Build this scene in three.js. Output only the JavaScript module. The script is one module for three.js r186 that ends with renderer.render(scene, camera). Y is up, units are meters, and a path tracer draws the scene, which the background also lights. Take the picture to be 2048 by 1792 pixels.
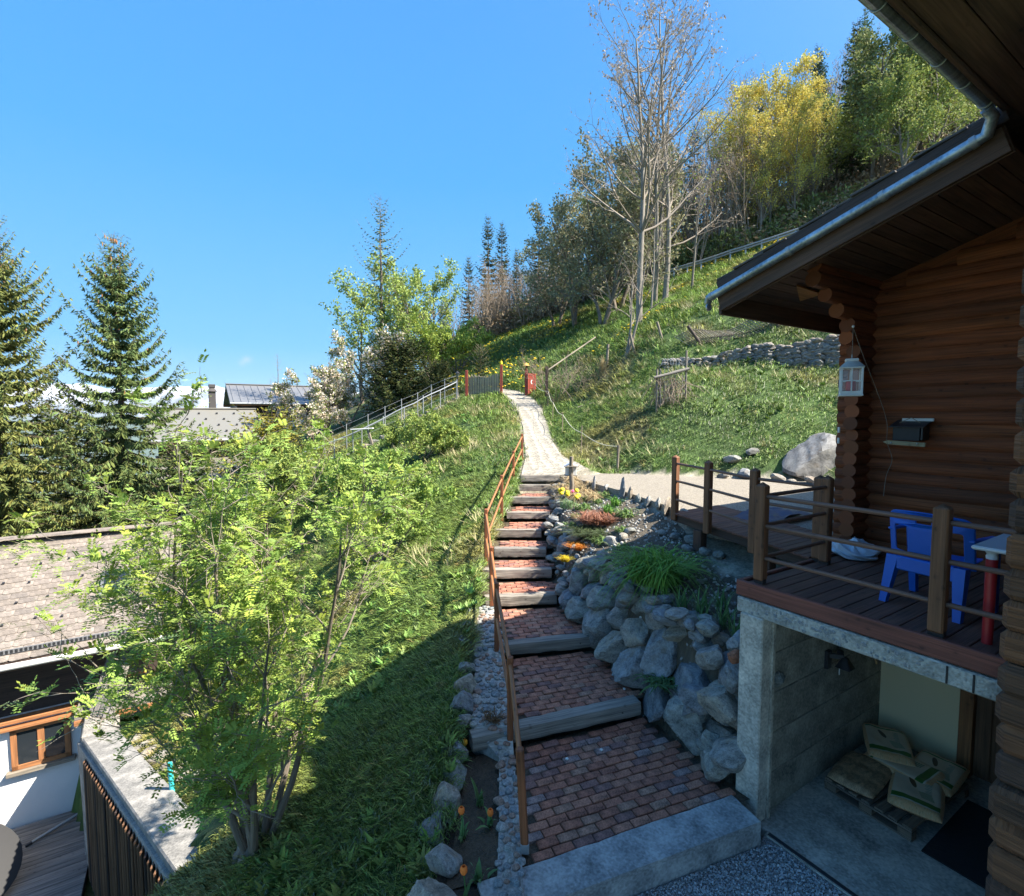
import * as THREE from 'three';
import { mergeGeometries, toCreasedNormals } from 'three/addons/utils/BufferGeometryUtils.js';

// ---------- camera, sky, sun, exposure ----------
// The photographer's eye is the origin: x right, y up, z towards the viewer (so "Z forward" in the tables below is -z). Units are metres.
const scene = new THREE.Scene();
const camera = new THREE.PerspectiveCamera(82.37, 1024 / 896, 0.05, 30000);
camera.rotation.x = -0.06436;
const EXPOSURE = 3.2;
const renderer = new THREE.WebGLRenderer({ antialias: true });
renderer.toneMapping = THREE.LinearToneMapping;
renderer.toneMappingExposure = EXPOSURE;
renderer.shadowMap.enabled = true;

const SUN = new THREE.Vector3(0.92, 1, 0.2).normalize();
const sun = new THREE.DirectionalLight(new THREE.Color().setRGB(1, 0.93, 0.8), 5);
sun.position.copy(SUN).multiplyScalar(120); sun.castShadow = true;
Object.assign(sun.shadow.camera, { left: -60, right: 60, top: 60, bottom: -60, near: 1, far: 400 });
sun.shadow.mapSize.set(4096, 4096);
scene.add(sun, sun.target);

function mulberry(a) { return () => { a |= 0; a = a + 0x6D2B79F5 | 0; let t = Math.imul(a ^ a >>> 15, 1 | a); t = t + Math.imul(t ^ t >>> 7, 61 | t) ^ t; return ((t ^ t >>> 14) >>> 0) / 4294967296; }; }
const hash = (x, y, s) => { let h = Math.imul(x, 374761393) ^ Math.imul(y, 668265263) ^ Math.imul(s, 2246822519); h = Math.imul(h ^ h >>> 13, 1274126177); return ((h ^ h >>> 16) >>> 0) / 4294967296; };
const lerp = (a, b, t) => a + (b - a) * t, clamp = (x, a, b) => Math.min(b, Math.max(a, x));
const sstep = (a, b, x) => { const t = clamp((x - a) / (b - a), 0, 1); return t * t * (3 - 2 * t); };
function vn(x, y, s = 0, px = 0, py = 0) {          // value noise, periodic where px / py are given
  const xi = Math.floor(x), yi = Math.floor(y), fx = x - xi, fy = y - yi, u = fx * fx * (3 - 2 * fx), v = fy * fy * (3 - 2 * fy);
  const w = (a, p) => p ? ((a % p) + p) % p : a;
  const x0 = w(xi, px), x1 = w(xi + 1, px), y0 = w(yi, py), y1 = w(yi + 1, py);
  return lerp(lerp(hash(x0, y0, s), hash(x1, y0, s), u), lerp(hash(x0, y1, s), hash(x1, y1, s), u), v);
}
function fbm(x, y, s = 0, o = 4, px = 0, py = 0) { let a = 0.5, r = 0, t = 0; for (let i = 0; i < o; i++) { r += a * vn(x, y, s + i, px, py); t += a; a *= 0.5; x *= 2; y *= 2; px *= 2; py *= 2; } return r / t; }

{ // clear spring sky: deep blue overhead, paler towards the horizon, a soft brightening round the sun, one wisp of cloud
  const W = 1024, Hh = 512, d = new Float32Array(W * Hh * 4), dir = new THREE.Vector3();
  const mix = (a, b, t) => [lerp(a[0], b[0], t), lerp(a[1], b[1], t), lerp(a[2], b[2], t)];
  for (let j = 0; j < Hh; j++) for (let i = 0; i < W; i++) {
    const th = ((j + 0.5) / Hh - 0.5) * Math.PI, ph = ((i + 0.5) / W - 0.5) * 2 * Math.PI;
    dir.set(Math.cos(th) * Math.cos(ph), Math.sin(th), Math.cos(th) * Math.sin(ph));
    const y = dir.y, k = clamp(y, 0, 1);
    let c = k < 0.12 ? mix([0.5, 0.82, 1.05], [0.24, 0.65, 1.1], k / 0.12) : k < 0.4 ? mix([0.24, 0.65, 1.1], [0.12, 0.49, 1.07], (k - 0.12) / 0.28) : k < 0.65 ? mix([0.12, 0.49, 1.07], [0.105, 0.41, 1.03], (k - 0.4) / 0.25) : mix([0.105, 0.41, 1.03], [0.1, 0.38, 0.98], (k - 0.65) / 0.35);
    if (y < 0) c = mix(c, [0.3, 0.33, 0.3], sstep(0, 0.12, -y));
    const g = Math.max(0, dir.dot(SUN)), glow = 0.9 * Math.pow(g, 4) + 2.2 * Math.pow(g, 20);
    c = [c[0] + glow * 0.75, c[1] + glow * 0.75, c[2] + glow * 0.72];
    const ax = Math.atan2(dir.x, -dir.z), cl = Math.max(0, fbm(ax * 260, y * 420, 31, 4) - 0.5) * 2 * Math.max(0, 1 - Math.hypot((ax + 0.473) / 0.012, (y - 0.0905) / 0.006));
    c = mix(c, [0.9, 0.93, 0.95], clamp(cl * 6, 0, 0.85));
    const o = (j * W + i) * 4; d[o] = c[0] / EXPOSURE; d[o + 1] = c[1] / EXPOSURE; d[o + 2] = c[2] / EXPOSURE; d[o + 3] = 1;
  }
  const t = new THREE.DataTexture(d, W, Hh, THREE.RGBAFormat, THREE.FloatType);
  t.mapping = THREE.EquirectangularReflectionMapping; t.magFilter = t.minFilter = THREE.LinearFilter; t.wrapS = THREE.RepeatWrapping; t.needsUpdate = true;
  scene.background = t; scene.environment = t;
}

// ---------- naming ----------
const taken = {};
function numbered(n) { taken[n] = (taken[n] ?? -1) + 1; return taken[n] ? n + '_' + String(taken[n]).padStart(3, '0') : n; }
function shade(o) { o.traverse(c => { if (c.isMesh) { c.castShadow = true; c.receiveShadow = true; } }); return o; }
function thing(name, label, category, group) { const g = new THREE.Group(); g.name = numbered(name); g.userData = { label, category }; if (group) g.userData.group = group; scene.add(g); return g; }
function part(parent, name, geo, mat, label) { const m = new THREE.Mesh(geo, mat); m.name = name; m.castShadow = m.receiveShadow = true; if (label) m.userData.label = label; parent.add(m); return m; }
function solo(name, geo, mat, label, category, group) { const m = part(scene, numbered(name), geo, mat); m.userData = { label, category }; if (group) m.userData.group = group; return m; }
function struct(name, geo, mat, label) { const m = geo ? part(scene, numbered(name), geo, mat) : new THREE.Group(); if (!geo) { m.name = numbered(name); scene.add(m); } m.userData = { kind: 'structure', label }; return m; }
function copyOf(o, label) { const c = o.clone(); c.userData = { ...o.userData }; if (label) c.userData.label = label; c.name = numbered(o.name.replace(/_\d{3}$/, '')); scene.add(c); return c; }
function partCopy(parent, src, name) { const m = src.clone(); m.name = name ?? src.name; parent.add(m); return m; }

// ---------- geometry ----------
const V = (x, y, Z) => new THREE.Vector3(x, y, -Z);                  // x right, y up, Z forward
const v3 = (x, y, z) => new THREE.Vector3(x, y, z);
const TH = 32.35 * Math.PI / 180, CU = Math.cos(TH), SU = Math.sin(TH);
const XZ = (u, v) => [u * CU - v * SU, u * SU + v * CU];              // the chalets' own axes: u along the ridge, v along the gable wall
const UV = (X, Z) => [X * CU + Z * SU, -X * SU + Z * CU];
const W = (u, e, v) => { const [x, z] = XZ(u, v); return V(x, e, z); };
const HL = (u, e, v) => new THREE.Vector3(u, e, -v);                  // point inside a group turned by TH
function houseGroup(g, u = 0, e = 0, v = 0) { g.rotation.y = TH; g.position.copy(W(u, e, v)); return g; }

class MB {                                                           // collects faces, builds one geometry
  constructor() { this.p = []; this.n = []; this.t = []; this.c = []; this.i = []; }
  vert(p, n, u, v, c) { this.p.push(p.x, p.y, p.z); this.n.push(n.x, n.y, n.z); this.t.push(u, v); if (c) this.c.push(c[0], c[1], c[2]); return this.p.length / 3 - 1; }
  tri(a, b, c, col) { const n = new THREE.Vector3().crossVectors(b.clone().sub(a), c.clone().sub(a)).normalize(); const i = this.vert(a, n, a.x, a.y, col); this.vert(b, n, b.x, b.y, col); this.vert(c, n, c.x, c.y, col); this.i.push(i, i + 1, i + 2); return this; }
  quad(a, b, c, d, col, uw, uh) {
    const n = new THREE.Vector3().crossVectors(b.clone().sub(a), d.clone().sub(a)).normalize(), w = uw ?? a.distanceTo(b), h = uh ?? a.distanceTo(d);
    const i = this.vert(a, n, 0, 0, col); this.vert(b, n, w, 0, col); this.vert(c, n, w, h, col); this.vert(d, n, 0, h, col); this.i.push(i, i + 1, i + 2, i, i + 2, i + 3); return this;
  }
  kite(p, dir, side, len, wid, col, fold = 0, nrm) {                  // one leaf blade
    const nr = nrm ?? _a.crossVectors(side, dir).normalize(); const k = this.p.length / 3, q = this.p, m = 0.45;
    q.push(p.x, p.y, p.z, p.x + dir.x * len * m + side.x * wid, p.y + dir.y * len * m + side.y * wid + fold, p.z + dir.z * len * m + side.z * wid, p.x + dir.x * len, p.y + dir.y * len, p.z + dir.z * len, p.x + dir.x * len * m - side.x * wid, p.y + dir.y * len * m - side.y * wid + fold, p.z + dir.z * len * m - side.z * wid);
    for (let j = 0; j < 4; j++) { this.n.push(nr.x, nr.y, nr.z); this.t.push(0, 0); this.c.push(col[0], col[1], col[2]); }
    this.i.push(k, k + 1, k + 2, k, k + 2, k + 3); return this;
  }
  tube(pts, rad, sides = 6, cap = true, col) {
    const n = pts.length, R = i => Array.isArray(rad) ? rad[Math.min(i, rad.length - 1)] : rad; let nx = null, len = 0, prev = -1; const first = this.p.length / 3;
    for (let i = 0; i < n; i++) {
      const t = pts[Math.min(i + 1, n - 1)].clone().sub(pts[Math.max(i - 1, 0)]).normalize();
      if (!nx) nx = Math.abs(t.y) < 0.9 ? new THREE.Vector3(0, 1, 0) : new THREE.Vector3(1, 0, 0);
      nx.sub(t.clone().multiplyScalar(nx.dot(t))).normalize(); const ny = new THREE.Vector3().crossVectors(t, nx), r = R(i);
      if (i) len += pts[i].distanceTo(pts[i - 1]);
      const row = this.p.length / 3;
      for (let k = 0; k <= sides; k++) { const a = k / sides * 2 * Math.PI, d = nx.clone().multiplyScalar(Math.cos(a)).addScaledVector(ny, Math.sin(a)); this.vert(pts[i].clone().addScaledVector(d, r), d, len, k / sides * 6.28 * r, col); }
      if (i) for (let k = 0; k < sides; k++) this.i.push(prev + k, row + k + 1, row + k, prev + k, prev + k + 1, row + k + 1);
      prev = row;
    }
    if (cap) for (const [row, c, s] of [[first, pts[0], -1], [prev, pts[n - 1], 1]]) {
      const o = pts[s > 0 ? n - 1 : 0].clone().sub(pts[s > 0 ? n - 2 : 1]).normalize(); const ci = this.vert(c, o, 0, 0, col); const ring = [];
      for (let k = 0; k <= sides; k++) { const j = (row + k) * 3; ring.push(this.vert(v3(this.p[j], this.p[j + 1], this.p[j + 2]), o, 0, 0, col)); }
      for (let k = 0; k < sides; k++) s > 0 ? this.i.push(ci, ring[k], ring[k + 1]) : this.i.push(ci, ring[k + 1], ring[k]);
    }
    return this;
  }
  geo(g, m, col) {
    if (m) { g = g.clone(); g.applyMatrix4(m); } const b = this.p.length / 3, P = g.attributes.position, N = g.attributes.normal, T = g.attributes.uv;
    for (let i = 0; i < P.count; i++) { this.p.push(P.getX(i), P.getY(i), P.getZ(i)); this.n.push(N.getX(i), N.getY(i), N.getZ(i)); this.t.push(T ? T.getX(i) : 0, T ? T.getY(i) : 0); if (col) this.c.push(col[0], col[1], col[2]); }
    if (g.index) for (let i = 0; i < g.index.count; i++) this.i.push(b + g.index.getX(i)); else for (let i = 0; i < P.count; i++) this.i.push(b + i);
    return this;
  }
  box(x0, x1, y0, y1, z0, z1, c = 0.004, col) { return this.geo(cbox(Math.abs(x1 - x0), Math.abs(y1 - y0), Math.abs(z1 - z0), c), M4((x0 + x1) / 2, (y0 + y1) / 2, (z0 + z1) / 2), col); }
  beam(a, b, w, h, c = 0.004, col) { return this.geo(beam(a, b, w, h, c), null, col); }
  build() {
    const g = new THREE.BufferGeometry(); g.setAttribute('position', new THREE.Float32BufferAttribute(this.p, 3)); g.setAttribute('normal', new THREE.Float32BufferAttribute(this.n, 3)); g.setAttribute('uv', new THREE.Float32BufferAttribute(this.t, 2));
    if (this.c.length === this.p.length && this.c.length) g.setAttribute('color', new THREE.Float32BufferAttribute(this.c, 3)); g.setIndex(this.i); return g;
  }
}
const _a = new THREE.Vector3();
const M4 = (x, y, z, rx = 0, ry = 0, rz = 0, sx = 1, sy = sx, sz = sx) => new THREE.Matrix4().compose(v3(x, y, z), new THREE.Quaternion().setFromEuler(new THREE.Euler(rx, ry, rz, 'YXZ')), v3(sx, sy, sz));
function cbox(w, h, d, c = 0.004, off = 0) {                          // box with all edges chamfered, uv in metres along its longest side
  c = Math.min(c, w / 3, h / 3, d / 3); const X = w / 2, Y = h / 2, Z = d / 2, P = {}, out = [];
  for (const a of [-1, 1]) for (const b of [-1, 1]) for (const e of [-1, 1]) P[[a, b, e]] = [v3(a * X, b * (Y - c), e * (Z - c)), v3(a * (X - c), b * Y, e * (Z - c)), v3(a * (X - c), b * (Y - c), e * Z)];
  const poly = []; const S = [-1, 1];
  for (const s of S) { poly.push([P[[s, -1, -1]][0], P[[s, 1, -1]][0], P[[s, 1, 1]][0], P[[s, -1, 1]][0]], [P[[-1, s, -1]][1], P[[1, s, -1]][1], P[[1, s, 1]][1], P[[-1, s, 1]][1]], [P[[-1, -1, s]][2], P[[1, -1, s]][2], P[[1, 1, s]][2], P[[-1, 1, s]][2]]); }
  for (const a of S) for (const b of S) { poly.push([P[[a, b, -1]][0], P[[a, b, 1]][0], P[[a, b, 1]][1], P[[a, b, -1]][1]], [P[[a, -1, b]][0], P[[a, 1, b]][0], P[[a, 1, b]][2], P[[a, -1, b]][2]], [P[[-1, a, b]][1], P[[1, a, b]][1], P[[1, a, b]][2], P[[-1, a, b]][2]]); for (const e of S) poly.push([P[[a, b, e]][0], P[[a, b, e]][1], P[[a, b, e]][2]]); }
  const pos = [], nor = [], uv = [], L = [w, h, d]; const n = new THREE.Vector3(), m = new THREE.Vector3();
  for (const q of poly) {
    n.crossVectors(q[1].clone().sub(q[0]), q[2].clone().sub(q[0])).normalize(); m.set(0, 0, 0); q.forEach(p => m.add(p)); if (n.dot(m) < 0) { q.reverse(); n.negate(); }
    const an = [Math.abs(n.x), Math.abs(n.y), Math.abs(n.z)], ax = an.indexOf(Math.max(...an)), [i, j] = [0, 1, 2].filter(k => k !== ax).sort((p, r) => L[r] - L[p]);
    for (let k = 1; k + 1 < q.length; k++) for (const p of [q[0], q[k], q[k + 1]]) { pos.push(p.x, p.y, p.z); nor.push(n.x, n.y, n.z); const a = p.toArray(); uv.push(a[i] + off, a[j] + off * 0.7 + ax * 0.31); }
  }
  const g = new THREE.BufferGeometry(); g.setAttribute('position', new THREE.Float32BufferAttribute(pos, 3)); g.setAttribute('normal', new THREE.Float32BufferAttribute(nor, 3)); g.setAttribute('uv', new THREE.Float32BufferAttribute(uv, 2)); return g;
}
function beam(a, b, w, h, c = 0.004, off) {                           // box from a to b; w is its level width, h its height
  const d = b.clone().sub(a), L = d.length(), x = d.clone().normalize(), up = Math.abs(x.y) > 0.99 ? v3(0, 0, 1) : v3(0, 1, 0), z = new THREE.Vector3().crossVectors(x, up).normalize(), y = new THREE.Vector3().crossVectors(z, x);
  return cbox(L, h, w, c, off ?? (a.x * 1.7 + a.y * 2.3 + a.z * 0.9) % 5).applyMatrix4(new THREE.Matrix4().makeBasis(x, y, z).setPosition(a.clone().add(b).multiplyScalar(0.5)));
}
const icos = {};
function rock(seed, sx, sy, sz, detail = 3, planes = 13, rough = 0.06) {   // a stone: a ball cut by random planes, then roughened
  const r = mulberry(seed * 7919 + 13), g = new THREE.IcosahedronGeometry(1, detail), P = g.attributes.position, pl = [], d = new THREE.Vector3(), uv = new Float32Array(P.count * 2);
  for (let i = 0; i < planes; i++) { const z = r() * 2 - 1, a = r() * 6.283, q = Math.sqrt(1 - z * z); pl.push([v3(q * Math.cos(a), z, q * Math.sin(a)), 0.54 + r() * 0.26]); }
  const ox = r() * 50;
  for (let i = 0; i < P.count; i++) {
    d.fromBufferAttribute(P, i).normalize(); let k = 1.02;
    for (const [n, h] of pl) { const c = d.dot(n); if (c > 0.05) k = Math.min(k, h / c); }
    k *= 1 + (fbm(d.x * 3 + ox + d.z * 1.7, d.y * 3 + d.z * 2.1, seed, 3) - 0.5) * rough * 2.4; P.setXYZ(i, d.x * k * sx, d.y * k * sy, d.z * k * sz); uv[i * 2] = (d.x + d.z * 0.6) * sx * 1.2 + ox; uv[i * 2 + 1] = (d.y + d.z * 0.4) * sy * 1.2;
  }
  g.setAttribute('uv', new THREE.BufferAttribute(uv, 2)); const o = toCreasedNormals(g, 0.32), Q = o.attributes.position, U = o.attributes.uv, A = v3(0, 0, 0), B = v3(0, 0, 0), C = v3(0, 0, 0), sc = sx > 0.9 ? 0.36 : 1.2; for (let i = 0; i < Q.count; i += 3) { A.fromBufferAttribute(Q, i); B.fromBufferAttribute(Q, i + 1).sub(A); C.fromBufferAttribute(Q, i + 2).sub(A); B.cross(C); const ax = Math.abs(B.x), ay = Math.abs(B.y), az = Math.abs(B.z); for (let j = i; j < i + 3; j++) { const x = Q.getX(j), y = Q.getY(j), z = Q.getZ(j); if (ax > ay && ax > az) U.setXY(j, z * sc + ox, y * sc); else if (ay > az) U.setXY(j, x * sc + ox, z * sc + 0.4); else U.setXY(j, x * sc + ox, y * sc + 0.7); } } return o;
}
function lathe(pts, seg = 16) { return new THREE.LatheGeometry(pts.map(p => new THREE.Vector2(p[0], p[1])), seg); }

// ---------- textures and materials (colour, grain and wear only) ----------
function tex(n, metres, fn, data) {
  const a = new Uint8Array(n * n * 4), enc = x => 255 * (x <= 0.0031308 ? 12.92 * x : 1.055 * Math.pow(x, 1 / 2.4) - 0.055);
  for (let j = 0; j < n; j++) for (let i = 0; i < n; i++) { const c = fn(i / n, j / n), o = (j * n + i) * 4; for (let k = 0; k < 3; k++) { const x = clamp(Array.isArray(c) ? c[k] : c, 0, 1); a[o + k] = data ? x * 255 : enc(x); } a[o + 3] = 255; }
  const t = new THREE.DataTexture(a, n, n); t.wrapS = t.wrapT = THREE.RepeatWrapping; t.magFilter = THREE.LinearFilter; t.minFilter = THREE.LinearMipmapLinearFilter; t.generateMipmaps = true; if (!data) t.colorSpace = THREE.SRGBColorSpace;
  t.repeat.set(1 / (metres[0] ?? metres), 1 / (metres[1] ?? metres)); t.needsUpdate = true; return t;
}
const grey = (g, w = 0) => [g * (1 + w), g, g * (1 - w)];
const T = {
  grain: tex(512, [1.6, 0.4], (u, v) => { let kn = 0; for (let q = 0; q < 7; q++) { let du = Math.abs(u - hash(q, 1, 77)), dv = Math.abs(v - hash(q, 2, 77)); du = Math.min(du, 1 - du); dv = Math.min(dv, 1 - dv); kn += Math.exp(-(du * du * 9000 + dv * dv * 900)); } const s = fbm(u * 4 + kn, v * 48 + kn * 2, 3, 4, 4, 48) - kn * 0.5, k = fbm(u * 3, v * 5, 9, 3, 3, 5), c = Math.pow(vn(u * 6, v * 90, 17, 6, 90), 6); return grey(clamp(0.35 + s * 0.55 + (k - 0.5) * 0.5 - c * 0.3, 0.08, 1), 0.05 * (k - 0.4)); }),
  grainB: tex(512, [1.6, 0.4], (u, v) => fbm(u * 4, v * 64, 5, 4, 4, 64) * (1 - 0.6 * Math.pow(vn(u * 6, v * 90, 17, 6, 90), 6)), true),
  mottle: tex(512, 1.1, (u, v) => { const a = fbm(u * 6, v * 6, 21, 5, 6, 6), b = fbm(u * 60, v * 60, 25, 2, 60, 60); return grey(clamp(0.45 + (a - 0.5) * 0.75 + (b - 0.5) * 0.5 + 0.2, 0.1, 1), 0.04 * (a - 0.5)); }),
  mottleB: tex(512, 1.1, (u, v) => 0.55 * fbm(u * 12, v * 12, 27, 5, 12, 12) + 0.45 * fbm(u * 90, v * 90, 29, 2, 90, 90), true),
  stone: tex(512, 0.9, (u, v) => { const w = fbm(u * 4, v * 4, 41, 4, 4, 4), s = fbm(u * 7 + w * 3, v * 13 + w * 4, 45, 5, 7, 13), l = sstep(0.58, 0.72, fbm(u * 8, v * 8, 49, 5, 8, 8)), k = sstep(0.6, 0.75, fbm(u * 5, v * 5, 147, 5, 5, 5)), f = fbm(u * 70, v * 70, 47, 2, 70, 70); const g = clamp(0.16 + s * 0.8 + (f - 0.5) * 0.45, 0.06, 1); return [lerp(lerp(g, 0.85, l * 0.4), 0.6, k * 0.35), lerp(lerp(g, 0.84, l * 0.38), 0.42, k * 0.35), lerp(lerp(g * 1.02, 0.78, l * 0.36), 0.25, k * 0.35)]; }),
  stoneB: tex(512, 0.9, (u, v) => 0.6 * fbm(u * 9, v * 15, 45, 5, 9, 15) + 0.4 * fbm(u * 50, v * 50, 53, 2, 50, 50), true),
  gravel: tex(512, 1.0, (u, v) => pebble(u, v, 46, 61)[0]), gravelB: tex(512, 1.0, (u, v) => pebble(u, v, 46, 61)[1], true),
  soil: tex(512, 2.3, (u, v) => { const a = fbm(u * 9, v * 9, 71, 5, 9, 9), b = fbm(u * 80, v * 80, 73, 2, 80, 80); const g = 0.35 + a * 0.6 + (b - 0.5) * 0.5; return [g, g * 0.97, g * 0.9]; }),
  bark: tex(256, [1.2, 0.5], (u, v) => { const s = fbm(u * 5, v * 20, 81, 4, 5, 20); return grey(clamp(0.25 + s * 0.85, 0, 1), 0.03); }),
  speck: tex(512, 0.35, (u, v) => { const a = fbm(u * 40, v * 40, 91, 3, 40, 40), b = fbm(u * 5, v * 5, 93, 3, 5, 5); return grey(clamp(0.5 + (a - 0.5) * 0.7 + (b - 0.5) * 0.6, 0.1, 1), 0.05 * (b - 0.5)); }),
};
function pebble(u, v, n, s) {                                       // cells with rounded tops: fine chippings
  let best = 9, second = 9, id = 0; const x = u * n, y = v * n, xi = Math.floor(x), yi = Math.floor(y);
  for (let j = -1; j <= 1; j++) for (let i = -1; i <= 1; i++) { const cx = xi + i, cy = yi + j, wx = ((cx % n) + n) % n, wy = ((cy % n) + n) % n, px = cx + hash(wx, wy, s), py = cy + hash(wx, wy, s + 1), d = Math.hypot(px - x, py - y); if (d < best) { second = best; best = d; id = hash(wx, wy, s + 2); } else if (d < second) second = d; }
  const e = sstep(0, 0.35, second - best), t = 0.45 + 0.5 * id; return [[t * 1.0, t * 0.98, t * (0.9 + 0.12 * hash(Math.floor(id * 999), 3, s))], e * (0.5 + 0.5 * id)];
}
const rgb = (r, g, b) => new THREE.Color().setRGB(r, g, b);
function mat(col, o = {}) { return new THREE.MeshStandardMaterial({ color: rgb(...col), roughness: 0.85, metalness: 0, ...o }); }
const wood = (c, o) => mat(c, { map: T.grain, bumpMap: T.grainB, bumpScale: 0.003, roughness: 0.75, ...o });
const conc = (c, o) => mat(c, { map: T.mottle, bumpMap: T.mottleB, bumpScale: 0.004, roughness: 0.92, ...o });
const stoneM = (c, o) => mat(c, { map: T.stone, bumpMap: T.stoneB, bumpScale: 0.012, roughness: 0.85, ...o });
const leafMat = (o = {}) => new THREE.MeshPhysicalMaterial({ color: 0xffffff, vertexColors: true, side: THREE.DoubleSide, roughness: 0.8, transmission: 0.35, thickness: 0, specularIntensity: 0.3, ...o });
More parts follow.
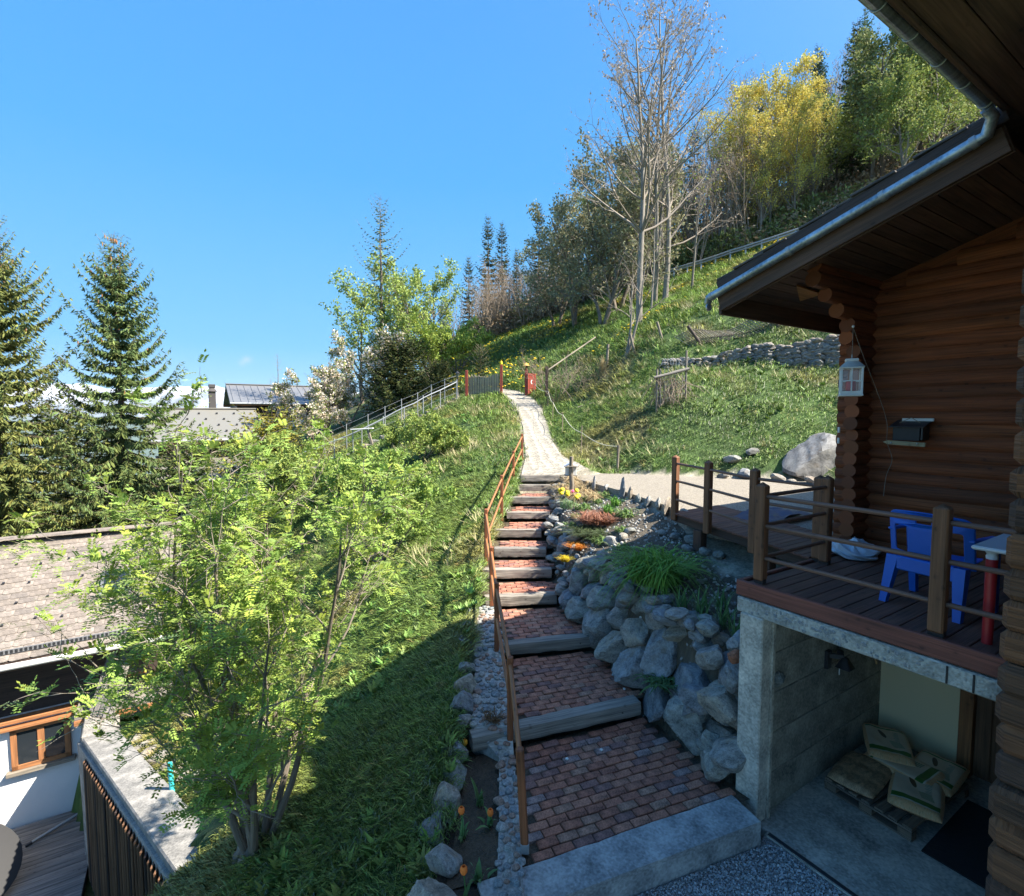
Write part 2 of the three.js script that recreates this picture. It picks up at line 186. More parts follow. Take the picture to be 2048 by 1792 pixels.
const M = {
  logs: [[0.34, 0.095, 0.029], [0.3, 0.084, 0.027], [0.38, 0.113, 0.034], [0.24, 0.072, 0.025]].map(c => wood(c, { bumpScale: 0.006 })),
  logDark: [[0.17, 0.075, 0.042], [0.2, 0.088, 0.048], [0.12, 0.056, 0.034]].map(c => wood(c, { bumpScale: 0.006 })),
  logNear: [[0.18, 0.09, 0.05], [0.15, 0.082, 0.055], [0.3, 0.13, 0.06], [0.2, 0.095, 0.05]].map(c => wood(c, { bumpScale: 0.012, roughness: 0.9 })),
  soffit: [[0.17, 0.09, 0.065], [0.15, 0.08, 0.058], [0.2, 0.105, 0.072]].map(c => wood(c)),
  fascia: wood([0.14, 0.075, 0.05]), palePly: wood([0.62, 0.3, 0.1]),
  zinc: mat([0.5, 0.56, 0.62], { metalness: 0.7, roughness: 0.36, map: T.mottle }),
  galv: mat([0.36, 0.37, 0.38], { metalness: 0.5, roughness: 0.45 }),
  deck: [[0.22, 0.09, 0.06], [0.19, 0.08, 0.055], [0.25, 0.105, 0.068]].map(c => wood(c)),
  rail: wood([0.28, 0.12, 0.055]), railDark: wood([0.16, 0.075, 0.045]), railBar: wood([0.25, 0.13, 0.09], { roughness: 0.6 }),
  stairRail: wood([0.36, 0.12, 0.045], { roughness: 0.6 }), stairBar: wood([0.46, 0.19, 0.075], { roughness: 0.55 }),
  fasciaRed: wood([0.28, 0.09, 0.06]),
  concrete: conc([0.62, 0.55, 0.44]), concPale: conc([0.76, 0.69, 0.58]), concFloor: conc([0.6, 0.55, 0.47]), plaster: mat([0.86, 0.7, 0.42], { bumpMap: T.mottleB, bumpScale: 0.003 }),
  bricks: [[0.55, 0.225, 0.145], [0.6, 0.265, 0.175], [0.48, 0.19, 0.125], [0.54, 0.29, 0.2], [0.36, 0.18, 0.15], [0.46, 0.31, 0.28]].map(c => mat(c, { map: T.speck, bumpMap: T.mottleB, bumpScale: 0.004, roughness: 0.9 })),
  sleeper: [[0.4, 0.36, 0.31], [0.44, 0.39, 0.34], [0.36, 0.33, 0.29]].map(c => wood(c, { bumpScale: 0.01, roughness: 0.95 })),
  stones: [[0.35, 0.36, 0.36], [0.41, 0.4, 0.37], [0.29, 0.305, 0.32], [0.45, 0.41, 0.34], [0.37, 0.38, 0.345]].map(c => stoneM(c)),
  warmStones: [[0.36, 0.31, 0.25], [0.3, 0.27, 0.23], [0.38, 0.35, 0.3], [0.27, 0.27, 0.25]].map(c => stoneM(c)),
  pebbles: [[0.52, 0.36, 0.28], [0.5, 0.5, 0.49], [0.42, 0.44, 0.46], [0.6, 0.57, 0.52], [0.48, 0.3, 0.22], [0.36, 0.4, 0.42]].map(c => mat(c, { map: T.speck, roughness: 0.7 })),
  redStone: stoneM([0.5, 0.2, 0.11]), mortar: conc([0.5, 0.49, 0.46]),
  soil: mat([0.11, 0.08, 0.055], { map: T.soil, bumpMap: T.mottleB, bumpScale: 0.03 }),
  gravelPale: mat([0.42, 0.375, 0.31], { map: T.gravel, bumpMap: T.gravelB, bumpScale: 0.012 }),
  gravelGrey: mat([0.46, 0.46, 0.46], { map: T.gravel, bumpMap: T.gravelB, bumpScale: 0.015 }),
  slabs: [[0.52, 0.47, 0.385], [0.485, 0.44, 0.36], [0.55, 0.5, 0.415]].map(c => mat(c, { map: T.speck, bumpMap: T.mottleB, bumpScale: 0.003, roughness: 0.9 })),
  bark: mat([0.22, 0.185, 0.15], { map: T.bark, bumpMap: T.grainB, bumpScale: 0.01 }), barkPale: mat([0.29, 0.265, 0.23], { map: T.bark, bumpMap: T.grainB, bumpScale: 0.006 }), barkDark: mat([0.13, 0.10, 0.085], { map: T.bark, bumpMap: T.grainB, bumpScale: 0.01 }), twig: mat([0.3, 0.25, 0.2], { roughness: 1 }), twigGrey: mat([0.23, 0.195, 0.16], { roughness: 1 }), twigBrown: mat([0.25, 0.195, 0.145], { roughness: 1 }),
  leaf: leafMat(), needle: leafMat({ transmission: 0.12 }), grassB: leafMat({ transmission: 0.3, roughness: 0.55, specularIntensity: 0.6 }),
  slates: [[0.29, 0.24, 0.2], [0.32, 0.265, 0.225], [0.255, 0.215, 0.185], [0.35, 0.295, 0.25]].map(c => mat(c, { map: T.mottle, bumpMap: T.mottleB, bumpScale: 0.004, roughness: 0.85 })),
  roofSlate: [[0.1, 0.085, 0.078], [0.13, 0.11, 0.1]].map(c => mat(c, { map: T.mottle, roughness: 0.8 })),
  white: mat([0.7, 0.69, 0.68], { bumpMap: T.mottleB, bumpScale: 0.008 }), whitePaint: mat([0.66, 0.65, 0.62], { roughness: 0.5 }),
  winWood: wood([0.5, 0.21, 0.08]), dark: mat([0.015, 0.015, 0.017], { roughness: 0.6 }), black: mat([0.03, 0.03, 0.035], { roughness: 0.5 }),
  glass: mat([0.02, 0.025, 0.03], { roughness: 0.06, metalness: 0.0 }),
  oldConcrete: conc([0.36, 0.34, 0.31]), chimney: mat([0.06, 0.055, 0.055]), metalRoof: mat([0.2, 0.2, 0.205], { roughness: 0.5, metalness: 0.35 }), metalRoofTan: mat([0.2, 0.19, 0.165], { roughness: 0.55, metalness: 0.2 }),
  greyWood: [[0.3, 0.27, 0.25], [0.35, 0.31, 0.28], [0.26, 0.235, 0.22]].map(c => wood(c, { roughness: 0.95 })), oldWood: wood([0.34, 0.29, 0.23], { roughness: 1 }), picket: wood([0.66, 0.54, 0.38]), darkWood: wood([0.07, 0.042, 0.033]), brownWood: wood([0.26, 0.13, 0.065]),
  blue: mat([0.012, 0.11, 0.5], { roughness: 0.42, bumpMap: T.mottleB, bumpScale: 0.001 }), red: mat([0.42, 0.022, 0.028], { roughness: 0.4 }), tableWhite: mat([0.6, 0.63, 0.68], { roughness: 0.3 }),
  gateRed: wood([0.36, 0.06, 0.035], { roughness: 0.55 }), yellow: mat([0.85, 0.6, 0.03]), orange: mat([0.85, 0.2, 0.03]), green: mat([0.06, 0.16, 0.04]),
};
// ---------- the lie of the land ----------
const STEPS = [[-3.75, -0.15, 3.55, 2.30, 4.50], [-3.54, -0.43, 5.40, 1.59, 6.11], [-3.33, -0.42, 7.16, 1.22, 7.51], [-3.12, -0.46, 8.59, 0.78, 8.74], [-2.91, -0.55, 9.46, 0.75, 9.50], [-2.70, -0.36, 10.22, 0.69, 10.22], [-2.49, -0.38, 10.97, 0.64, 10.97], [-2.28, -0.12, 11.88, 0.89, 11.88], [-2.07, -0.06, 12.77, 0.99, 12.77], [-1.86, 0.2, 13.55, 1.03, 13.55], [-1.65, 0.24, 13.90, 1.3, 13.92]];
const stepZ = (k, X) => { const [, x0, z0, x1, z1] = STEPS[k]; return z0 + (z1 - z0) * (X - x0) / (x1 - x0); };
function poly1(arr, z) { if (z <= arr[0][0]) return arr[0][1]; for (let i = 1; i < arr.length; i++) if (z < arr[i][0]) return lerp(arr[i - 1][1], arr[i][1], (z - arr[i - 1][0]) / (arr[i][0] - arr[i - 1][0])); return arr[arr.length - 1][1]; }
const WALLBASE = [[3.9, 2.35], [4.9, 2.3], [6.35, 1.62], [7.5, 1.26], [8.75, 0.8], [10.2, 0.72], [11, 0.68], [12, 0.92], [13.6, 1.06], [14, 1.3]];   // foot of the stone wall: x by Z
const STAIRLEFT = [[3.5, -0.62], [5.5, -0.62], [7.3, -0.6], [8.6, -0.5], [9.5, -0.56], [10.3, -0.4], [11, -0.4], [11.9, -0.14], [12.8, -0.08], [13.6, 0.18], [14, 0.22]];
function treadAt(X, Z) {                                            // level of the stair at a point, or null beside it
  if (Z > 13.95 || X < poly1(STAIRLEFT, Z) || X > poly1(WALLBASE, Z) + 0.06) return null;
  if (Z < stepZ(0, X)) return X > -0.5 && Z > -3 ? -4.0 : null;
  let k = 0; while (k < 10 && Z >= stepZ(k + 1, X)) k++;
  return STEPS[k][0];
}
const PATH = [[13.9, 0.25, 1.4, -1.65], [14.3, 0.28, 2.15, -1.56], [14.8, 0.34, 2.05, -1.44], [15.57, 0.42, 1.5, -1.24], [17.01, 0.4, 1.36, -0.87], [18.73, 0.4, 1.3, -0.42], [21.32, 0.2, 1.24, 0.25], [23.5, -0.24, 0.94, 0.81], [25.2, -0.8, 0.4, 1.15], [27.5, -2.2, -1.1, 1.5]];   // Z, left x, right x, level
const pathRow = Z => { for (let i = 1; i < PATH.length; i++) if (Z <= PATH[i][0]) { const a = PATH[i - 1], b = PATH[i], t = clamp((Z - a[0]) / (b[0] - a[0]), 0, 1); return [lerp(a[1], b[1], t), lerp(a[2], b[2], t), lerp(a[3], b[3], t)]; } return null; };
const CTRL = [
  [-0.9, -3.85, 4.5], [-0.95, -3.5, 6.3], [-0.95, -3.22, 8.4], [-0.85, -2.8, 10.2], [-0.55, -2.35, 12], [-0.1, -1.8, 13.8], [-1.36, -3.52, 7.37], [-2.25, -4.09, 7.28], [-2.92, -4.48, 7.16], [-2.2, -4.15, 4.6], [-4.6, -5.7, 6.0], [-3.2, -4.9, 3], [-1.3, -4.3, 3],
  [-6.3, -6.3, 9], [-7.4, -6.4, 11], [-7.5, -6.3, 13.2], [-3, -3.4, 12], [-6, -4.9, 14], [-2, -2.6, 13.2], [-3, -1.35, 18], [-9, -4.6, 18], [0.1, 0.9, 24], [-2.2, 0.78, 24.5], [0.2, -0.95, 17], [0.3, -0.5, 18.7], [-0.1, 0.2, 21.3], [-6.35, -1.4, 22.5], [-12.2, -3.9, 21.7],
  [1.8, -0.75, 17.2], [1.9, -0.2, 19], [2.2, 0.5, 21.5], [2.3, 1.6, 25], [2.6, -1.45, 15.2], [3.8, -1.66, 14], [5.5, -1.68, 13.5], [7.6, -1.6, 12.6], [4, -1.68, 10.5], [6, -1.68, 10], [9.5, -1.5, 11], [5, -1.68, 8.5], [4.9, 0.28, 16], [7.6, 0.25, 15.2], [9.5, 1.8, 17], [6.8, 1.85, 18.3], [11, 1.7, 16.1], [10, 0.3, 14.2], [12.5, 1.6, 14.5],
  [6.6, 2.45, 19.2], [9.4, 2.9, 18.2], [11.3, 2.85, 17.2], [13.5, 3.4, 17], [4.6, 2.6, 22], [6.2, 4.45, 25.7], [8.5, 6.4, 29.8], [15, 10.1, 34],
  [1.85, -2.45, 6.6], [1.35, -2.4, 9.2], [1.3, -2.05, 11.8], [1.45, -1.78, 13.3], [2.45, -2.6, 5.3], [2.5, -2.3, 7], [2.4, -2.0, 9], [2.45, -1.74, 11], [3.4, -2.25, 6.4], [4.2, -1.95, 7.6], [-11, -7.5, 17]];
function planeH(X, Z) { const L = 45 + 1.2 * Math.max(0, X + 5), d = Z - L, zs = Z - (d > 0 ? d - 15 * (1 - Math.exp(-d / 15)) * 0.5 : 0); return -4.86 + 0.39 * X + 0.268 * zs; }
const kern = d => { const a = 1.732 * d / 4.5; return (1 + a) * Math.exp(-a); };
const CW = (() => {                                                 // weights that make the surface pass through the points above
  const n = CTRL.length, A = CTRL.map((p, i) => [...CTRL.map((q, j) => kern(Math.hypot(p[0] - q[0], p[2] - q[2])) + (i === j ? 0.002 : 0)), p[1] - planeH(p[0], p[2])]);
  for (let c = 0; c < n; c++) { let b = c; for (let r = c + 1; r < n; r++) if (Math.abs(A[r][c]) > Math.abs(A[b][c])) b = r; [A[c], A[b]] = [A[b], A[c]]; for (let r = 0; r < n; r++) if (r !== c) { const f = A[r][c] / A[c][c]; if (f) for (let k = c; k <= n; k++) A[r][k] -= f * A[c][k]; } }
  return A.map((r, i) => r[n] / r[i]);
})();
const RETU = v => -2.0 + (12.4 - v) * 0.29;                        // the neighbour's retaining wall: u by v
function baseH(X, Z) { let h = planeH(X, Z); if (X > -25 && X < 30 && Z > -10 && Z < 50) for (let i = 0; i < CTRL.length; i++) { const d = Math.hypot(X - CTRL[i][0], Z - CTRL[i][2]); if (d < 25) h += CW[i] * kern(d); } return h; }
function H(X, Z) {
  let h = baseH(X, Z); const [u, v] = UV(X, Z);
  if (Z < 40) h += (fbm(X * 0.9, Z * 0.9, 5, 3) - 0.5) * 0.22 * (X > 1.5 && Z < 14.2 ? 0.25 : 1);
  if (u > 6.2 && v > 2.9 && Z < 15) { const k = sstep(-1.66, -1.3, h); h = lerp(Math.min(h, -1.69), h, k); }
  if (Z < 14.2 && Z > 3) { const bx = poly1(WALLBASE, Z), t = [0, -0.2, -0.36].map(d => treadAt(Math.min(X, bx), Z + d)).filter(q => q !== null); if (t.length) { const lo = Math.min(...t) - 0.09, d = X - bx; h = d <= 0 ? Math.min(h, lo) : lerp(Math.min(h, lo), h, sstep(-0.05, 0.5, d)); } }
  const p = pathRow(Z); if (p && Z >= 14.03) { const d = Math.max(p[0] - X, X - p[1]); h = lerp(p[2] - 0.03, h, sstep(0.0, 0.6, d)); }
  if (u > 4.3 && v < 3.0) h = -4.35;
  else if (Z < 5 && X > -0.3 && Z < stepZ(0, X) + 0.3) h = Math.min(h, -4.06);
  if (u < RETU(v) + 0.3 && v > 6.3 && v < 22 && u > -16) h = Math.min(h, lerp(-8.85, h, sstep(18, 22, v)));
  return h;
}
const inGravel = (X, Z) => { const [u, v] = UV(X, Z); return v > 2.9 && Z < 14.6 && X > poly1([[8.0, 3.0], [9.2, 2.85], [11, 2.42], [13.7, 1.7], [14.6, 1.9]], Z) && H(X, Z) < -1.6 && u > 6.3; };
const inBed = (X, Z) => Z > 4.8 && Z < 13.9 && X > poly1(WALLBASE, Z) && !inGravel(X, Z) && X < 5;
{ // one sheet of ground: fine near the house, coarse far away
  const axis = (lo, a, b, hi, f, mid) => { const s = []; let x = a, st = f; while (x > lo) { st *= 1.16; x -= st; s.unshift(Math.max(x, lo)); } for (x = a; x < b; x += f) s.push(x); for (const [m0, m1] of mid) { const k = s.filter(q => q >= m0 && q <= m1); for (let i = 0; i + 1 < k.length; i++) s.push((k[i] + k[i + 1]) / 2); } st = f; x = b; while (x < hi) { s.push(x); st *= 1.16; x += st; } s.push(hi); return [...new Set(s)].sort((p, q) => p - q); };
  const xs = axis(-900, -9, 13, 700, 0.24, [[-2, 4.5]]), zs = axis(-60, 2.5, 27, 1300, 0.24, [[3.4, 14.5]]), m = new MB();
  const N = new THREE.Vector3();
  for (const z of zs) for (const x of xs) {
    const h = H(x, z), e = 0.1, near = Math.abs(x) < 30 && z < 60; N.set(H(x - e, z) - H(x + e, z), 2 * e, H(x, z + e) - H(x, z - e)).normalize(); if (!near) N.set(-0.39, 1, 0.26).normalize();
    const g = inGravel(x, z) && near, b = near && inBed(x, z), n = fbm(x * 0.7, z * 0.7, 77, 4), dry = sstep(0.52, 0.68, fbm(x * 0.55 + 9, z * 0.55, 78, 4));
    let c = [lerp(0.085, 0.17, dry) * (0.7 + 0.6 * n), lerp(0.155, 0.16, dry) * (0.7 + 0.6 * n), lerp(0.04, 0.07, dry)];
    if (z > 60 || x < -40) c = [0.05, 0.085, 0.03]; if (b || (near && treadAt(x, z) !== null)) c = [0.13, 0.11, 0.085]; if (g) c = [0.5, 0.46, 0.39]; { const q = z >= 13.9 && z < 27 && pathRow(z); if (q && x > q[0] - 0.1 && x < q[1] + 0.1) c = [0.36, 0.33, 0.27]; }
    m.vert(V(x, h, z), N, x, z, c);
  }
  const w = xs.length; for (let j = 0; j + 1 < zs.length; j++) for (let i = 0; i + 1 < w; i++) { const a = j * w + i; m.i.push(a, a + 1, a + w + 1, a, a + w + 1, a + w); }
  struct('ground', m.build(), new THREE.MeshStandardMaterial({ vertexColors: true, map: T.soil, bumpMap: T.mottleB, bumpScale: 0.03, roughness: 1 }), 'sloping grassy hillside with planted beds and worn soil');
}
{ // valley floor and the snowy range beyond it
  const g = new THREE.PlaneGeometry(22000, 22000, 1, 1).rotateX(-Math.PI / 2).translate(0, -420, 0); struct('valley_floor', g, mat([0.07, 0.1, 0.06]), 'wide valley floor far below the hillside');
  const m = new MB(), nx = 260, ny = 44, P = [];
  for (let j = 0; j <= ny; j++) for (let i = 0; i <= nx; i++) {
    const t = i / nx, ang = lerp(-1.15, 0.35, t), s = j / ny, r = lerp(6200, 9600, s), rid = fbm(t * 26, 3.3, 201, 5), mass = fbm(t * 7, 1.7, 203, 3), n = fbm(t * 60, s * 14, 207, 5);
    const prof = Math.pow(Math.sin(Math.min(1, s * 1.25) * Math.PI / 2), 1.3) * (s > 0.85 ? 1 - (s - 0.85) * 2 : 1), top = 400 + 150 * (rid - 0.5) + 220 * (mass - 0.5), gul = Math.abs(fbm(t * 50 + n * 2, s * 5, 209, 4) - 0.5) * 2;
    P.push([V(Math.sin(ang) * r, -430 + (top + 430) * prof - gul * 170 * Math.sin(s * Math.PI) + (n - 0.5) * 70, Math.cos(ang) * r), n, gul, rid]);
  }
  const idx = (i, j) => j * (nx + 1) + i;
  for (let j = 0; j <= ny; j++) for (let i = 0; i <= nx; i++) {
    const a = P[idx(Math.max(0, i - 1), j)][0], b = P[idx(Math.min(nx, i + 1), j)][0], c = P[idx(i, Math.max(0, j - 1))][0], d = P[idx(i, Math.min(ny, j + 1))][0], N = new THREE.Vector3().crossVectors(b.clone().sub(a), d.clone().sub(c)); if (N.y < 0) N.negate(); N.normalize();
    const [p, n, gul] = P[idx(i, j)], snow = sstep(40, 190, p.y + (n - 0.5) * 760 - gul * 320 + (1 - N.y) * -120), f = 1 - snow, rock = sstep(-120, 60, p.y);
    m.vert(p, N, 0, 0, [lerp(lerp(0.06, 0.15, rock), 0.36, snow), lerp(lerp(0.085, 0.17, rock), 0.37, snow), lerp(lerp(0.06, 0.2, rock), 0.4, snow)]);
  }
  for (let j = 0; j < ny; j++) for (let i = 0; i < nx; i++) m.i.push(idx(i, j), idx(i + 1, j), idx(i + 1, j + 1), idx(i, j), idx(i + 1, j + 1), idx(i, j + 1));
  struct('mountain_range', m.build(), new THREE.MeshStandardMaterial({ vertexColors: true, roughness: 0.95 }), 'long snow covered mountain range across the valley');
}
{ // gravel: pale chippings on the terrace, grey pebbles at the foot of the stair
  const sheet = (name, label, poly, e, m, nseg) => { const s = new THREE.Shape(poly.map(([x, z]) => new THREE.Vector2(x, z))), g = new THREE.ExtrudeGeometry(s, { depth: 0.3, bevelEnabled: false }); g.rotateX(-Math.PI / 2).translate(0, e - 0.3, 0); return struct(name, g, m, label); };
  const t = sheet('gravel_terrace', 'pale gravel terrace between the paved path and the deck', [[1.32, 13.92], [1.7, 13.3], [2.48, 11], [2.86, 9.3], [2.95, 8.4], XZ(7.0, 5.6), XZ(7.2, 3.2), XZ(12, 3.2), [11, 10.2], [9, 12.0], [7.6, 12.9], [5.5, 13.9], [3.8, 14.35], [2.3, 14.6]], -1.665, M.gravelPale);
  sheet('gravel_yard', 'grey gravel at the foot of the brick stairs', [[-0.6, 2.2], XZ(4.52, -0.5), XZ(4.52, 2.62), [2.3, 4.52], [-0.6, 3.42]], -3.985, M.gravelGrey);
  const r = mulberry(5), geo = rock(3, 0.011, 0.007, 0.009, 0, 6), n = 9000, im = new THREE.InstancedMesh(geo, mat([1, 1, 1], { roughness: 0.8 }), n), mm = new THREE.Matrix4(); let k = 0;
  while (k < n) { const u = 0.5 + r() * 4, v = 0.8 + r() * 3, [X, Z] = XZ(u, v); if (Z > stepZ(0, X) - 0.02 || Z < 3.2 || X < 0.2 || u > 4.47) continue; const s = 0.7 + r() * 0.9; im.setMatrixAt(k, M4(X, -3.98 + r() * 0.008, -Z, r() * 3, r() * 6, r() * 3, s)); const c = 0.2 + r() * 0.3; im.setColorAt(k, rgb(c, c * 1.01, c * (0.98 + r() * 0.1))); k++; }
  im.name = 'gravel_pebbles'; im.userData = { kind: 'stuff', label: 'loose grey pebbles in front of the concrete step', category: 'gravel' }; im.castShadow = im.receiveShadow = true; scene.add(im);
}
// ---------- the stairs ----------
{
  const r = mulberry(11);
  STEPS.forEach(([e, x0, z0, x1, z1], k) => {
    const a = V(x0, e, z0), b = V(x1, e, z1), d = b.clone().sub(a).normalize(), back = new THREE.Vector3().crossVectors(v3(0, 1, 0), d), dep = k === 0 ? 0.36 : k === 10 ? 0.15 : 0.17, h = k === 0 ? 0.3 : 0.15 + r() * 0.03;
    a.addScaledVector(back, dep / 2).y -= h / 2; b.addScaledVector(back, dep / 2).y -= h / 2;
    const words = ['wide grey concrete block step at the foot of the brick stairs', 'second step up, long weathered sleeper with dry roots at its end', 'third step up, sleeper with its upper face in shade', 'fourth step up, sleeper crossed by the shadow edge', 'fifth step up, long sleeper with the cracked left end', 'sixth step up, short pale sleeper', 'seventh step up, sleeper ending at a blue stone', 'eighth step up, sleeper beside the yellow daffodils', 'ninth step up, sleeper next to the dry grass', 'tenth step up, sleeper just under the landing', 'top step, sleeper edging the paved landing'];
    const o = thing('stair_sleeper', words[k], 'step', 'sleepers of the brick stairs'); const m = k === 0 ? conc([0.44, 0.45, 0.45]) : M.sleeper[k % 3];
    const bg = new THREE.BoxGeometry(a.distanceTo(b), h, dep, 40, 5, 5), BP = bg.attributes.position, BU = bg.attributes.uv, LX = a.distanceTo(b); for (let i = 0; i < BP.count; i++) { const x = BP.getX(i), y = BP.getY(i), z = BP.getZ(i), ey = Math.abs(y) / (h / 2), ez = Math.abs(z) / (dep / 2), rd = ey > 0.9 && ez > 0.9 ? 1 - (k ? 0.035 : 0.025) * (0.6 + 0.8 * fbm(x * 9 + k * 7, y * 3 + z * 5, 5, 3)) : 1, nz = (fbm(x * 5 + k * 11, y * 14 + z * 9, 6, 4) - 0.5) * (k ? 0.022 : 0.012); BP.setXYZ(i, x + (Math.abs(x) > LX / 2 - 0.001 ? nz : 0), y * rd + nz * (ey > 0.9 ? Math.sign(y) : 0.2), z * rd + nz * (ez > 0.9 ? Math.sign(z) : 0.2)); BU.setXY(i, x + k * 0.7, (Math.abs(y) > h / 2 - 0.02 ? z : y) + k * 0.31); } bg.computeVertexNormals(); const sd = toCreasedNormals(bg, 0.6); { const xd = b.clone().sub(a).normalize(), zd = new THREE.Vector3().crossVectors(xd, v3(0, 1, 0)).normalize(); sd.applyMatrix4(new THREE.Matrix4().makeBasis(xd, v3(0, 1, 0), zd).setPosition(a.clone().add(b).multiplyScalar(0.5))); }
    part(o, k ? 'sleeper_beam' : 'step_block', sd, m);
    if (k === 0) { o.userData.group = undefined; delete o.userData.group; o.name = numbered('concrete_step'); }
    else for (const q of [0.12, 0.88]) { const p = a.clone().lerp(b, q).addScaledVector(back, -dep / 2); part(o, 'spike', new THREE.CylinderGeometry(0.011, 0.011, 0.012, 8).rotateX(Math.PI / 2).translate(p.x, p.y, p.z), M.barkDark); }
  });
  const BL = [[[0.12, 3.6], [0.02, 5.5]], [[0.02, 5.5], [-0.1, 7.2]], [[-0.1, 7.2], [-0.28, 8.6]]];
  const bl = 0.2, bw = 0.1, j = 0.01, shapes = [0, 1, 2, 3].map(i => cbox(bl - j, 0.06, bw - j, 0.006, i * 0.37)), half = cbox(bl / 2 - j, 0.06, bw - j, 0.006);
  for (let k = 0; k < 9; k++) {
    const [e, x0, z0, x1, z1] = STEPS[k], S = STEPS[k + 1], g = struct('brick_tread', null, null, `red brick paving of stair tread number ${k + 1} from the bottom`);
    const rot = Math.atan2(z1 - z0, x1 - x0), dx = Math.cos(rot), dz = Math.sin(rot), dep = k ? 0.17 : 0.36, ox = x0 - dz * dep, oz = z0 + dx * dep;
    const bed = new MB(), lx = zz => k < 3 ? lerp(BL[k][0][0], BL[k][1][0], clamp((zz - BL[k][0][1]) / (BL[k][1][1] - BL[k][0][1]), 0, 1)) : poly1(STAIRLEFT, zz) + 0.12;
    const rows = Math.ceil(2.6 / bw), cols = Math.ceil(3.4 / bl);
    for (let a = 0; a < rows; a++) for (let b = -4; b < cols; b++) {
      const lx0 = (b + (a % 2) * 0.5) * bl + (hash(a, k, 3) - 0.5) * 0.02, lz0 = (a + 0.55) * bw, X = ox + dx * lx0 - dz * lz0, Z = oz + dz * lx0 + dx * lz0;
      if (Z > stepZ(k + 1, X) - 0.035 || X < lx(Z) + bl * 0.35 || X > poly1(WALLBASE, Z) - (k === 0 ? 0.12 : 0.0)) continue;
      const q = part(g, 'brick', shapes[Math.floor(r() * 4)], M.bricks[k === 0 ? [0, 1, 2, 3, 4, 4, 5, 0, 2][Math.floor(r() * 9)] : [0, 1, 2, 3, 0, 1, 4][Math.floor(r() * 7)]]);
      q.position.set(X, e - 0.036 + (r() - 0.5) * 0.014 - (fbm(X * 2.5, Z * 2.5, 8, 2) - 0.5) * 0.03, -Z); q.rotation.set((r() - 0.5) * 0.06, rot + (r() - 0.5) * 0.05, (r() - 0.5) * 0.06);
    }
    const c = [[lx(z0) - 0.05, z0 + dep - 0.05], [poly1(WALLBASE, z1) + 0.15, z1 + dep * 0.6]], A = V(ox - 0.25, e - 0.03, oz - 0.05), Bq = V(x1 + 0.2, e - 0.03, stepZ(k, x1 + 0.2) + dep * 0.8), Cq = V(S[3] + 0.25, e - 0.03, stepZ(k + 1, S[3] + 0.25) + 0.05), Dq = V(S[1] - 0.05, e - 0.03, stepZ(k + 1, S[1] - 0.05) + 0.05);
    bed.quad(A, Bq, Cq, Dq); part(g, 'sand_bed', bed.build(), M.soil);
  }
}
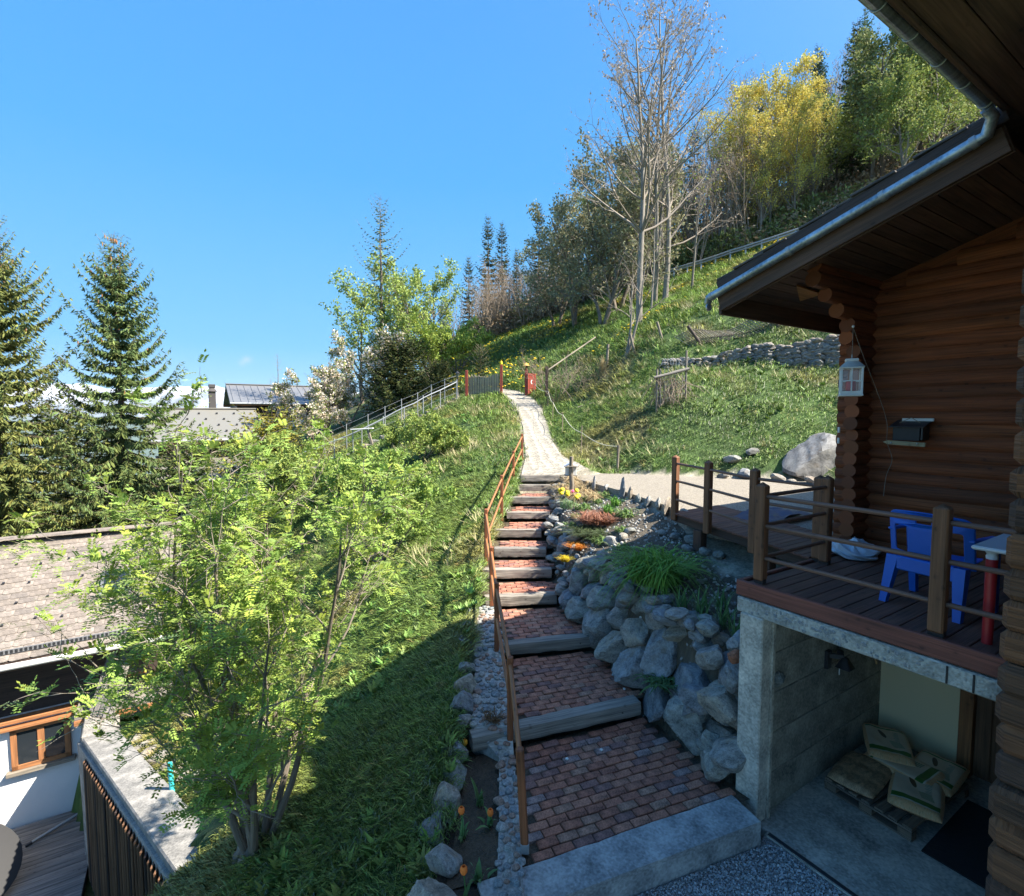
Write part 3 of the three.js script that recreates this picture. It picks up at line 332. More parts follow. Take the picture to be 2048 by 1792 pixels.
// ---------- stones ----------
const ROCKS = [0, 1, 2, 3, 4, 5, 6, 7].map(i => rock(100 + i, 1.1, 1.1, 1.1, 7, 17, 0.045)), SMALL = [0, 1, 2, 3, 4, 5].map(i => rock(200 + i, 1, 1, 1, 1, 9, 0.04)), ROUND = [0, 1, 2, 3].map(i => rock(300 + i, 1, 1, 1, 2, 4, 0.05));
function stone(parent, name, geo, m, x, y, Z, sx, sy, sz, rx, ry, rz) { const o = part(parent, name, geo, m); o.position.set(x, y, -Z); o.scale.set(sx, sy, sz); o.rotation.set(rx, ry, rz, 'YXZ'); return o; }
{ // rubble wall along the right of the stairs: big blocks below, slabs and cobbles above
  const r = mulberry(23), w = thing('rubble_wall', 'rough blue-grey boulder retaining wall along the brick stairs', 'stone wall');
  const topOf = Z => poly1([[4.9, -2.55], [6.6, -2.42], [8, -2.35], [9.2, -2.35], [11, -2.1], [12, -1.95], [13.6, -1.7]], Z); let bi = 0;
  for (let row = 0; row < 3; row++) for (let Z = 4.75 + row * 0.15; Z < 8.9 - row * 0.1; ) {
    const foot = (treadAt(poly1(WALLBASE, Z) - 0.06, Z) ?? -3.7), hgt = topOf(Z) - foot, a = (row < 2 ? 0.27 + r() * 0.13 : 0.2 + r() * 0.1) * clamp(hgt / 1.05, 0.55, 1), y = foot + hgt * (0.17 + row * 0.32) + (r() - 0.5) * 0.08, o = 0.16 + row * 0.13 + (r() - 0.5) * 0.06; let X = poly1(WALLBASE, Z) + o, ZZ = Z + o * 0.35; bi++;
    const [u, v] = UV(X, ZZ); if (u > 4.75 - a * 0.8 && v < 3.02 + a * 0.75) [X, ZZ] = XZ(u, 3.02 + a * 0.75);
    stone(w, 'boulder', ROCKS[bi % 8], M.stones[(bi * 3 + row) % 5], X, y, ZZ, a * (1 + r() * 0.3), a * (0.75 + r() * 0.25), a * 0.85, (r() - 0.5) * 0.8, 0.5 + (r() - 0.5) * 1.6, (r() - 0.5) * 0.8);
    Z += a * 1.35;
  }
  for (let i = 0; i < 150; i++) {                                    // smaller stones along the crest and upwards beside the upper flight
    const Z = 4.95 + Math.pow(r(), 0.8) * 8.6, top = poly1([[4.9, -2.5], [6.6, -2.42], [8, -2.35], [9.2, -2.35], [11, -2.1], [12, -1.95], [13.6, -1.7]], Z), bx = poly1(WALLBASE, Z), foot = treadAt(bx - 0.05, Z) ?? -3.6, hi = r(), up = Z > 8.4;
    const y = up ? lerp(foot + 0.04, top, hi) : top - 0.16 + hi * 0.2, x = bx + (up ? 0.06 + hi * 0.35 : 0.2 + r() * 0.3), s = up ? 0.07 + r() * 0.09 : 0.07 + r() * 0.1;
    stone(w, 'stone', SMALL[i % 6], r() < 0.12 ? M.warmStones[i % 4] : M.stones[i % 5], x, y, Z, s * (1 + r() * 0.5), s * (0.45 + r() * 0.4), s * 1.0, (r() - 0.5) * 0.6, r() * 6.28, (r() - 0.5) * 0.6);
  }
  [[2.26, -3.42, 5.02, .2], [2.2, -3.02, 5.2, .23], [2.36, -2.72, 5.2, .17], [2.04, -3.12, 5.4, .2], [2.12, -3.5, 5.22, .16], [2.2, -2.66, 5.45, .16], [2.38, -3.15, 5.08, .14]].forEach(([x, y, Z, a], i) => stone(w, 'boulder', ROCKS[(i * 3 + 1) % 8], M.stones[(i * 2 + 1) % 5], x, y, Z, a * 1.15, a, a * 0.9, r(), r() * 6, r()));
  stone(w, 'red_stone', SMALL[2], M.redStone, 2.3, -2.5, 5.12, 0.12, 0.1, 0.07, 0.3, 0.4, -0.5);
  for (const [x, Z] of [[1.0, 5.5], [1.45, 6.4], [0.6, 5.35], [0.95, 8.15]]) stone(w, 'white_pebble', ROUND[1], M.whitePaint, x, (treadAt(x, Z) ?? -3.5) + 0.012, Z, 0.022, 0.014, 0.018, 0, x, 0);
}
{ // border of cobbles set in mortar, and the row of boulders beyond it
  const r = mulberry(31), w = thing('cobble_border', 'strip of round pink and grey cobbles set in mortar beside the bricks', 'stone border');
  const strip = [[3.5, -0.12, 0.1, -3.74], [4.5, -0.12, 0.07, -3.74], [5.35, -0.14, 0.02, -3.72], [5.6, -0.46, 0, -3.52], [6.4, -0.5, -0.08, -3.5], [7.05, -0.5, -0.12, -3.42], [7.3, -0.62, -0.14, -3.3], [8.5, -0.62, -0.3, -3.25]];
  const row = Z => { for (let i = 1; i < strip.length; i++) if (Z <= strip[i][0]) { const a = strip[i - 1], b = strip[i], t = (Z - a[0]) / (b[0] - a[0]); return [1, 2, 3].map(k => lerp(a[k], b[k], t)); } };
  const m = new MB(); for (let i = 1; i < strip.length; i++) { const a = strip[i - 1], b = strip[i]; m.quad(V(a[1], a[3], a[0]), V(a[2], a[3], a[0]), V(b[2], b[3], b[0]), V(b[1], b[3], b[0])); m.quad(V(a[1], a[3] - 0.3, a[0]), V(a[1], a[3], a[0]), V(b[1], b[3], b[0]), V(b[1], b[3] - 0.3, b[0])); } part(w, 'mortar_bed', m.build(), M.mortar);
  const put = []; let tries = 0;
  while (put.length < 230 && tries++ < 9000) { const Z = 3.5 + r() * 5, q = row(Z), x = lerp(q[0], q[1], r()), s = 0.024 + r() * 0.036; if (put.some(([a, b, c]) => Math.hypot(a - x, b - Z) < (c + s) * 0.95)) continue; put.push([x, Z, s]); const k = put.length; stone(w, 'cobble', ROUND[k % 4], M.pebbles[Math.floor(r() * 6)], x, q[2] + s * 0.15, Z, s * 1.15, s * 0.6, s, 0, r() * 6.28, 0); }
  const labels = ['round pale boulder by the tulips in the bed beside the bricks', 'square grey border boulder below the sleeper end', 'rust-streaked border boulder in the tulip bed', 'blue-grey rounded border boulder under the stair sleeper'];
  [[-0.62, -3.72, 3.62, .17, .16], [-0.58, -3.75, 4.08, .13, .12], [-0.72, -3.78, 4.45, .13, .1], [-0.63, -3.7, 4.72, .15, .13], [-0.6, -3.68, 5.02, .15, .1], [-0.62, -3.66, 5.3, .13, .12], [-0.57, -3.5, 5.62, .09, .1], [-0.57, -3.45, 5.9, .14, .13], [-0.6, -3.4, 6.25, .12, .13], [-0.62, -3.36, 6.6, .1, .1], [-0.66, -3.3, 7.2, .14, .07], [-0.7, -3.22, 7.6, .1, .08], [-0.66, -3.2, 8.1, .09, .07]].forEach(([x, y, Z, a, b], i) => { const o = thing('border_boulder', i === 0 ? labels[0] : i === 1 ? 'small boulder beside the lowest tulip' : i < 4 ? 'grey boulder in the row edging the tulip bed' : i === 4 ? labels[2] : i === 5 ? labels[3] : 'grey stone edging the cobble strip above the long sleeper', 'boulder', 'boulders edging the lawn'); stone(o, 'boulder', ROCKS[(i * 3) % 8], i === 0 ? M.stones[3] : M.stones[i % 5], x, y, Z, a * 1.2, b * 1.2, a * 1.1, r(), r() * 6, r()); });
}
{ // slates edging the gravel, boulder on the terrace, stones at its foot
  const r = mulberry(37); [[1.98, 12.3, .16, .2], [2.2, 11.9, .12, .1], [2.42, 11.2, .16, .3], [2.5, 10.75, .1, .16], [2.6, 10.4, .14, .12], [2.68, 10.0, .1, .13], [2.78, 9.65, .12, .15], [2.84, 9.3, .12, .17], [2.9, 8.95, .14, .14], [2.95, 8.6, .12, .12]].forEach(([x, Z, a, b], i) => { const o = thing('edging_slate', i === 2 ? 'tall upright slate slab standing at the gravel edge' : 'upright slate edging the pale gravel above the flower bed', 'stone slab', 'slates edging the gravel'); stone(o, 'slab', SMALL[i % 6], i % 4 === 3 ? M.warmStones[0] : M.stones[i % 5], x, -1.7, Z, a * (1.3 + r() * 0.7), b * (0.8 + r() * 0.5), 0.05 + r() * 0.04, 0.1, 0.9 + r() * 0.8, (r() - 0.5) * 0.5); });
  const o = thing('terrace_boulder', 'big smooth grey boulder at the foot of the grassy bank', 'boulder'); const b = stone(o, 'boulder', rock(77, 1, 1, 1, 9, 11, 0.04), stoneM([0.27, 0.27, 0.265], { bumpScale: 0.006 }), 8.0, -1.3, 13.3, 1.12, 0.85, 0.7, 0.2, 0.5, -0.05);
  [[6.1, -1.55, 13.3, .25], [5.6, -1.62, 13.5, .16], [6.7, -1.6, 12.9, .2], [6.9, -1.66, 12.6, .14], [7.4, -1.6, 12.5, .18], [8.3, -1.6, 12.3, .2], [8.9, -1.55, 12.2, .24], [6.55, -1.0, 13.95, .18], [7.3, -1.66, 12.2, .1], [6.0, -1.25, 14.0, .26], [9.4, -1.2, 12.4, .2]].forEach(([x, y, Z, s], i) => { const q = thing('loose_stone', 'loose grey stone lying where the bank meets the gravel', 'stone', 'loose stones at the foot of the bank'); stone(q, 'stone', SMALL[i % 6], i % 3 ? M.warmStones[i % 4] : M.stones[i % 5], x, y, Z, s * 1.2, s * 0.6, s, 0.2 * r(), r() * 6, 0.2); });
}
{ // dry stone terrace wall half way up the bank
  const r = mulberry(41), w = thing('terrace_wall', 'low dry stone terrace wall half way up the grassy bank', 'stone wall'); let n = 0;
  for (let s = 0; s < 1; ) { const X = lerp(5.6, 12.6, s), Z = lerp(18.8, 15.6, s) + Math.sin(s * 7) * 0.12, hgt = lerp(0.35, 1.0, sstep(0.1, 0.75, s)), wd = 0.1 + r() * 0.14, bot = Math.min(H(X, Z - 0.3), H(X, Z - 0.15)) - 0.03; for (let y = 0; y < hgt; ) { const hh = 0.06 + r() * 0.09; stone(w, 'stone', SMALL[n++ % 6], M.warmStones[Math.floor(r() * 4)], X + (r() - 0.5) * 0.1, bot + y + hh / 2, Z - 0.1 + y * 0.25, wd * 0.85, hh * 0.85, 0.2, (r() - 0.5) * 0.5, 0.45 + (r() - 0.5) * 0.9, (r() - 0.5) * 0.5); y += hh * 0.92; } s += wd * 1.05 / 7.4; }
}
{ // paved path of square slabs, climbing to the gate
  const r = mulberry(43), g = struct('paved_path', null, null, 'path of pale concrete slabs climbing to the red gate'); let Z = 13.96, i = 0;
  while (Z < 27) {
    const a = pathRow(Z), len = 0.42 + r() * 0.1, b = pathRow(Math.min(27.4, Z + len)), n = a[1] - a[0] > 1.4 ? 4 : 2;
    for (let k = 0; k < n; k++) { const sk = n === 2 ? 0.5 + Math.sin(Z * 1.3) * 0.08 : k / n, t0 = n === 2 ? (k ? sk : 0) : k / n, t1 = n === 2 ? (k ? 1 : sk) : (k + 1) / n, g0 = 0.003; const P = (q, c, z) => V(lerp(q[0], q[1], c), q[2], z), m = new MB(); const A = P(a, t0, Z + g0), B = P(a, t1, Z + g0), C = P(b, t1, Z + len - g0), D = P(b, t0, Z + len - g0); A.x += g0; D.x += g0; B.x -= g0; C.x -= g0; const dn = p => p.clone().setY(p.y - 0.05); m.quad(A, B, C, D).quad(dn(A), dn(B), B, A).quad(dn(B), dn(C), C, B).quad(dn(C), dn(D), D, C).quad(dn(D), dn(A), A, D); const gg = m.build(), uvs = gg.attributes.uv; for (let q = 0; q < uvs.count; q++) uvs.setXY(q, uvs.getX(q) + i * 0.37, uvs.getY(q) + i * 0.21); part(g, 'paving_slab', gg, M.slabs[Math.floor(r() * 3)]); i++; }
    Z += len;
  }
}
// ---------- the log chalet (u along the ridge, v along the gable wall) ----------
const roofE = v => 1.40 - 0.311 * (v - 3.76);                        // underside of the roof covering
{
  const h = thing('log_chalet', 'dark brown log chalet with wide eaves over the deck', 'house'); houseGroup(h); const r = mulberry(51);
  // gable wall of half logs, ends crossing at the corner
  const logGeo = (a, b, R, s = 8) => { const m = new MB(), n = 6, pts = [], rr = []; for (let i = 0; i <= n; i++) { pts.push(a.clone().lerp(b, i / n).add(v3((r() - 0.5) * 0.006, (r() - 0.5) * 0.006, 0))); rr.push(R * (0.97 + r() * 0.06)); } m.tube(pts, rr, 10); const g = m.build(), o = r() * 7, t = g.attributes.uv; for (let i = 0; i < t.count; i++) t.setXY(i, t.getX(i) + o, t.getY(i) + o * 0.3); return g; };
  let k = 0;
  for (let e = -1.6; e < 3.1; e += 0.143, k++) {
    const vt = Math.min(3.34, 3.76 - (e + 0.12 - 1.40) / 0.311 - 0.25); if (vt < -0.5) break;
    part(h, 'wall_log', logGeo(HL(7.165, e, 0.2), HL(7.165, e + (r() - 0.5) * 0.008, vt), 0.1 + r() * 0.012), M.logs[Math.floor(r() * 4)]);
    if (e < 1.75) { const out = e > 1.3 ? 5.75 : e > 1.15 ? 6.0 : e > 0.98 ? 6.3 : e > 0.8 ? 6.52 : 6.72; part(h, 'cross_log', logGeo(HL(out + (r() - 0.5) * 0.05, e + 0.07, 3.02 + (r() - 0.5) * 0.02), HL(7.6, e + 0.07, 3.02 + (r() - 0.5) * 0.02), 0.076 + r() * 0.012), M.logs[Math.floor(r() * 4)]); }
  }
  const core = new MB(); core.box(7.16, 16, -1.75, 1.6, -3.0, 3, 0.01); part(h, 'inner_wall', core.build(), M.logs[1]);
  const gab = new THREE.Shape([[-3.0, 1.5], [0.5, 1.5], [0.5, 2.3], [-2.85, 1.62]].map(p => new THREE.Vector2(...p)));
  const gf = new MB(); for (let v = -3; v < 3; v += 0.5) gf.quad(HL(7.18, 1.5, v + 0.5), HL(7.18, 1.5, v), HL(7.18, roofE(v) - 0.02, v), HL(7.18, roofE(v + 0.5) - 0.02, v + 0.5)); part(h, 'gable_panel', gf.build(), M.logs[1]);
  const far = new MB(); for (let e = -1.6; e < 1.6; e += 0.143) far.tube([HL(7.5, e, 3.04), HL(16, e, 3.04)], 0.08, 6); part(h, 'side_wall', far.build(), M.logs[1]);
  // logs of the near wing, seen end on
  for (let e = -4.3, i = 0; e < 2.2; i++) { const hh = 0.185 + r() * 0.05, out = 4.3 + (r() - 0.5) * 0.05 + (i % 2 ? 0.012 : -0.012); const g = new MB(); const n = 7; for (let q = 0; q < 1; q++) g.geo(beam(HL(out, e + hh / 2, 0.86), HL(7.0, e + hh / 2, 0.86), 0.32 + (r() - 0.5) * 0.02, hh - 0.006, 0.028 + r() * 0.02)); part(h, 'end_log', g.build(), M.logNear[i % 3 === 1 ? 2 : i % 4]); e += hh; }
  part(h, 'wing_wall', new MB().box(7.0, 12, -4.3, 2.3, 1.0, -0.7 + 0.0, 0.01).build(), M.logs[1]);
  // roof: boarded soffit, barge board, slates, gutters
  const soff = (u0, u1, v0, v1, w, up = 0) => { for (let v = v0, i = 0; v < v1 - 0.02; v += w, i++) { const a = Math.min(v + w, v1), s = cbox(u1 - u0, 0.022, (a - v - 0.006) * 1.047, 0.003, i * 0.7); s.rotateX(-0.3015).translate((u0 + u1) / 2, roofE((v + a) / 2) - 0.03 + up, -(v + a) / 2); part(h, 'soffit_board', s, M.soffit[(i * 7) % 3]); } };
  soff(5.24, 13, 1.4, 3.74, 0.13); soff(-2.4, 13, -4.0, 1.36, 0.2, 0.16);
  const rakeB = (d, y) => HL(5.2 + d, roofE(3.78) + y, 3.78), rakeT = (d, y) => HL(5.2 + d, roofE(1.36) + y, 1.36);
  part(h, 'barge_board', beam(rakeB(0.015, -0.1), rakeT(0.015, -0.1), 0.035, 0.21, 0.004), M.fascia);
  part(h, 'barge_board', beam(rakeB(0.05, -0.06), rakeT(0.05, -0.06), 0.03, 0.3, 0.004), M.fascia);
  part(h, 'verge_board', beam(rakeB(-0.01, 0.075), rakeT(-0.01, 0.075), 0.04, 0.11, 0.004), M.darkWood);
  part(h, 'eave_board', beam(HL(5.22, roofE(3.78) - 0.11, 3.77), HL(13, roofE(3.78) - 0.11, 3.77), 0.035, 0.26, 0.004), M.fascia);
  part(h, 'eave_board', beam(HL(-2.4, roofE(1.38) + 0.15, 1.375), HL(5.24, roofE(1.38) + 0.15, 1.375), 0.03, 0.1, 0.004), M.fascia);
  const deckR = new MB(); { const q = (u0, u1, v0, v1) => { const y = v0 < 0 ? 0.2 : 0.02, a = HL(u0, roofE(v1) + y, v1), b = HL(u1, roofE(v1) + y, v1), c = HL(u1, roofE(v0) + y, v0), d = HL(u0, roofE(v0) + y, v0); deckR.quad(a, b, c, d); }; q(5.24, 16, 1.4, 3.76); q(-2.4, 16, -4, 1.39); } part(h, 'roof_boarding', deckR.build(), M.darkWood);
  const back = new MB(); back.quad(HL(-2.4, roofE(-4) + 0.02, -4), HL(16, roofE(-4) + 0.02, -4), HL(16, 1.0, -9), HL(-2.4, 1.0, -9)); part(h, 'rear_roof', back.build(), M.roofSlate[0]);
  for (let i = 0; i < 11; i++) { const v0 = 3.82 - i * 0.235, sl = 0.36; for (let c = 0; c < 4; c++) { const u0 = 5.12 + c * 0.42 + (i % 2) * 0.06 * (c > 0) + (c ? 0 : r() * 0.05), g = cbox(0.41, 0.022, sl, 0.004, i + c).rotateX(-0.25 + r() * 0.014).translate(u0 + 0.2 + (c ? 0 : 0.04), roofE(v0 - sl / 2) + 0.15 + r() * 0.006, -(v0 - sl / 2)); part(h, 'roof_slate', g, M.roofSlate[(i + c) % 2]); } }
  const rest = new MB(); for (let i = 0; i < 11; i++) { const v0 = 3.82 - i * 0.235; rest.geo(cbox(9, 0.022, 0.36, 0.004).rotateX(-0.285).translate(11.4, roofE(v0 - 0.18) + 0.075, -(v0 - 0.18))); } part(h, 'roof_slates', rest.build(), M.roofSlate[0]);
  // battens showing under the slate edges along the rake
  for (let i = 0; i < 8; i++) { const v = 3.6 - i * 0.3; part(h, 'batten', beam(HL(5.2, roofE(v) + 0.045, v), HL(5.6, roofE(v) + 0.045, v), 0.05, 0.035), M.darkWood); }
  const gut = (pts, R, open) => { const m = new MB(); m.tube(pts, R, 14); return m.build(); };
  const gB = HL(5.14, roofE(3.86) - 0.02, 3.86), gT = HL(5.14, roofE(1.46) - 0.02, 1.46);
  part(h, 'rake_gutter', gut([gB.clone().add(v3(0.02, -0.05, -0.03)), gB, gB.clone().lerp(gT, 0.03), gT.clone().lerp(gB, 0.03), gT, HL(5.1, gT.y + 0.1, 1.42), HL(5.04, gT.y + 0.15, 1.44)], [0.04, 0.044, 0.044, 0.044, 0.044, 0.042, 0.04]), M.zinc);
  for (const t of [0.015, 0.385, 0.72, 0.97]) { const p = gB.clone().lerp(gT, t), d = gT.clone().sub(gB).normalize(); part(h, 'gutter_collar', new MB().tube([p.clone().addScaledVector(d, -0.02), p.clone().addScaledVector(d, 0.02)], 0.049, 14).build(), M.galv); }
  part(h, 'gutter_cap', new THREE.CylinderGeometry(0.045, 0.045, 0.02, 14).rotateX(Math.PI / 2).translate(gB.x + 0.02, gB.y - 0.1, gB.z - 0.02), M.zinc);
  // half-round eave gutter over the near wing with its clips
  { const m = new MB(), R = 0.042, y = roofE(1.46) + 0.17, N = 10; for (let k2 = 0; k2 < N; k2++) { const a = Math.PI + k2 / N * Math.PI, b = Math.PI + (k2 + 1) / N * Math.PI, P = (u, t, q) => HL(u, y + Math.sin(t) * q, 1.44 + Math.cos(t) * q); m.quad(P(-2.4, b, R), P(-2.4, a, R), P(5.1, a, R), P(5.1, b, R)); m.quad(P(-2.4, a, R - 0.004), P(-2.4, b, R - 0.004), P(5.1, b, R - 0.004), P(5.1, a, R - 0.004)); } part(h, 'eave_gutter', m.build(), M.zinc); part(h, 'gutter_bead', new MB().tube([HL(-2.4, y, 1.487), HL(5.1, y, 1.487)], 0.008, 8).build(), M.zinc);
    for (let u = 5.0; u > 1; u -= 0.42) { const pts = []; for (let q = 0; q <= 8; q++) { const t = Math.PI + q / 8 * Math.PI; pts.push(HL(u, y + Math.sin(t) * 0.045, 1.44 + Math.cos(t) * 0.045)); } part(h, 'gutter_bracket', new MB().tube(pts, 0.006, 5).build(), M.galv); } }
  const tri = new THREE.ExtrudeGeometry(new THREE.Shape([[0, 0], [0.62, 0.03], [0.5, 0.24]].map(p => new THREE.Vector2(...p))), { depth: 0.02, bevelEnabled: false }); tri.rotateX(-Math.PI / 2 - 0.3); tri.translate(5.95, roofE(3.3) - 0.07, -3.3); part(h, 'pale_gusset', tri, M.palePly, 'pale new wood triangle under the dark eave');
  // concrete undercroft below the deck
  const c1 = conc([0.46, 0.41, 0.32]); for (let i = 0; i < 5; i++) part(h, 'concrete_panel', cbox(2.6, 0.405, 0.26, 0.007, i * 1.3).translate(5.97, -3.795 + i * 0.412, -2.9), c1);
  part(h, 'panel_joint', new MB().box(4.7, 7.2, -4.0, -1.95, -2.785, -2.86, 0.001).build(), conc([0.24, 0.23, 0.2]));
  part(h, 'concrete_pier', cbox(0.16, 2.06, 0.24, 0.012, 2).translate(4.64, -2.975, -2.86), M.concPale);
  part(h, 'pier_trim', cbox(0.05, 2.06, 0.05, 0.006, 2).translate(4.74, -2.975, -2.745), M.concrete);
  part(h, 'plaster_wall', new MB().box(7.2, 7.35, -4, -1.9, -1.98, -2.78, 0.004).build(), M.plaster);
  const door = part(h, 'door', cbox(0.05, 2.0, 0.86, 0.004).translate(7.24, -2.98, -1.42), M.brownWood); for (let i = 0; i < 6; i++) part(door, 'door_board', cbox(0.03, 1.96, 0.135, 0.008, i).translate(7.205, -2.98, -1.07 - i * 0.143), M.brownWood);
  for (const [v, w] of [[1.92, 0.12], [0.95, 0.1]]) part(h, 'door_frame', cbox(0.12, 2.08, w, 0.005).translate(7.19, -2.96, -v), M.winWood);
  part(h, 'deck_slab', new MB().box(4.63, 7.2, -1.94, -1.8, -0.6, -3.0, 0.01).build(), M.concrete); part(h, 'slab_edge', cbox(0.06, 0.15, 2.2, 0.01, 3).translate(4.61, -1.875, -1.93), conc([0.5, 0.49, 0.44], { bumpScale: 0.02 }));
  { const pr = mulberry(77); for (let i = 0; i < 70; i++) { const v = 1.5 + pr() * 1.4; stone(h, 'aggregate', ROUND[i % 4], M.pebbles[[1, 2, 3, 5][i % 4]], 4.585, -1.875 + (pr() - 0.5) * 0.11, v, 0.012, 0.011 + pr() * 0.012, 0.012 + pr() * 0.014, 0, 0, 0); } }
  for (const v of [1.35, 1.2]) part(h, 'slab_joint', cbox(0.01, 0.13, 0.012, 0.002).translate(4.577, -1.875, -v), M.dark);
  // lamp and tap on the undercroft wall
  const fl = struct('undercroft_floor', new MB().box(4.57, 7.3, -4.2, -3.99, 0.2, -2.8, 0.006).build(), M.concFloor, 'bare concrete floor under the deck'); houseGroup(fl);
  const dr = thing('drain_channel', 'metal drain channel along the edge of the undercroft floor', 'drain'); houseGroup(dr); part(dr, 'channel', new MB().box(4.5, 4.57, -4.1, -3.975, 0.2, -2.62, 0.004).build(), M.concrete); part(dr, 'grate', new MB().box(4.515, 4.555, -3.975, -3.968, 0.3, -2.6, 0.002).build(), M.black);
}
// ---------- deck and walkway ----------
{
  const d = thing('deck', 'dark wooden deck with post and rail balustrade above the undercroft', 'deck'); houseGroup(d); const r = mulberry(61);
  for (let v = 0.62, i = 0; v < 2.98; v += 0.142, i++) part(d, 'deck_board', cbox(2.42, 0.028, 0.136, 0.005, i * 1.1).translate(5.84, -1.664 + (r() - 0.5) * 0.003, -v), M.deck[i % 3]);
  part(d, 'joist_frame', new MB().box(4.66, 7.05, -1.8, -1.68, -0.6, -2.98, 0.004).build(), M.darkWood);
  part(d, 'edge_beam', cbox(0.05, 0.15, 2.46, 0.008).translate(4.615, -1.715, -1.82), M.fasciaRed); part(d, 'edge_beam', cbox(2.4, 0.15, 0.05, 0.008).translate(5.84, -1.715, -3.025), M.fasciaRed);
  const post = (u, v, h = 0.99) => { const p = part(d, 'post', new MB().box(-0.05, 0.05, 0.03, h - 0.02, -0.05, 0.05, 0.012).geo(new THREE.ConeGeometry(0.052, 0.03, 4, 1).rotateY(Math.PI / 4), M4(0, h - 0.006, 0)).build(), M.rail); p.position.copy(HL(u, -1.65, v)); part(p, 'post_shoe', cbox(0.06, 0.06, 0.1, 0.004).translate(0, 0.02, 0), M.darkWood); return p; };
  const rails = (a, b, m) => { for (const y of [0.86, 0.57, 0.25]) part(d, 'rail', new MB().tube([HL(a[0], -1.65 + y, a[1]), HL(b[0], -1.65 + y, b[1])], 0.021, 8).build(), m ?? M.railBar); };
  const P = [[4.72, 2.88], [4.70, 1.46], [4.70, 0.6]]; P.forEach(p => post(...p)); post(5.93, 2.87, 0.98); post(5.99, 2.98, 0.97);
  rails(P[0], P[1]); rails(P[1], P[2]); rails(P[0], [5.93, 2.87]);
  const w = thing('walkway', 'narrow wooden walkway leading from the deck to the gravel', 'walkway'); houseGroup(w);
  const E0 = [6.0, 3.05], E1 = [6.86, 5.75]; const edge = t => [lerp(E0[0], E1[0], t), lerp(E0[1], E1[1], t)];
  for (let i = 0; i < 26; i++) { const t = (i + 0.5) / 26, [u, v] = edge(t); const b = part(w, 'walk_board', cbox(1.25, 0.028, 0.1, 0.005, i).translate(0.57, 0, 0), M.deck[i % 3]); b.position.copy(HL(u, -1.635 + (r() - 0.5) * 0.003, v)); }
  const an = e => HL(e[0], 0, e[1]); for (const o of [0.03, 0.9]) { const a = an(E0).add(v3(o, -1.72, 0)), b = an(E1).add(v3(o, -1.72, 0)); part(w, 'joist', beam(a, b, 0.05, 0.12), M.darkWood); }
  const wp = [[6.02, 3.78], [6.45, 4.78], [6.83, 5.7]]; for (const [u, v] of wp) { const p = part(w, 'post', new MB().box(-0.05, 0.05, -0.1, 0.96, -0.05, 0.05, 0.012).geo(new THREE.ConeGeometry(0.052, 0.03, 4, 1).rotateY(Math.PI / 4), M4(0, 0.975, 0)).build(), M.rail); p.position.copy(HL(u, -1.65, v)); }
  const seq = [[5.99, 2.98], ...wp]; for (let i = 0; i < 3; i++) for (const y of [0.85, 0.56, 0.25]) part(w, 'rail', new MB().tube([HL(seq[i][0], -1.65 + y, seq[i][1]), HL(seq[i + 1][0], -1.65 + y, seq[i + 1][1])], 0.02, 8).build(), M.railBar);
  for (const [u, v] of [[6.1, 3.6], [6.6, 5.0]]) part(w, 'stump', new MB().box(u + 0.0, u + 0.15, -2.15, -1.78, -v, -v - 0.15, 0.01).build(), M.railDark);
}
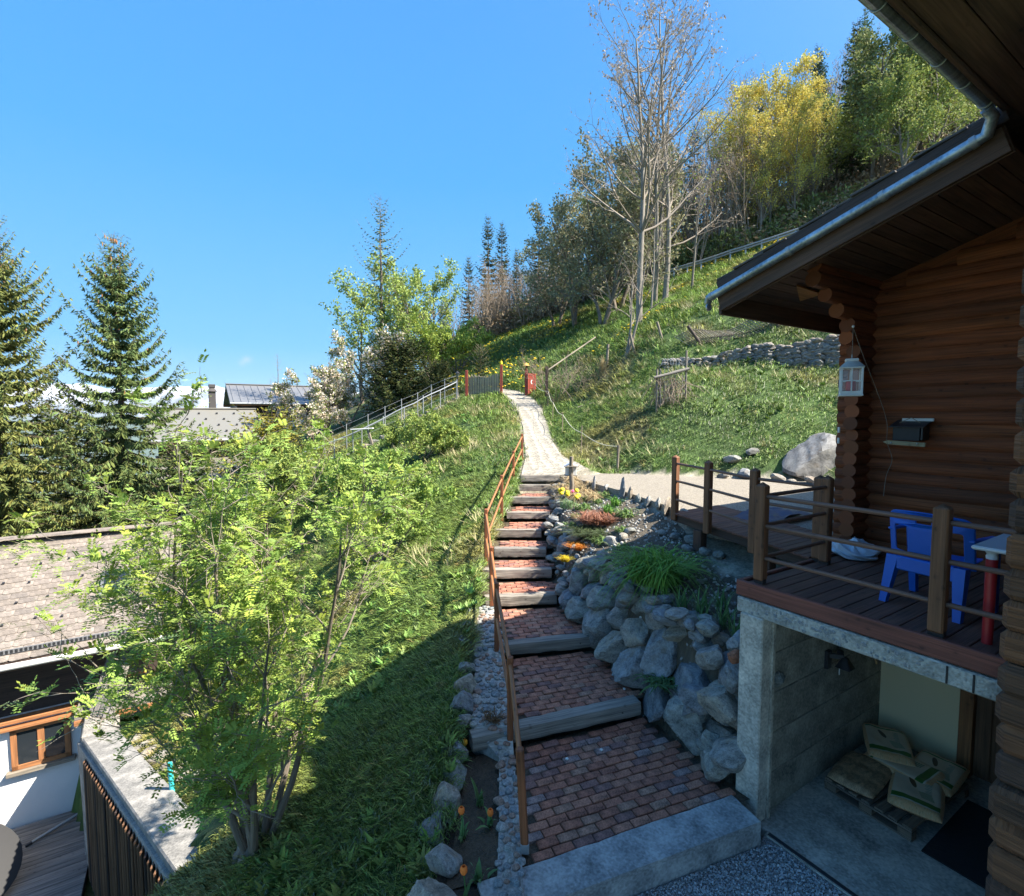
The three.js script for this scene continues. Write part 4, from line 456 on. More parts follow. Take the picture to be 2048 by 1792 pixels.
// ---------- things on and under the deck ----------
function onHouse(o, u, e, v, turn = 0) { o.position.copy(W(u, e, v)); o.rotation.y = TH + turn; return o; }
{ // blue plastic armchair, seen from behind
  const c = thing('plastic_chair', 'blue moulded plastic armchair on the deck', 'chair'); onHouse(c, 5.2, -1.65, 1.73, -0.1);
  // local: x = away from the rail (front of the chair), z = sideways
  const seat = new MB(), N = 8; const S = (a, b) => v3(lerp(0.02, 0.46, a), 0.42 - 0.03 * Math.sin(a * Math.PI) - 0.02 * Math.sin(b * Math.PI) + 0.02 * a, lerp(-0.22, 0.22, b) * (0.92 + 0.1 * a));
  for (let i = 0; i < N; i++) for (let j = 0; j < N; j++) { const q = [S(i / N, j / N), S(i / N, (j + 1) / N), S((i + 1) / N, (j + 1) / N), S((i + 1) / N, j / N)]; seat.quad(q[0], q[1], q[2], q[3]); const d = p => p.clone().setY(p.y - 0.012); seat.quad(d(q[3]), d(q[2]), d(q[1]), d(q[0])); } part(c, 'seat', seat.build(), M.blue);
  const sh = new THREE.Shape(); sh.moveTo(-0.3, 0); sh.lineTo(-0.3, 0.34); sh.quadraticCurveTo(-0.3, 0.4, -0.24, 0.415); sh.quadraticCurveTo(0, 0.45, 0.24, 0.415); sh.quadraticCurveTo(0.3, 0.4, 0.3, 0.34); sh.lineTo(0.3, 0); sh.lineTo(0.22, 0); sh.lineTo(0.22, -0.0); sh.lineTo(0.1, -0.06); sh.lineTo(-0.1, -0.06); sh.lineTo(-0.22, 0);
  const hole = (x0, x1, y0, y1, q) => { const p = new THREE.Path(); p.moveTo(x0 + q, y0); p.lineTo(x1 - q, y0); p.quadraticCurveTo(x1, y0, x1, y0 + q); p.lineTo(x1, y1 - q); p.quadraticCurveTo(x1, y1, x1 - q, y1); p.lineTo(x0 + q, y1); p.quadraticCurveTo(x0, y1, x0, y1 - q); p.lineTo(x0, y0 + q); p.quadraticCurveTo(x0, y0, x0 + q, y0); sh.holes.push(p); }; hole(-0.25, -0.12, 0.06, 0.3, 0.03); hole(0.12, 0.25, 0.06, 0.3, 0.03); hole(-0.06, 0.06, 0.33, 0.37, 0.015);
  const bk = new THREE.ExtrudeGeometry(sh, { depth: 0.014, bevelEnabled: true, bevelSize: 0.005, bevelThickness: 0.005, bevelSegments: 1, curveSegments: 6 }); { const P = bk.attributes.position; for (let i = 0; i < P.count; i++) { const x = P.getX(i), y = P.getY(i), z = P.getZ(i); P.setXYZ(i, z + 0.02 - y * 0.16 + x * x * 1.1, y + 0.4, x); } bk.computeVertexNormals(); } part(c, 'backrest', bk, M.blue);
  for (const s of [-1, 1]) { part(c, 'armrest', new MB().beam(v3(0.06, 0.64, s * 0.285), v3(0.44, 0.64, s * 0.3), 0.055, 0.02, 0.008).build(), M.blue);
    const leg = (a, b, w0, w1) => { const m = new MB(), f = (p, w, k) => p.clone().add(v3(k[0] * w, 0, k[1] * w)); const C = [[-1, -1], [1, -1], [1, 1], [-1, 1]]; for (let i = 0; i < 4; i++) m.quad(f(b, w1, C[i]), f(b, w1, C[(i + 1) % 4]), f(a, w0, C[(i + 1) % 4]), f(a, w0, C[i])); m.quad(f(b, w1, C[3]), f(b, w1, C[2]), f(b, w1, C[1]), f(b, w1, C[0])); return m.build(); };
    part(c, 'leg', leg(v3(0.05, 0.42, s * 0.24), v3(-0.04, 0, s * 0.27), 0.045, 0.026), M.blue); part(c, 'leg', leg(v3(0.43, 0.64, s * 0.295), v3(0.5, 0, s * 0.29), 0.035, 0.026), M.blue); }
  part(c, 'seat_apron', new MB().box(0.0, 0.03, 0.3, 0.42, -0.21, 0.21, 0.01).build(), M.blue);
}
{ // white table with red legs
  const t = thing('plastic_table', 'white topped table with red tubular legs beside the blue chair', 'table'); onHouse(t, 5.2, -1.65, 0.83, 0);
  part(t, 'tabletop', cbox(0.95, 0.03, 0.95, 0.014).translate(0.02, 0.7, 0), M.tableWhite); for (const [a, b] of [[-0.36, -0.38], [-0.36, 0.38], [0.4, -0.38], [0.4, 0.38]]) { const l = part(t, 'leg', new THREE.CylinderGeometry(0.034, 0.032, 0.62, 16).translate(a, 0.31, b), M.red); part(l, 'leg_collar', lathe([[0.034, 0], [0.036, 0.02], [0.03, 0.035], [0.045, 0.06], [0.06, 0.065]], 16).translate(a, 0.62, b), M.tableWhite); }
}
{ // hanging lantern with red candle
  const l = thing('hanging_lantern', 'white wooden lantern with red candle hanging from the eave', 'lantern'); onHouse(l, 6.02, 0.21, 2.72, 0.5); l.scale.setScalar(1.08);
  const w = 0.085, hgt = 0.26; part(l, 'base', cbox(0.2, 0.018, 0.2, 0.004), M.whitePaint); part(l, 'roof', new MB().geo(new THREE.CylinderGeometry(0.07, 0.148, 0.06, 4, 1).rotateY(Math.PI / 4), M4(0, hgt + 0.045, 0)).box(-0.055, 0.055, hgt + 0.075, hgt + 0.1, -0.055, 0.055).box(-0.1, 0.1, hgt, hgt + 0.016, -0.1, 0.1).build(), M.whitePaint);
  for (const a of [-w, w]) for (const b of [-w, w]) part(l, 'corner_post', cbox(0.02, hgt, 0.02, 0.003).translate(a, hgt / 2, b), M.whitePaint);
  for (const s of [-1, 1]) { part(l, 'glazing_bars', new MB().box(-0.006, 0.006, 0.01, hgt, s * w - 0.005, s * w + 0.005, 0.002).box(-w, w, hgt * 0.52, hgt * 0.56, s * w - 0.005, s * w + 0.005, 0.002).box(-w, w, 0.01, 0.04, s * w - 0.005, s * w + 0.005, 0.002).build(), M.whitePaint); part(l, 'glazing_bars', new MB().box(s * w - 0.005, s * w + 0.005, 0.01, hgt, -0.006, 0.006, 0.002).box(s * w - 0.005, s * w + 0.005, hgt * 0.52, hgt * 0.56, -w, w, 0.002).box(s * w - 0.005, s * w + 0.005, 0.01, 0.04, -w, w, 0.002).build(), M.whitePaint); }
  const gl = new THREE.MeshPhysicalMaterial({ color: 0xffffff, transmission: 1, thickness: 0, roughness: 0.05 }); for (const s of [-1, 1]) { part(l, 'pane', new THREE.PlaneGeometry(2 * w, hgt - 0.02).translate(0, hgt / 2, s * (w - 0.008)), gl); part(l, 'pane', new THREE.PlaneGeometry(2 * w, hgt - 0.02).rotateY(Math.PI / 2).translate(s * (w - 0.008), hgt / 2, 0), gl); }
  part(l, 'candle', lathe([[0, 0], [0.042, 0], [0.042, 0.125], [0.036, 0.13], [0, 0.124]], 18).translate(0, 0.01, 0), M.red); part(l, 'ring', new THREE.TorusGeometry(0.022, 0.004, 6, 16).translate(0, hgt + 0.122, 0), M.galv);
  const c = thing('cord', 'thin pale cord running from the lantern hook down the log corner', 'cord'); houseGroup(c); const hook = HL(6.02, 0.93, 2.72); part(c, 'hook_line', new MB().tube([hook, HL(6.02, 0.62, 2.72)], 0.003, 5).build(), M.oldWood);
  part(c, 'slack_line', new MB().tube(new THREE.CatmullRomCurve3([hook, HL(6.2, 0.72, 2.72), HL(6.66, -0.08, 2.62), HL(6.66, -0.3, 2.61), HL(6.68, -0.5, 2.56), HL(6.66, -0.68, 2.6), HL(6.66, -0.92, 2.62)]).getPoints(40), 0.003, 5).build(), M.oldWood); part(c, 'knob', new THREE.SphereGeometry(0.014, 10, 8).translate(hook.x, hook.y + 0.01, hook.z), M.whitePaint);
}
{ // black bird feeder with a pale perch board, and the white bar above it
  const f = thing('bird_feeder', 'black box bird feeder with pale pointed perch board on the log wall', 'bird feeder'); onHouse(f, 6.95, -0.29, 2.5, 0);
  part(f, 'box', new MB().box(-0.08, 0.1, 0, 0.17, -0.14, 0.12).build(), M.dark); part(f, 'roof', new MB().geo(cbox(0.24, 0.014, 0.34, 0.003).rotateZ(0.3), M4(0, 0.19, 0)).build(), M.black); part(f, 'side_panel', new MB().box(-0.085, 0.09, 0.01, 0.16, 0.13, 0.15).build(), M.black);
  const ps = new THREE.Shape([[-0.19, -0.022], [0.17, -0.022], [0.215, 0], [0.17, 0.022], [-0.19, 0.022]].map(p => new THREE.Vector2(...p))); part(f, 'perch_board', new THREE.ExtrudeGeometry(ps, { depth: 0.03, bevelEnabled: false }).rotateY(Math.PI / 2).rotateX(0.04).translate(-0.13, -0.03, 0), wood([0.5, 0.42, 0.25])); for (const z of [-0.13, 0.12]) part(f, 'screw', new THREE.SphereGeometry(0.011, 8, 6).translate(-0.133, -0.028, z), M.galv); part(f, 'wire', new MB().tube([v3(-0.02, 0.2, -0.1), v3(0.02, 0.26, 0), v3(-0.02, 0.2, 0.1)], 0.004, 5).build(), M.twigBrown);
  const b = solo('wall_bracket', cbox(0.02, 0.035, 0.3, 0.004), M.whitePaint, 'short white bar fixed to the log wall above the bird feeder', 'bracket'); onHouse(b, 7.03, -0.055, 2.46, 0);
  for (const e of [-0.18, -0.31]) { const q = solo('wall_clip', cbox(0.02, 0.07, 0.025, 0.004), M.whitePaint, 'small white clip on the crossed log ends', 'clip', 'clips on the log corner'); onHouse(q, 6.66, e, 3.12, 0); }
}
{ // lamp, tap
  const l = thing('wall_lamp', 'black angular wall lamp on the concrete wall of the undercroft', 'lamp'); onHouse(l, 5.84, -2.72, 2.77, 0); part(l, 'mount', cbox(0.09, 0.2, 0.04, 0.006).translate(0, 0.05, 0.02), M.black); part(l, 'arm', new MB().beam(v3(0, 0.1, 0.03), v3(0.05, 0.12, 0.16), 0.03, 0.05).build(), M.black); part(l, 'hood', new THREE.CylinderGeometry(0.03, 0.1, 0.11, 4, 1).rotateY(Math.PI / 4).translate(0.05, 0.06, 0.17), M.black); part(l, 'sensor', cbox(0.05, 0.08, 0.06, 0.01).translate(0.09, 0.12, 0.1), M.black); part(l, 'spout', new THREE.CylinderGeometry(0.006, 0.006, 0.08, 8).translate(0.04, -0.05, 0.12), M.whitePaint);
  const t = thing('garden_tap', 'small brass tap with red wheel on the undercroft wall', 'tap'); onHouse(t, 6.77, -2.87, 2.77, 0); const br = mat([0.35, 0.22, 0.1], { metalness: 0.8, roughness: 0.4 }); part(t, 'pipe', new MB().tube([v3(0, 0.2, 0.02), v3(0, 0.06, 0.03), v3(0, 0.0, 0.1), v3(0, -0.06, 0.12)], 0.014, 8).build(), br); part(t, 'valve', lathe([[0, 0], [0.022, 0], [0.022, 0.04], [0, 0.045]], 10).translate(0, 0, 0.07), br); part(t, 'wheel', new THREE.TorusGeometry(0.032, 0.008, 6, 14).rotateX(Math.PI / 2).translate(0, 0.15, 0.06), M.red);
}
{ // pallet with five sacks of pellets, doormat
  const p = thing('pallet', 'wooden pallet on the undercroft floor carrying pellet sacks', 'pallet'); onHouse(p, 6.2, -3.99, 2.2, -0.06); const pm = [wood([0.3, 0.22, 0.15]), wood([0.26, 0.2, 0.15])];
  for (let i = 0; i < 7; i++) part(p, 'slat', cbox(1.2, 0.022, 0.08, 0.004, i).translate(0, 0.125, -0.36 + i * 0.12), pm[i % 2]); for (const x of [-0.55, 0, 0.55]) { part(p, 'cross_board', cbox(0.1, 0.022, 0.8, 0.004).translate(x, 0.1, 0), pm[1]); part(p, 'base_board', cbox(0.1, 0.022, 0.8, 0.004).translate(x, 0.012, 0), pm[1]); for (const z of [-0.34, 0, 0.34]) part(p, 'block', cbox(0.1, 0.066, 0.12, 0.005).translate(x, 0.056, z), pm[0]); }
  const c = document.createElement('canvas'); c.width = 256; c.height = 256; const x = c.getContext('2d'); x.fillStyle = '#d6a978'; x.fillRect(0, 0, 256, 256); for (let i = 0; i < 1500; i++) { x.fillStyle = ['#cdb085', '#b08f62', '#d8bd94'][i % 3]; x.fillRect(hash(i, 1, 1) * 256, hash(i, 2, 1) * 256, 5, 2); }
  x.fillStyle = '#cfbfa4'; x.fillRect(66, 18, 166, 220); x.fillStyle = '#2f6a25'; x.fillRect(40, 18, 26, 220); x.fillStyle = '#c4c4b4'; x.fillRect(34, 18, 6, 220); x.fillStyle = '#7f8f6f'; for (let i = 0; i < 6; i++) x.fillRect(84 + i * 7, 44 + i * 3, 5, 60); x.fillStyle = '#4c3520'; x.beginPath(); x.ellipse(170, 150, 34, 13, 0.5, 0, 7); x.fill(); x.fillStyle = '#2f6a25'; x.fillRect(214, 18, 10, 220); x.fillStyle = '#8d9a86'; for (let i = 0; i < 9; i++) x.fillRect(120 + i * 9, 60, 5, 22 + (i * 7) % 12);
  const tx = new THREE.CanvasTexture(c); tx.colorSpace = THREE.SRGBColorSpace; const sackM = new THREE.MeshPhysicalMaterial({ map: tx, roughness: 0.45, clearcoat: 0.3, clearcoatRoughness: 0.4 }), plain = mat([0.7, 0.45, 0.25], { map: T.speck, roughness: 0.5 });
  const sackGeo = s => { const g = new THREE.BoxGeometry(0.68, 0.13, 0.44, 20, 4, 14), P = g.attributes.position; for (let i = 0; i < P.count; i++) { let a = P.getX(i) / 0.34, b = P.getZ(i) / 0.22, y = P.getY(i) / 0.065; const k = Math.pow(Math.max(0, 1 - Math.pow(Math.abs(a), 8)), 0.5) * Math.pow(Math.max(0, 1 - Math.pow(Math.abs(b), 6)), 0.5); P.setY(i, 0.048 + y * 0.048 * (0.12 + 0.88 * k) + (fbm(a * 3 + s, b * 3, s, 3) - 0.5) * 0.03 * k - (y > 0 ? 0 : 0)); P.setX(i, a * 0.34 * (1 - 0.05 * b * b)); P.setZ(i, b * 0.22 * (1 - 0.06 * a * a)); } const uv = g.attributes.uv; for (let i = 0; i < P.count; i++) uv.setXY(i, clamp(P.getX(i) / 0.68 + 0.5, 0.01, 0.99), clamp(P.getZ(i) / 0.44 + 0.5, 0.01, 0.99)); g.computeVertexNormals(); return g; };
  [['plain tan sack of pellets at the wall side of the pallet', 5.93, 0.136, 2.42, 0.1, plain], ['pellet sack with green band lying across the front of the pallet', 6.08, 0.136, 1.98, 0.28, sackM], ['pellet sack lying against the cream wall at the back of the pallet', 6.62, 0.136, 2.0, 0.05, sackM], ['pellet sack on top in the corner of the two walls', 6.62, 0.2, 2.45, 0.5, sackM], ['pellet sack squeezed in the middle of the pile', 6.42, 0.15, 2.2, 1.5, sackM]].forEach(([l, u, e, v, t, m], i) => { const s = thing('pellet_sack', l, 'sack', 'sacks on the pallet'); onHouse(s, u, -3.99 + e, v, t); part(s, 'bag', sackGeo(i * 3 + 1), m); part(s, 'seam', new MB().box(0.3, 0.325, 0.055, 0.06, -0.19, 0.19, 0.001).build(), m); });
  const d = solo('doormat', new MB().box(-0.58, 0.58, 0, 0.014, -0.33, 0.33, 0.006).build(), mat([0.018, 0.018, 0.02], { bumpMap: T.mottleB, bumpScale: 0.01, roughness: 1 }), 'black doormat on the concrete floor before the brown door', 'doormat'); onHouse(d, 6.12, -3.99, 1.42, 0);
  // things left on the gravel behind the deck
  const tp = thing('folded_tarp', 'crumpled dark blue tarpaulin on the gravel behind the walkway', 'tarpaulin'); onHouse(tp, 7.9, -1.66, 4.6, 0); const tg = new THREE.PlaneGeometry(1.3, 0.7, 26, 16).rotateX(-Math.PI / 2), TP = tg.attributes.position; for (let i = 0; i < TP.count; i++) TP.setY(i, 0.02 + 0.16 * fbm(TP.getX(i) * 4, TP.getZ(i) * 5, 9, 3) * Math.max(0, 1 - Math.pow(Math.abs(TP.getX(i)) / 0.66, 4))); tg.computeVertexNormals(); part(tp, 'sheet', tg, mat([0.03, 0.04, 0.09], { side: THREE.DoubleSide, roughness: 0.5 }));
  const bg = thing('white_bag', 'white plastic bag slumped on the deck by the log corner', 'bag'); onHouse(bg, 6.55, -1.65, 2.85, 0.4); const g2 = new THREE.SphereGeometry(0.2, 32, 22), q2 = g2.attributes.position; for (let i = 0; i < q2.count; i++) { const a = q2.getX(i), b = q2.getY(i), cc = q2.getZ(i), k = 0.45 + 1.1 * fbm(a * 14 + 4, b * 14 + cc * 11, 12, 4); q2.setXYZ(i, a * k * 1.5, Math.max(0.004, (b * 0.4 + 0.05) * k * k), cc * k * 1.1); } g2.computeVertexNormals(); part(bg, 'sheet', g2, mat([0.6, 0.66, 0.75], { roughness: 0.4 }));
  const hs = thing('hose_coil', 'dark green garden hose looped on the gravel by the house', 'hose'); onHouse(hs, 8.0, -1.4, 3.6, 0.8); for (const s of [0, 0.05]) part(hs, 'loop', new THREE.TorusGeometry(0.2, 0.015, 6, 24, 5.2).translate(s, 0, s), M.green);
}
// ---------- stair handrail ----------
{
  const h = thing('stair_handrail', 'red-brown wooden handrail stepping up the left of the brick stairs', 'handrail');
  const P = [[0.11, -3.7, 4.17, 0.88], [-0.02, -3.54, 5.51, 0.87], [-0.22, -3.33, 7.16, 0.95], [-0.35, -3.12, 8.53, 0.9], [-0.51, -2.91, 9.92, 1.08], [-0.24, -2.35, 11.81, 0.96], [0.04, -1.85, 13.97, 0.87], [0.30, -1.4, 15.3, 0.84]], top = [];
  P.forEach(([x, e, Z, hh], i) => { const ty = e + hh, tx = i === 0 ? x - 0.045 : x, a = V(x, i ? e - 0.12 : e, Z), b = V(tx, ty, Z); const p = part(h, 'post', beam(a, b, 0.07, 0.07, 0.012), M.stairRail); top.push([b, V(x, e, Z)]); if (i === 0) part(p, 'post_shoe', cbox(0.075, 0.09, 0.075, 0.006).translate(x, e + 0.0, -Z), M.galv); if (i === 6) part(p, 'post_shoe', cbox(0.09, 0.14, 0.09, 0.006).translate(x, e - 0.03, -Z), M.concPale); });
  for (let i = 0; i + 1 < P.length; i++) { const a = top[i], b = top[i + 1]; for (const f of i === 0 ? [0.9] : [0.9, 0.45]) { const p = a[1].clone().lerp(a[0], f), q = b[1].clone().lerp(b[0], f); part(h, 'rail', new MB().tube([p, p.clone().lerp(q, 0.5).add(v3(0, 0.004, 0)), q], 0.024, 8).build(), M.stairBar); } }
}
// ---------- the neighbour's chalet below ----------
{
  const h = thing('slate_roof_chalet', 'neighbouring chalet with pale slate roof and white lower wall', 'house'); houseGroup(h); const r = mulberry(71);
  const ge = -4.80, gv = 13.28, re = -3.12, rv = 17.25, u0 = -9, u1 = -0.25, sl = (re - ge) / (rv - gv), RE = v => ge + (v - gv) * sl, ang = Math.atan(sl);
  part(h, 'white_wall', new MB().box(u0, -1.95, -8.75, -6.3, -14.18, -20, 0.01).build(), M.white);
  part(h, 'wooden_wall', new MB().box(u0, -0.85, -6.3, -4.9, -14.4, -20, 0.01).build(), M.darkWood);
  part(h, 'wall_sill', new MB().box(u0, -1.9, -6.36, -6.28, -14.08, -14.3, 0.01).build(), M.winWood);
  part(h, 'balcony_floor', new MB().box(-2.2, -0.5, -6.35, -6.22, -13.5, -14.4, 0.01).build(), M.greyWood[1]); part(h, 'balcony_edge', new MB().box(-2.2, -0.5, -6.45, -6.34, -13.46, -13.53, 0.005).build(), M.winWood); part(h, 'upper_window', new MB().box(-1.5, -1.0, -6.0, -5.3, -14.36, -14.41, 0.01).build(), M.winWood); part(h, 'upper_pane', new MB().box(-1.44, -1.06, -5.94, -5.36, -14.34, -14.36, 0.004).build(), M.glass);
  const win = part(h, 'window', new MB().box(-3.32, -3.22, -7.38, -6.5, -14.12, -14.22).box(-2.47, -2.37, -7.38, -6.5, -14.12, -14.22).box(-3.32, -2.37, -6.58, -6.48, -14.12, -14.22).box(-3.32, -2.37, -7.38, -7.28, -14.12, -14.22).box(-2.9, -2.79, -7.3, -6.55, -14.12, -14.22).build(), M.winWood);
  for (const a of [-3.22, -2.79]) part(win, 'pane', new MB().box(a, a + 0.32, -7.28, -6.58, -14.14, -14.18, 0.003).build(), M.glass); part(win, 'sill', new MB().box(-3.4, -2.3, -7.46, -7.38, -14.04, -14.22).build(), M.oldWood); part(win, 'lintel', new MB().box(-3.5, -2.2, -6.47, -6.42, -14.02, -14.2).build(), M.winWood);
  part(h, 'wall_lantern', new MB().box(-3.95, -3.75, -6.45, -6.25, -14.0, -14.18, 0.01).build(), M.galv);
  // roof
  part(h, 'roof_deck', beam(HL((u0 + u1) / 2, RE(gv) - 0.06, gv), HL((u0 + u1) / 2, RE(rv) - 0.06, rv), u1 - u0, 0.1, 0.005), M.darkWood);
  const bk = new MB(); bk.quad(HL(u1, re, rv), HL(u0, re, rv), HL(u0, ge, 21.4), HL(u1, ge, 21.4)); part(h, 'rear_slope', bk.build(), M.slates[1]);
  const gb = new MB(); gb.tri(HL(-0.85, -4.95, 14.3), HL(-0.85, -4.95, 20), HL(-0.85, re - 0.15, rv)); part(h, 'gable', gb.build(), M.darkWood);
  const rows = 22, ex = (rv - gv - 0.1) / Math.cos(ang) / rows; let n = 0; const sg = [0, 1, 2].map(i => { const s = new THREE.Shape(); const w = 0.155, l = ex + 0.06; s.moveTo(-w, l); s.lineTo(-w, 0.03); s.quadraticCurveTo(-w, 0, -w + 0.05, -0.005 - i * 0.004); s.lineTo(w - 0.06, 0.004 * i); s.quadraticCurveTo(w, 0, w, 0.04); s.lineTo(w, l); return new THREE.ExtrudeGeometry(s, { depth: 0.014, bevelEnabled: false, curveSegments: 3 }).rotateX(-Math.PI / 2); });
  const rest = new MB();
  for (let i = 0; i < rows; i++) for (let j = 0; j < 28; j++) {
    const u = u1 - 0.16 - j * 0.315 - (i % 2) * 0.155, d = i * ex, v = gv + 0.04 + d * Math.cos(ang), e = ge + 0.03 + d * Math.sin(ang) + r() * 0.006; const rx = ang - 0.06, m4 = M4(u, e + 0.012, -v, rx, (r() - 0.5) * 0.03, 0);
    if (j < 13) { const q = part(h, 'roof_slate', sg[n++ % 3], M.slates[Math.floor(r() * 4)]); q.applyMatrix4(m4); } else rest.geo(sg[0], m4);
  } part(h, 'far_slates', rest.build(), M.slates[0]).userData.kind = 'stuff';
  part(h, 'ridge_cap', new MB().beam(HL(u0, re + 0.09, rv - 0.12), HL(u1 + 0.02, re + 0.09, rv - 0.12), 0.42, 0.03).build(), M.slates[1]);
  for (let i = 0; i < 4; i++) for (let j = 0; j < 8; j++) { const v = gv + 1.0 + i * 0.62, u = -4.3 + j * 0.47 + i * 0.1 + (j % 2) * 0.03; part(h, 'snow_hook', new MB().box(-0.021, 0.021, 0, 0.04, -0.022, 0.022, 0.006).build(), M.black).applyMatrix4(M4(u, RE(v) + 0.05 + (j % 2) * 0.03, -v - (j % 2) * 0.08, ang)); }
  part(h, 'snow_guard', new MB().beam(HL(u0, RE(gv + 0.2) + 0.1, gv + 0.2), HL(u1, RE(gv + 0.2) + 0.1, gv + 0.2), 0.02, 0.09).build(), M.metalRoof); for (let j = 0; j < 60; j++) part(h, 'guard_slot', new MB().box(-0.02, 0.02, -0.03, 0.03, -0.004, 0.004, 0.002).build(), M.dark).applyMatrix4(M4(-4.6 + j * 0.07, RE(gv + 0.2) + 0.1, -(gv + 0.186)));
  part(h, 'gutter', new MB().tube([HL(u0, ge - 0.03, gv - 0.06), HL(u1, ge - 0.03, gv - 0.06)], 0.06, 10).build(), M.whitePaint); part(h, 'fascia', new MB().beam(HL(u0, ge - 0.08, gv + 0.03), HL(u1, ge - 0.08, gv + 0.03), 0.04, 0.14).build(), M.fascia);
  part(h, 'roof_window', new MB().box(-0.3, 0.3, -0.02, 0.08, -0.45, 0.45, 0.01).build(), M.metalRoof).applyMatrix4(M4(-1.55, RE(15.1) + 0.04, -15.1, ang)); part(h, 'roof_pane', new MB().box(-0.23, 0.23, 0.08, 0.09, -0.38, 0.38, 0.003).build(), M.glass).applyMatrix4(M4(-1.55, RE(15.1) + 0.045, -15.1, ang));
  // its terrace deck
  const d = thing('lower_deck', 'weathered grey plank deck below the white wall', 'deck'); houseGroup(d); for (let v = 10.3, i = 0; v < 14.16; v += 0.125, i++) part(d, 'deck_board', cbox(5.2, 0.03, 0.118, 0.004, i).translate(-4.5, -8.615 + (r() - 0.5) * 0.006, -v), M.greyWood[i % 3]); part(d, 'frame', new MB().box(-7.1, -1.9, -8.75, -8.63, -10.3, -14.16).build(), M.darkWood);
  const t = thing('black_parasol', 'closed black parasol canopy lying tilted by the grey deck', 'parasol'); onHouse(t, -3.55, -7.9, 12.25, 0.2); { const g = new THREE.CircleGeometry(0.8, 28); const P = g.attributes.position; for (let i = 0; i < P.count; i++) { const q = Math.hypot(P.getX(i), P.getY(i)); P.setZ(i, -0.18 * q * q); } g.computeVertexNormals(); part(t, 'canopy', g.rotateX(-0.85).rotateY(0.5), mat([0.02, 0.02, 0.022], { side: THREE.DoubleSide, roughness: 0.7 })); part(t, 'pole', new MB().tube([v3(-0.15, -0.72, 0.1), v3(0, 0, 0)], 0.02, 8).build(), M.galv); part(t, 'foot', new THREE.CylinderGeometry(0.25, 0.28, 0.08, 16).translate(-0.15, -0.67, 0.1), M.black); }
  const b = thing('brush_pole', 'pole with black ends lying on the grey deck', 'pole'); houseGroup(b); part(b, 'shaft', new MB().tube([HL(-2.95, -8.57, 13.4), HL(-2.25, -8.5, 13.75)], 0.03, 8).build(), M.galv); part(b, 'tip', new MB().tube([HL(-2.25, -8.5, 13.75), HL(-1.98, -8.47, 13.9)], 0.04, 8).build(), M.black); part(b, 'grip', new MB().tube([HL(-3.02, -8.58, 13.37), HL(-2.93, -8.57, 13.41)], 0.035, 8).build(), M.black);
  // retaining wall with concrete coping and boards
  const w = thing('retaining_wall', 'retaining wall with grey concrete coping above brown boards', 'wall'); houseGroup(w); const A = [-2.02, 12.5], B = [-0.26, 6.4], eA = -6.3, eB = -5.26;
  part(w, 'coping', beam(HL(A[0] + 0.35, eA, A[1]), HL(B[0] + 0.35, eB, B[1]), 0.52, 0.16, 0.02), M.oldConcrete); part(w, 'coping', beam(HL(A[0] + 0.32, -6.29, A[1]), HL(A[0] + 0.22, -6.3, 14.15), 0.5, 0.16, 0.02), M.oldConcrete);
  const body = new MB(); body.geo(beam(HL(A[0] + 0.35, eA - 1.5, A[1]), HL(B[0] + 0.35, eB - 1.5, B[1]), 0.62, 2.9, 0.01)); body.geo(beam(HL(A[0] + 0.35, -7.5, A[1]), HL(A[0] + 0.2, -7.5, 14.15), 0.62, 2.2, 0.01)); part(w, 'core', body.build(), M.oldConcrete);
  for (let i = 0; i < 34; i++) { const t2 = 0.13 + i / 40, u = lerp(A[0], B[0], t2), v = lerp(A[1], B[1], t2), q = part(w, 'board', cbox(0.03, 2.1, 0.135, 0.006, i), i % 5 === 1 ? M.darkWood : M.brownWood); q.position.copy(HL(u + 0.02 - (r() * 0.02), lerp(eA, eB, t2) - 0.1 - 1.05 * (1.05 + t2 * 0.3), v)); q.rotation.y = -0.28; q.scale.y = 1.05 + t2 * 0.3; }
  const blue = solo('blue_pole', new MB().tube([W(-0.35, -6.5, 8.9), W(-0.4, -5.2, 8.95)], 0.035, 8).build(), mat([0.04, 0.42, 0.45], { roughness: 0.4 }), 'turquoise pole standing at the concrete coping', 'pole');
  for (let i = 0; i < 9; i++) { const o = thing('slope_block', 'pale stone block stepping down the slope behind the coping', 'stone block', 'stone blocks behind the retaining wall'); const v = 12.6 - i * 0.5, u = RETU(v) + 0.9 + r() * 0.2; stone(o, 'block', SMALL[i % 6], M.warmStones[2], ...XZ(u, v).slice(0, 1), H(...XZ(u, v)) + 0.03, XZ(u, v)[1], 0.26, 0.12, 0.16, 0, TH + 0.4, 0); }
  for (let i = 0; i < 5; i++) { const u = -1.9 + i * 0.06, o = solo('leaning_plank', beam(W(-1.9 + i * 0.09, -6.2, 13.3 - i * 0.1), W(-1.5 + i * 0.09, -4.95 + r() * 0.2, 13.9), 0.11, 0.025), M.greyWood[i % 3], 'grey weathered plank leaning under the slate eave', 'plank', 'planks leaning by the neighbour chalet'); }
}
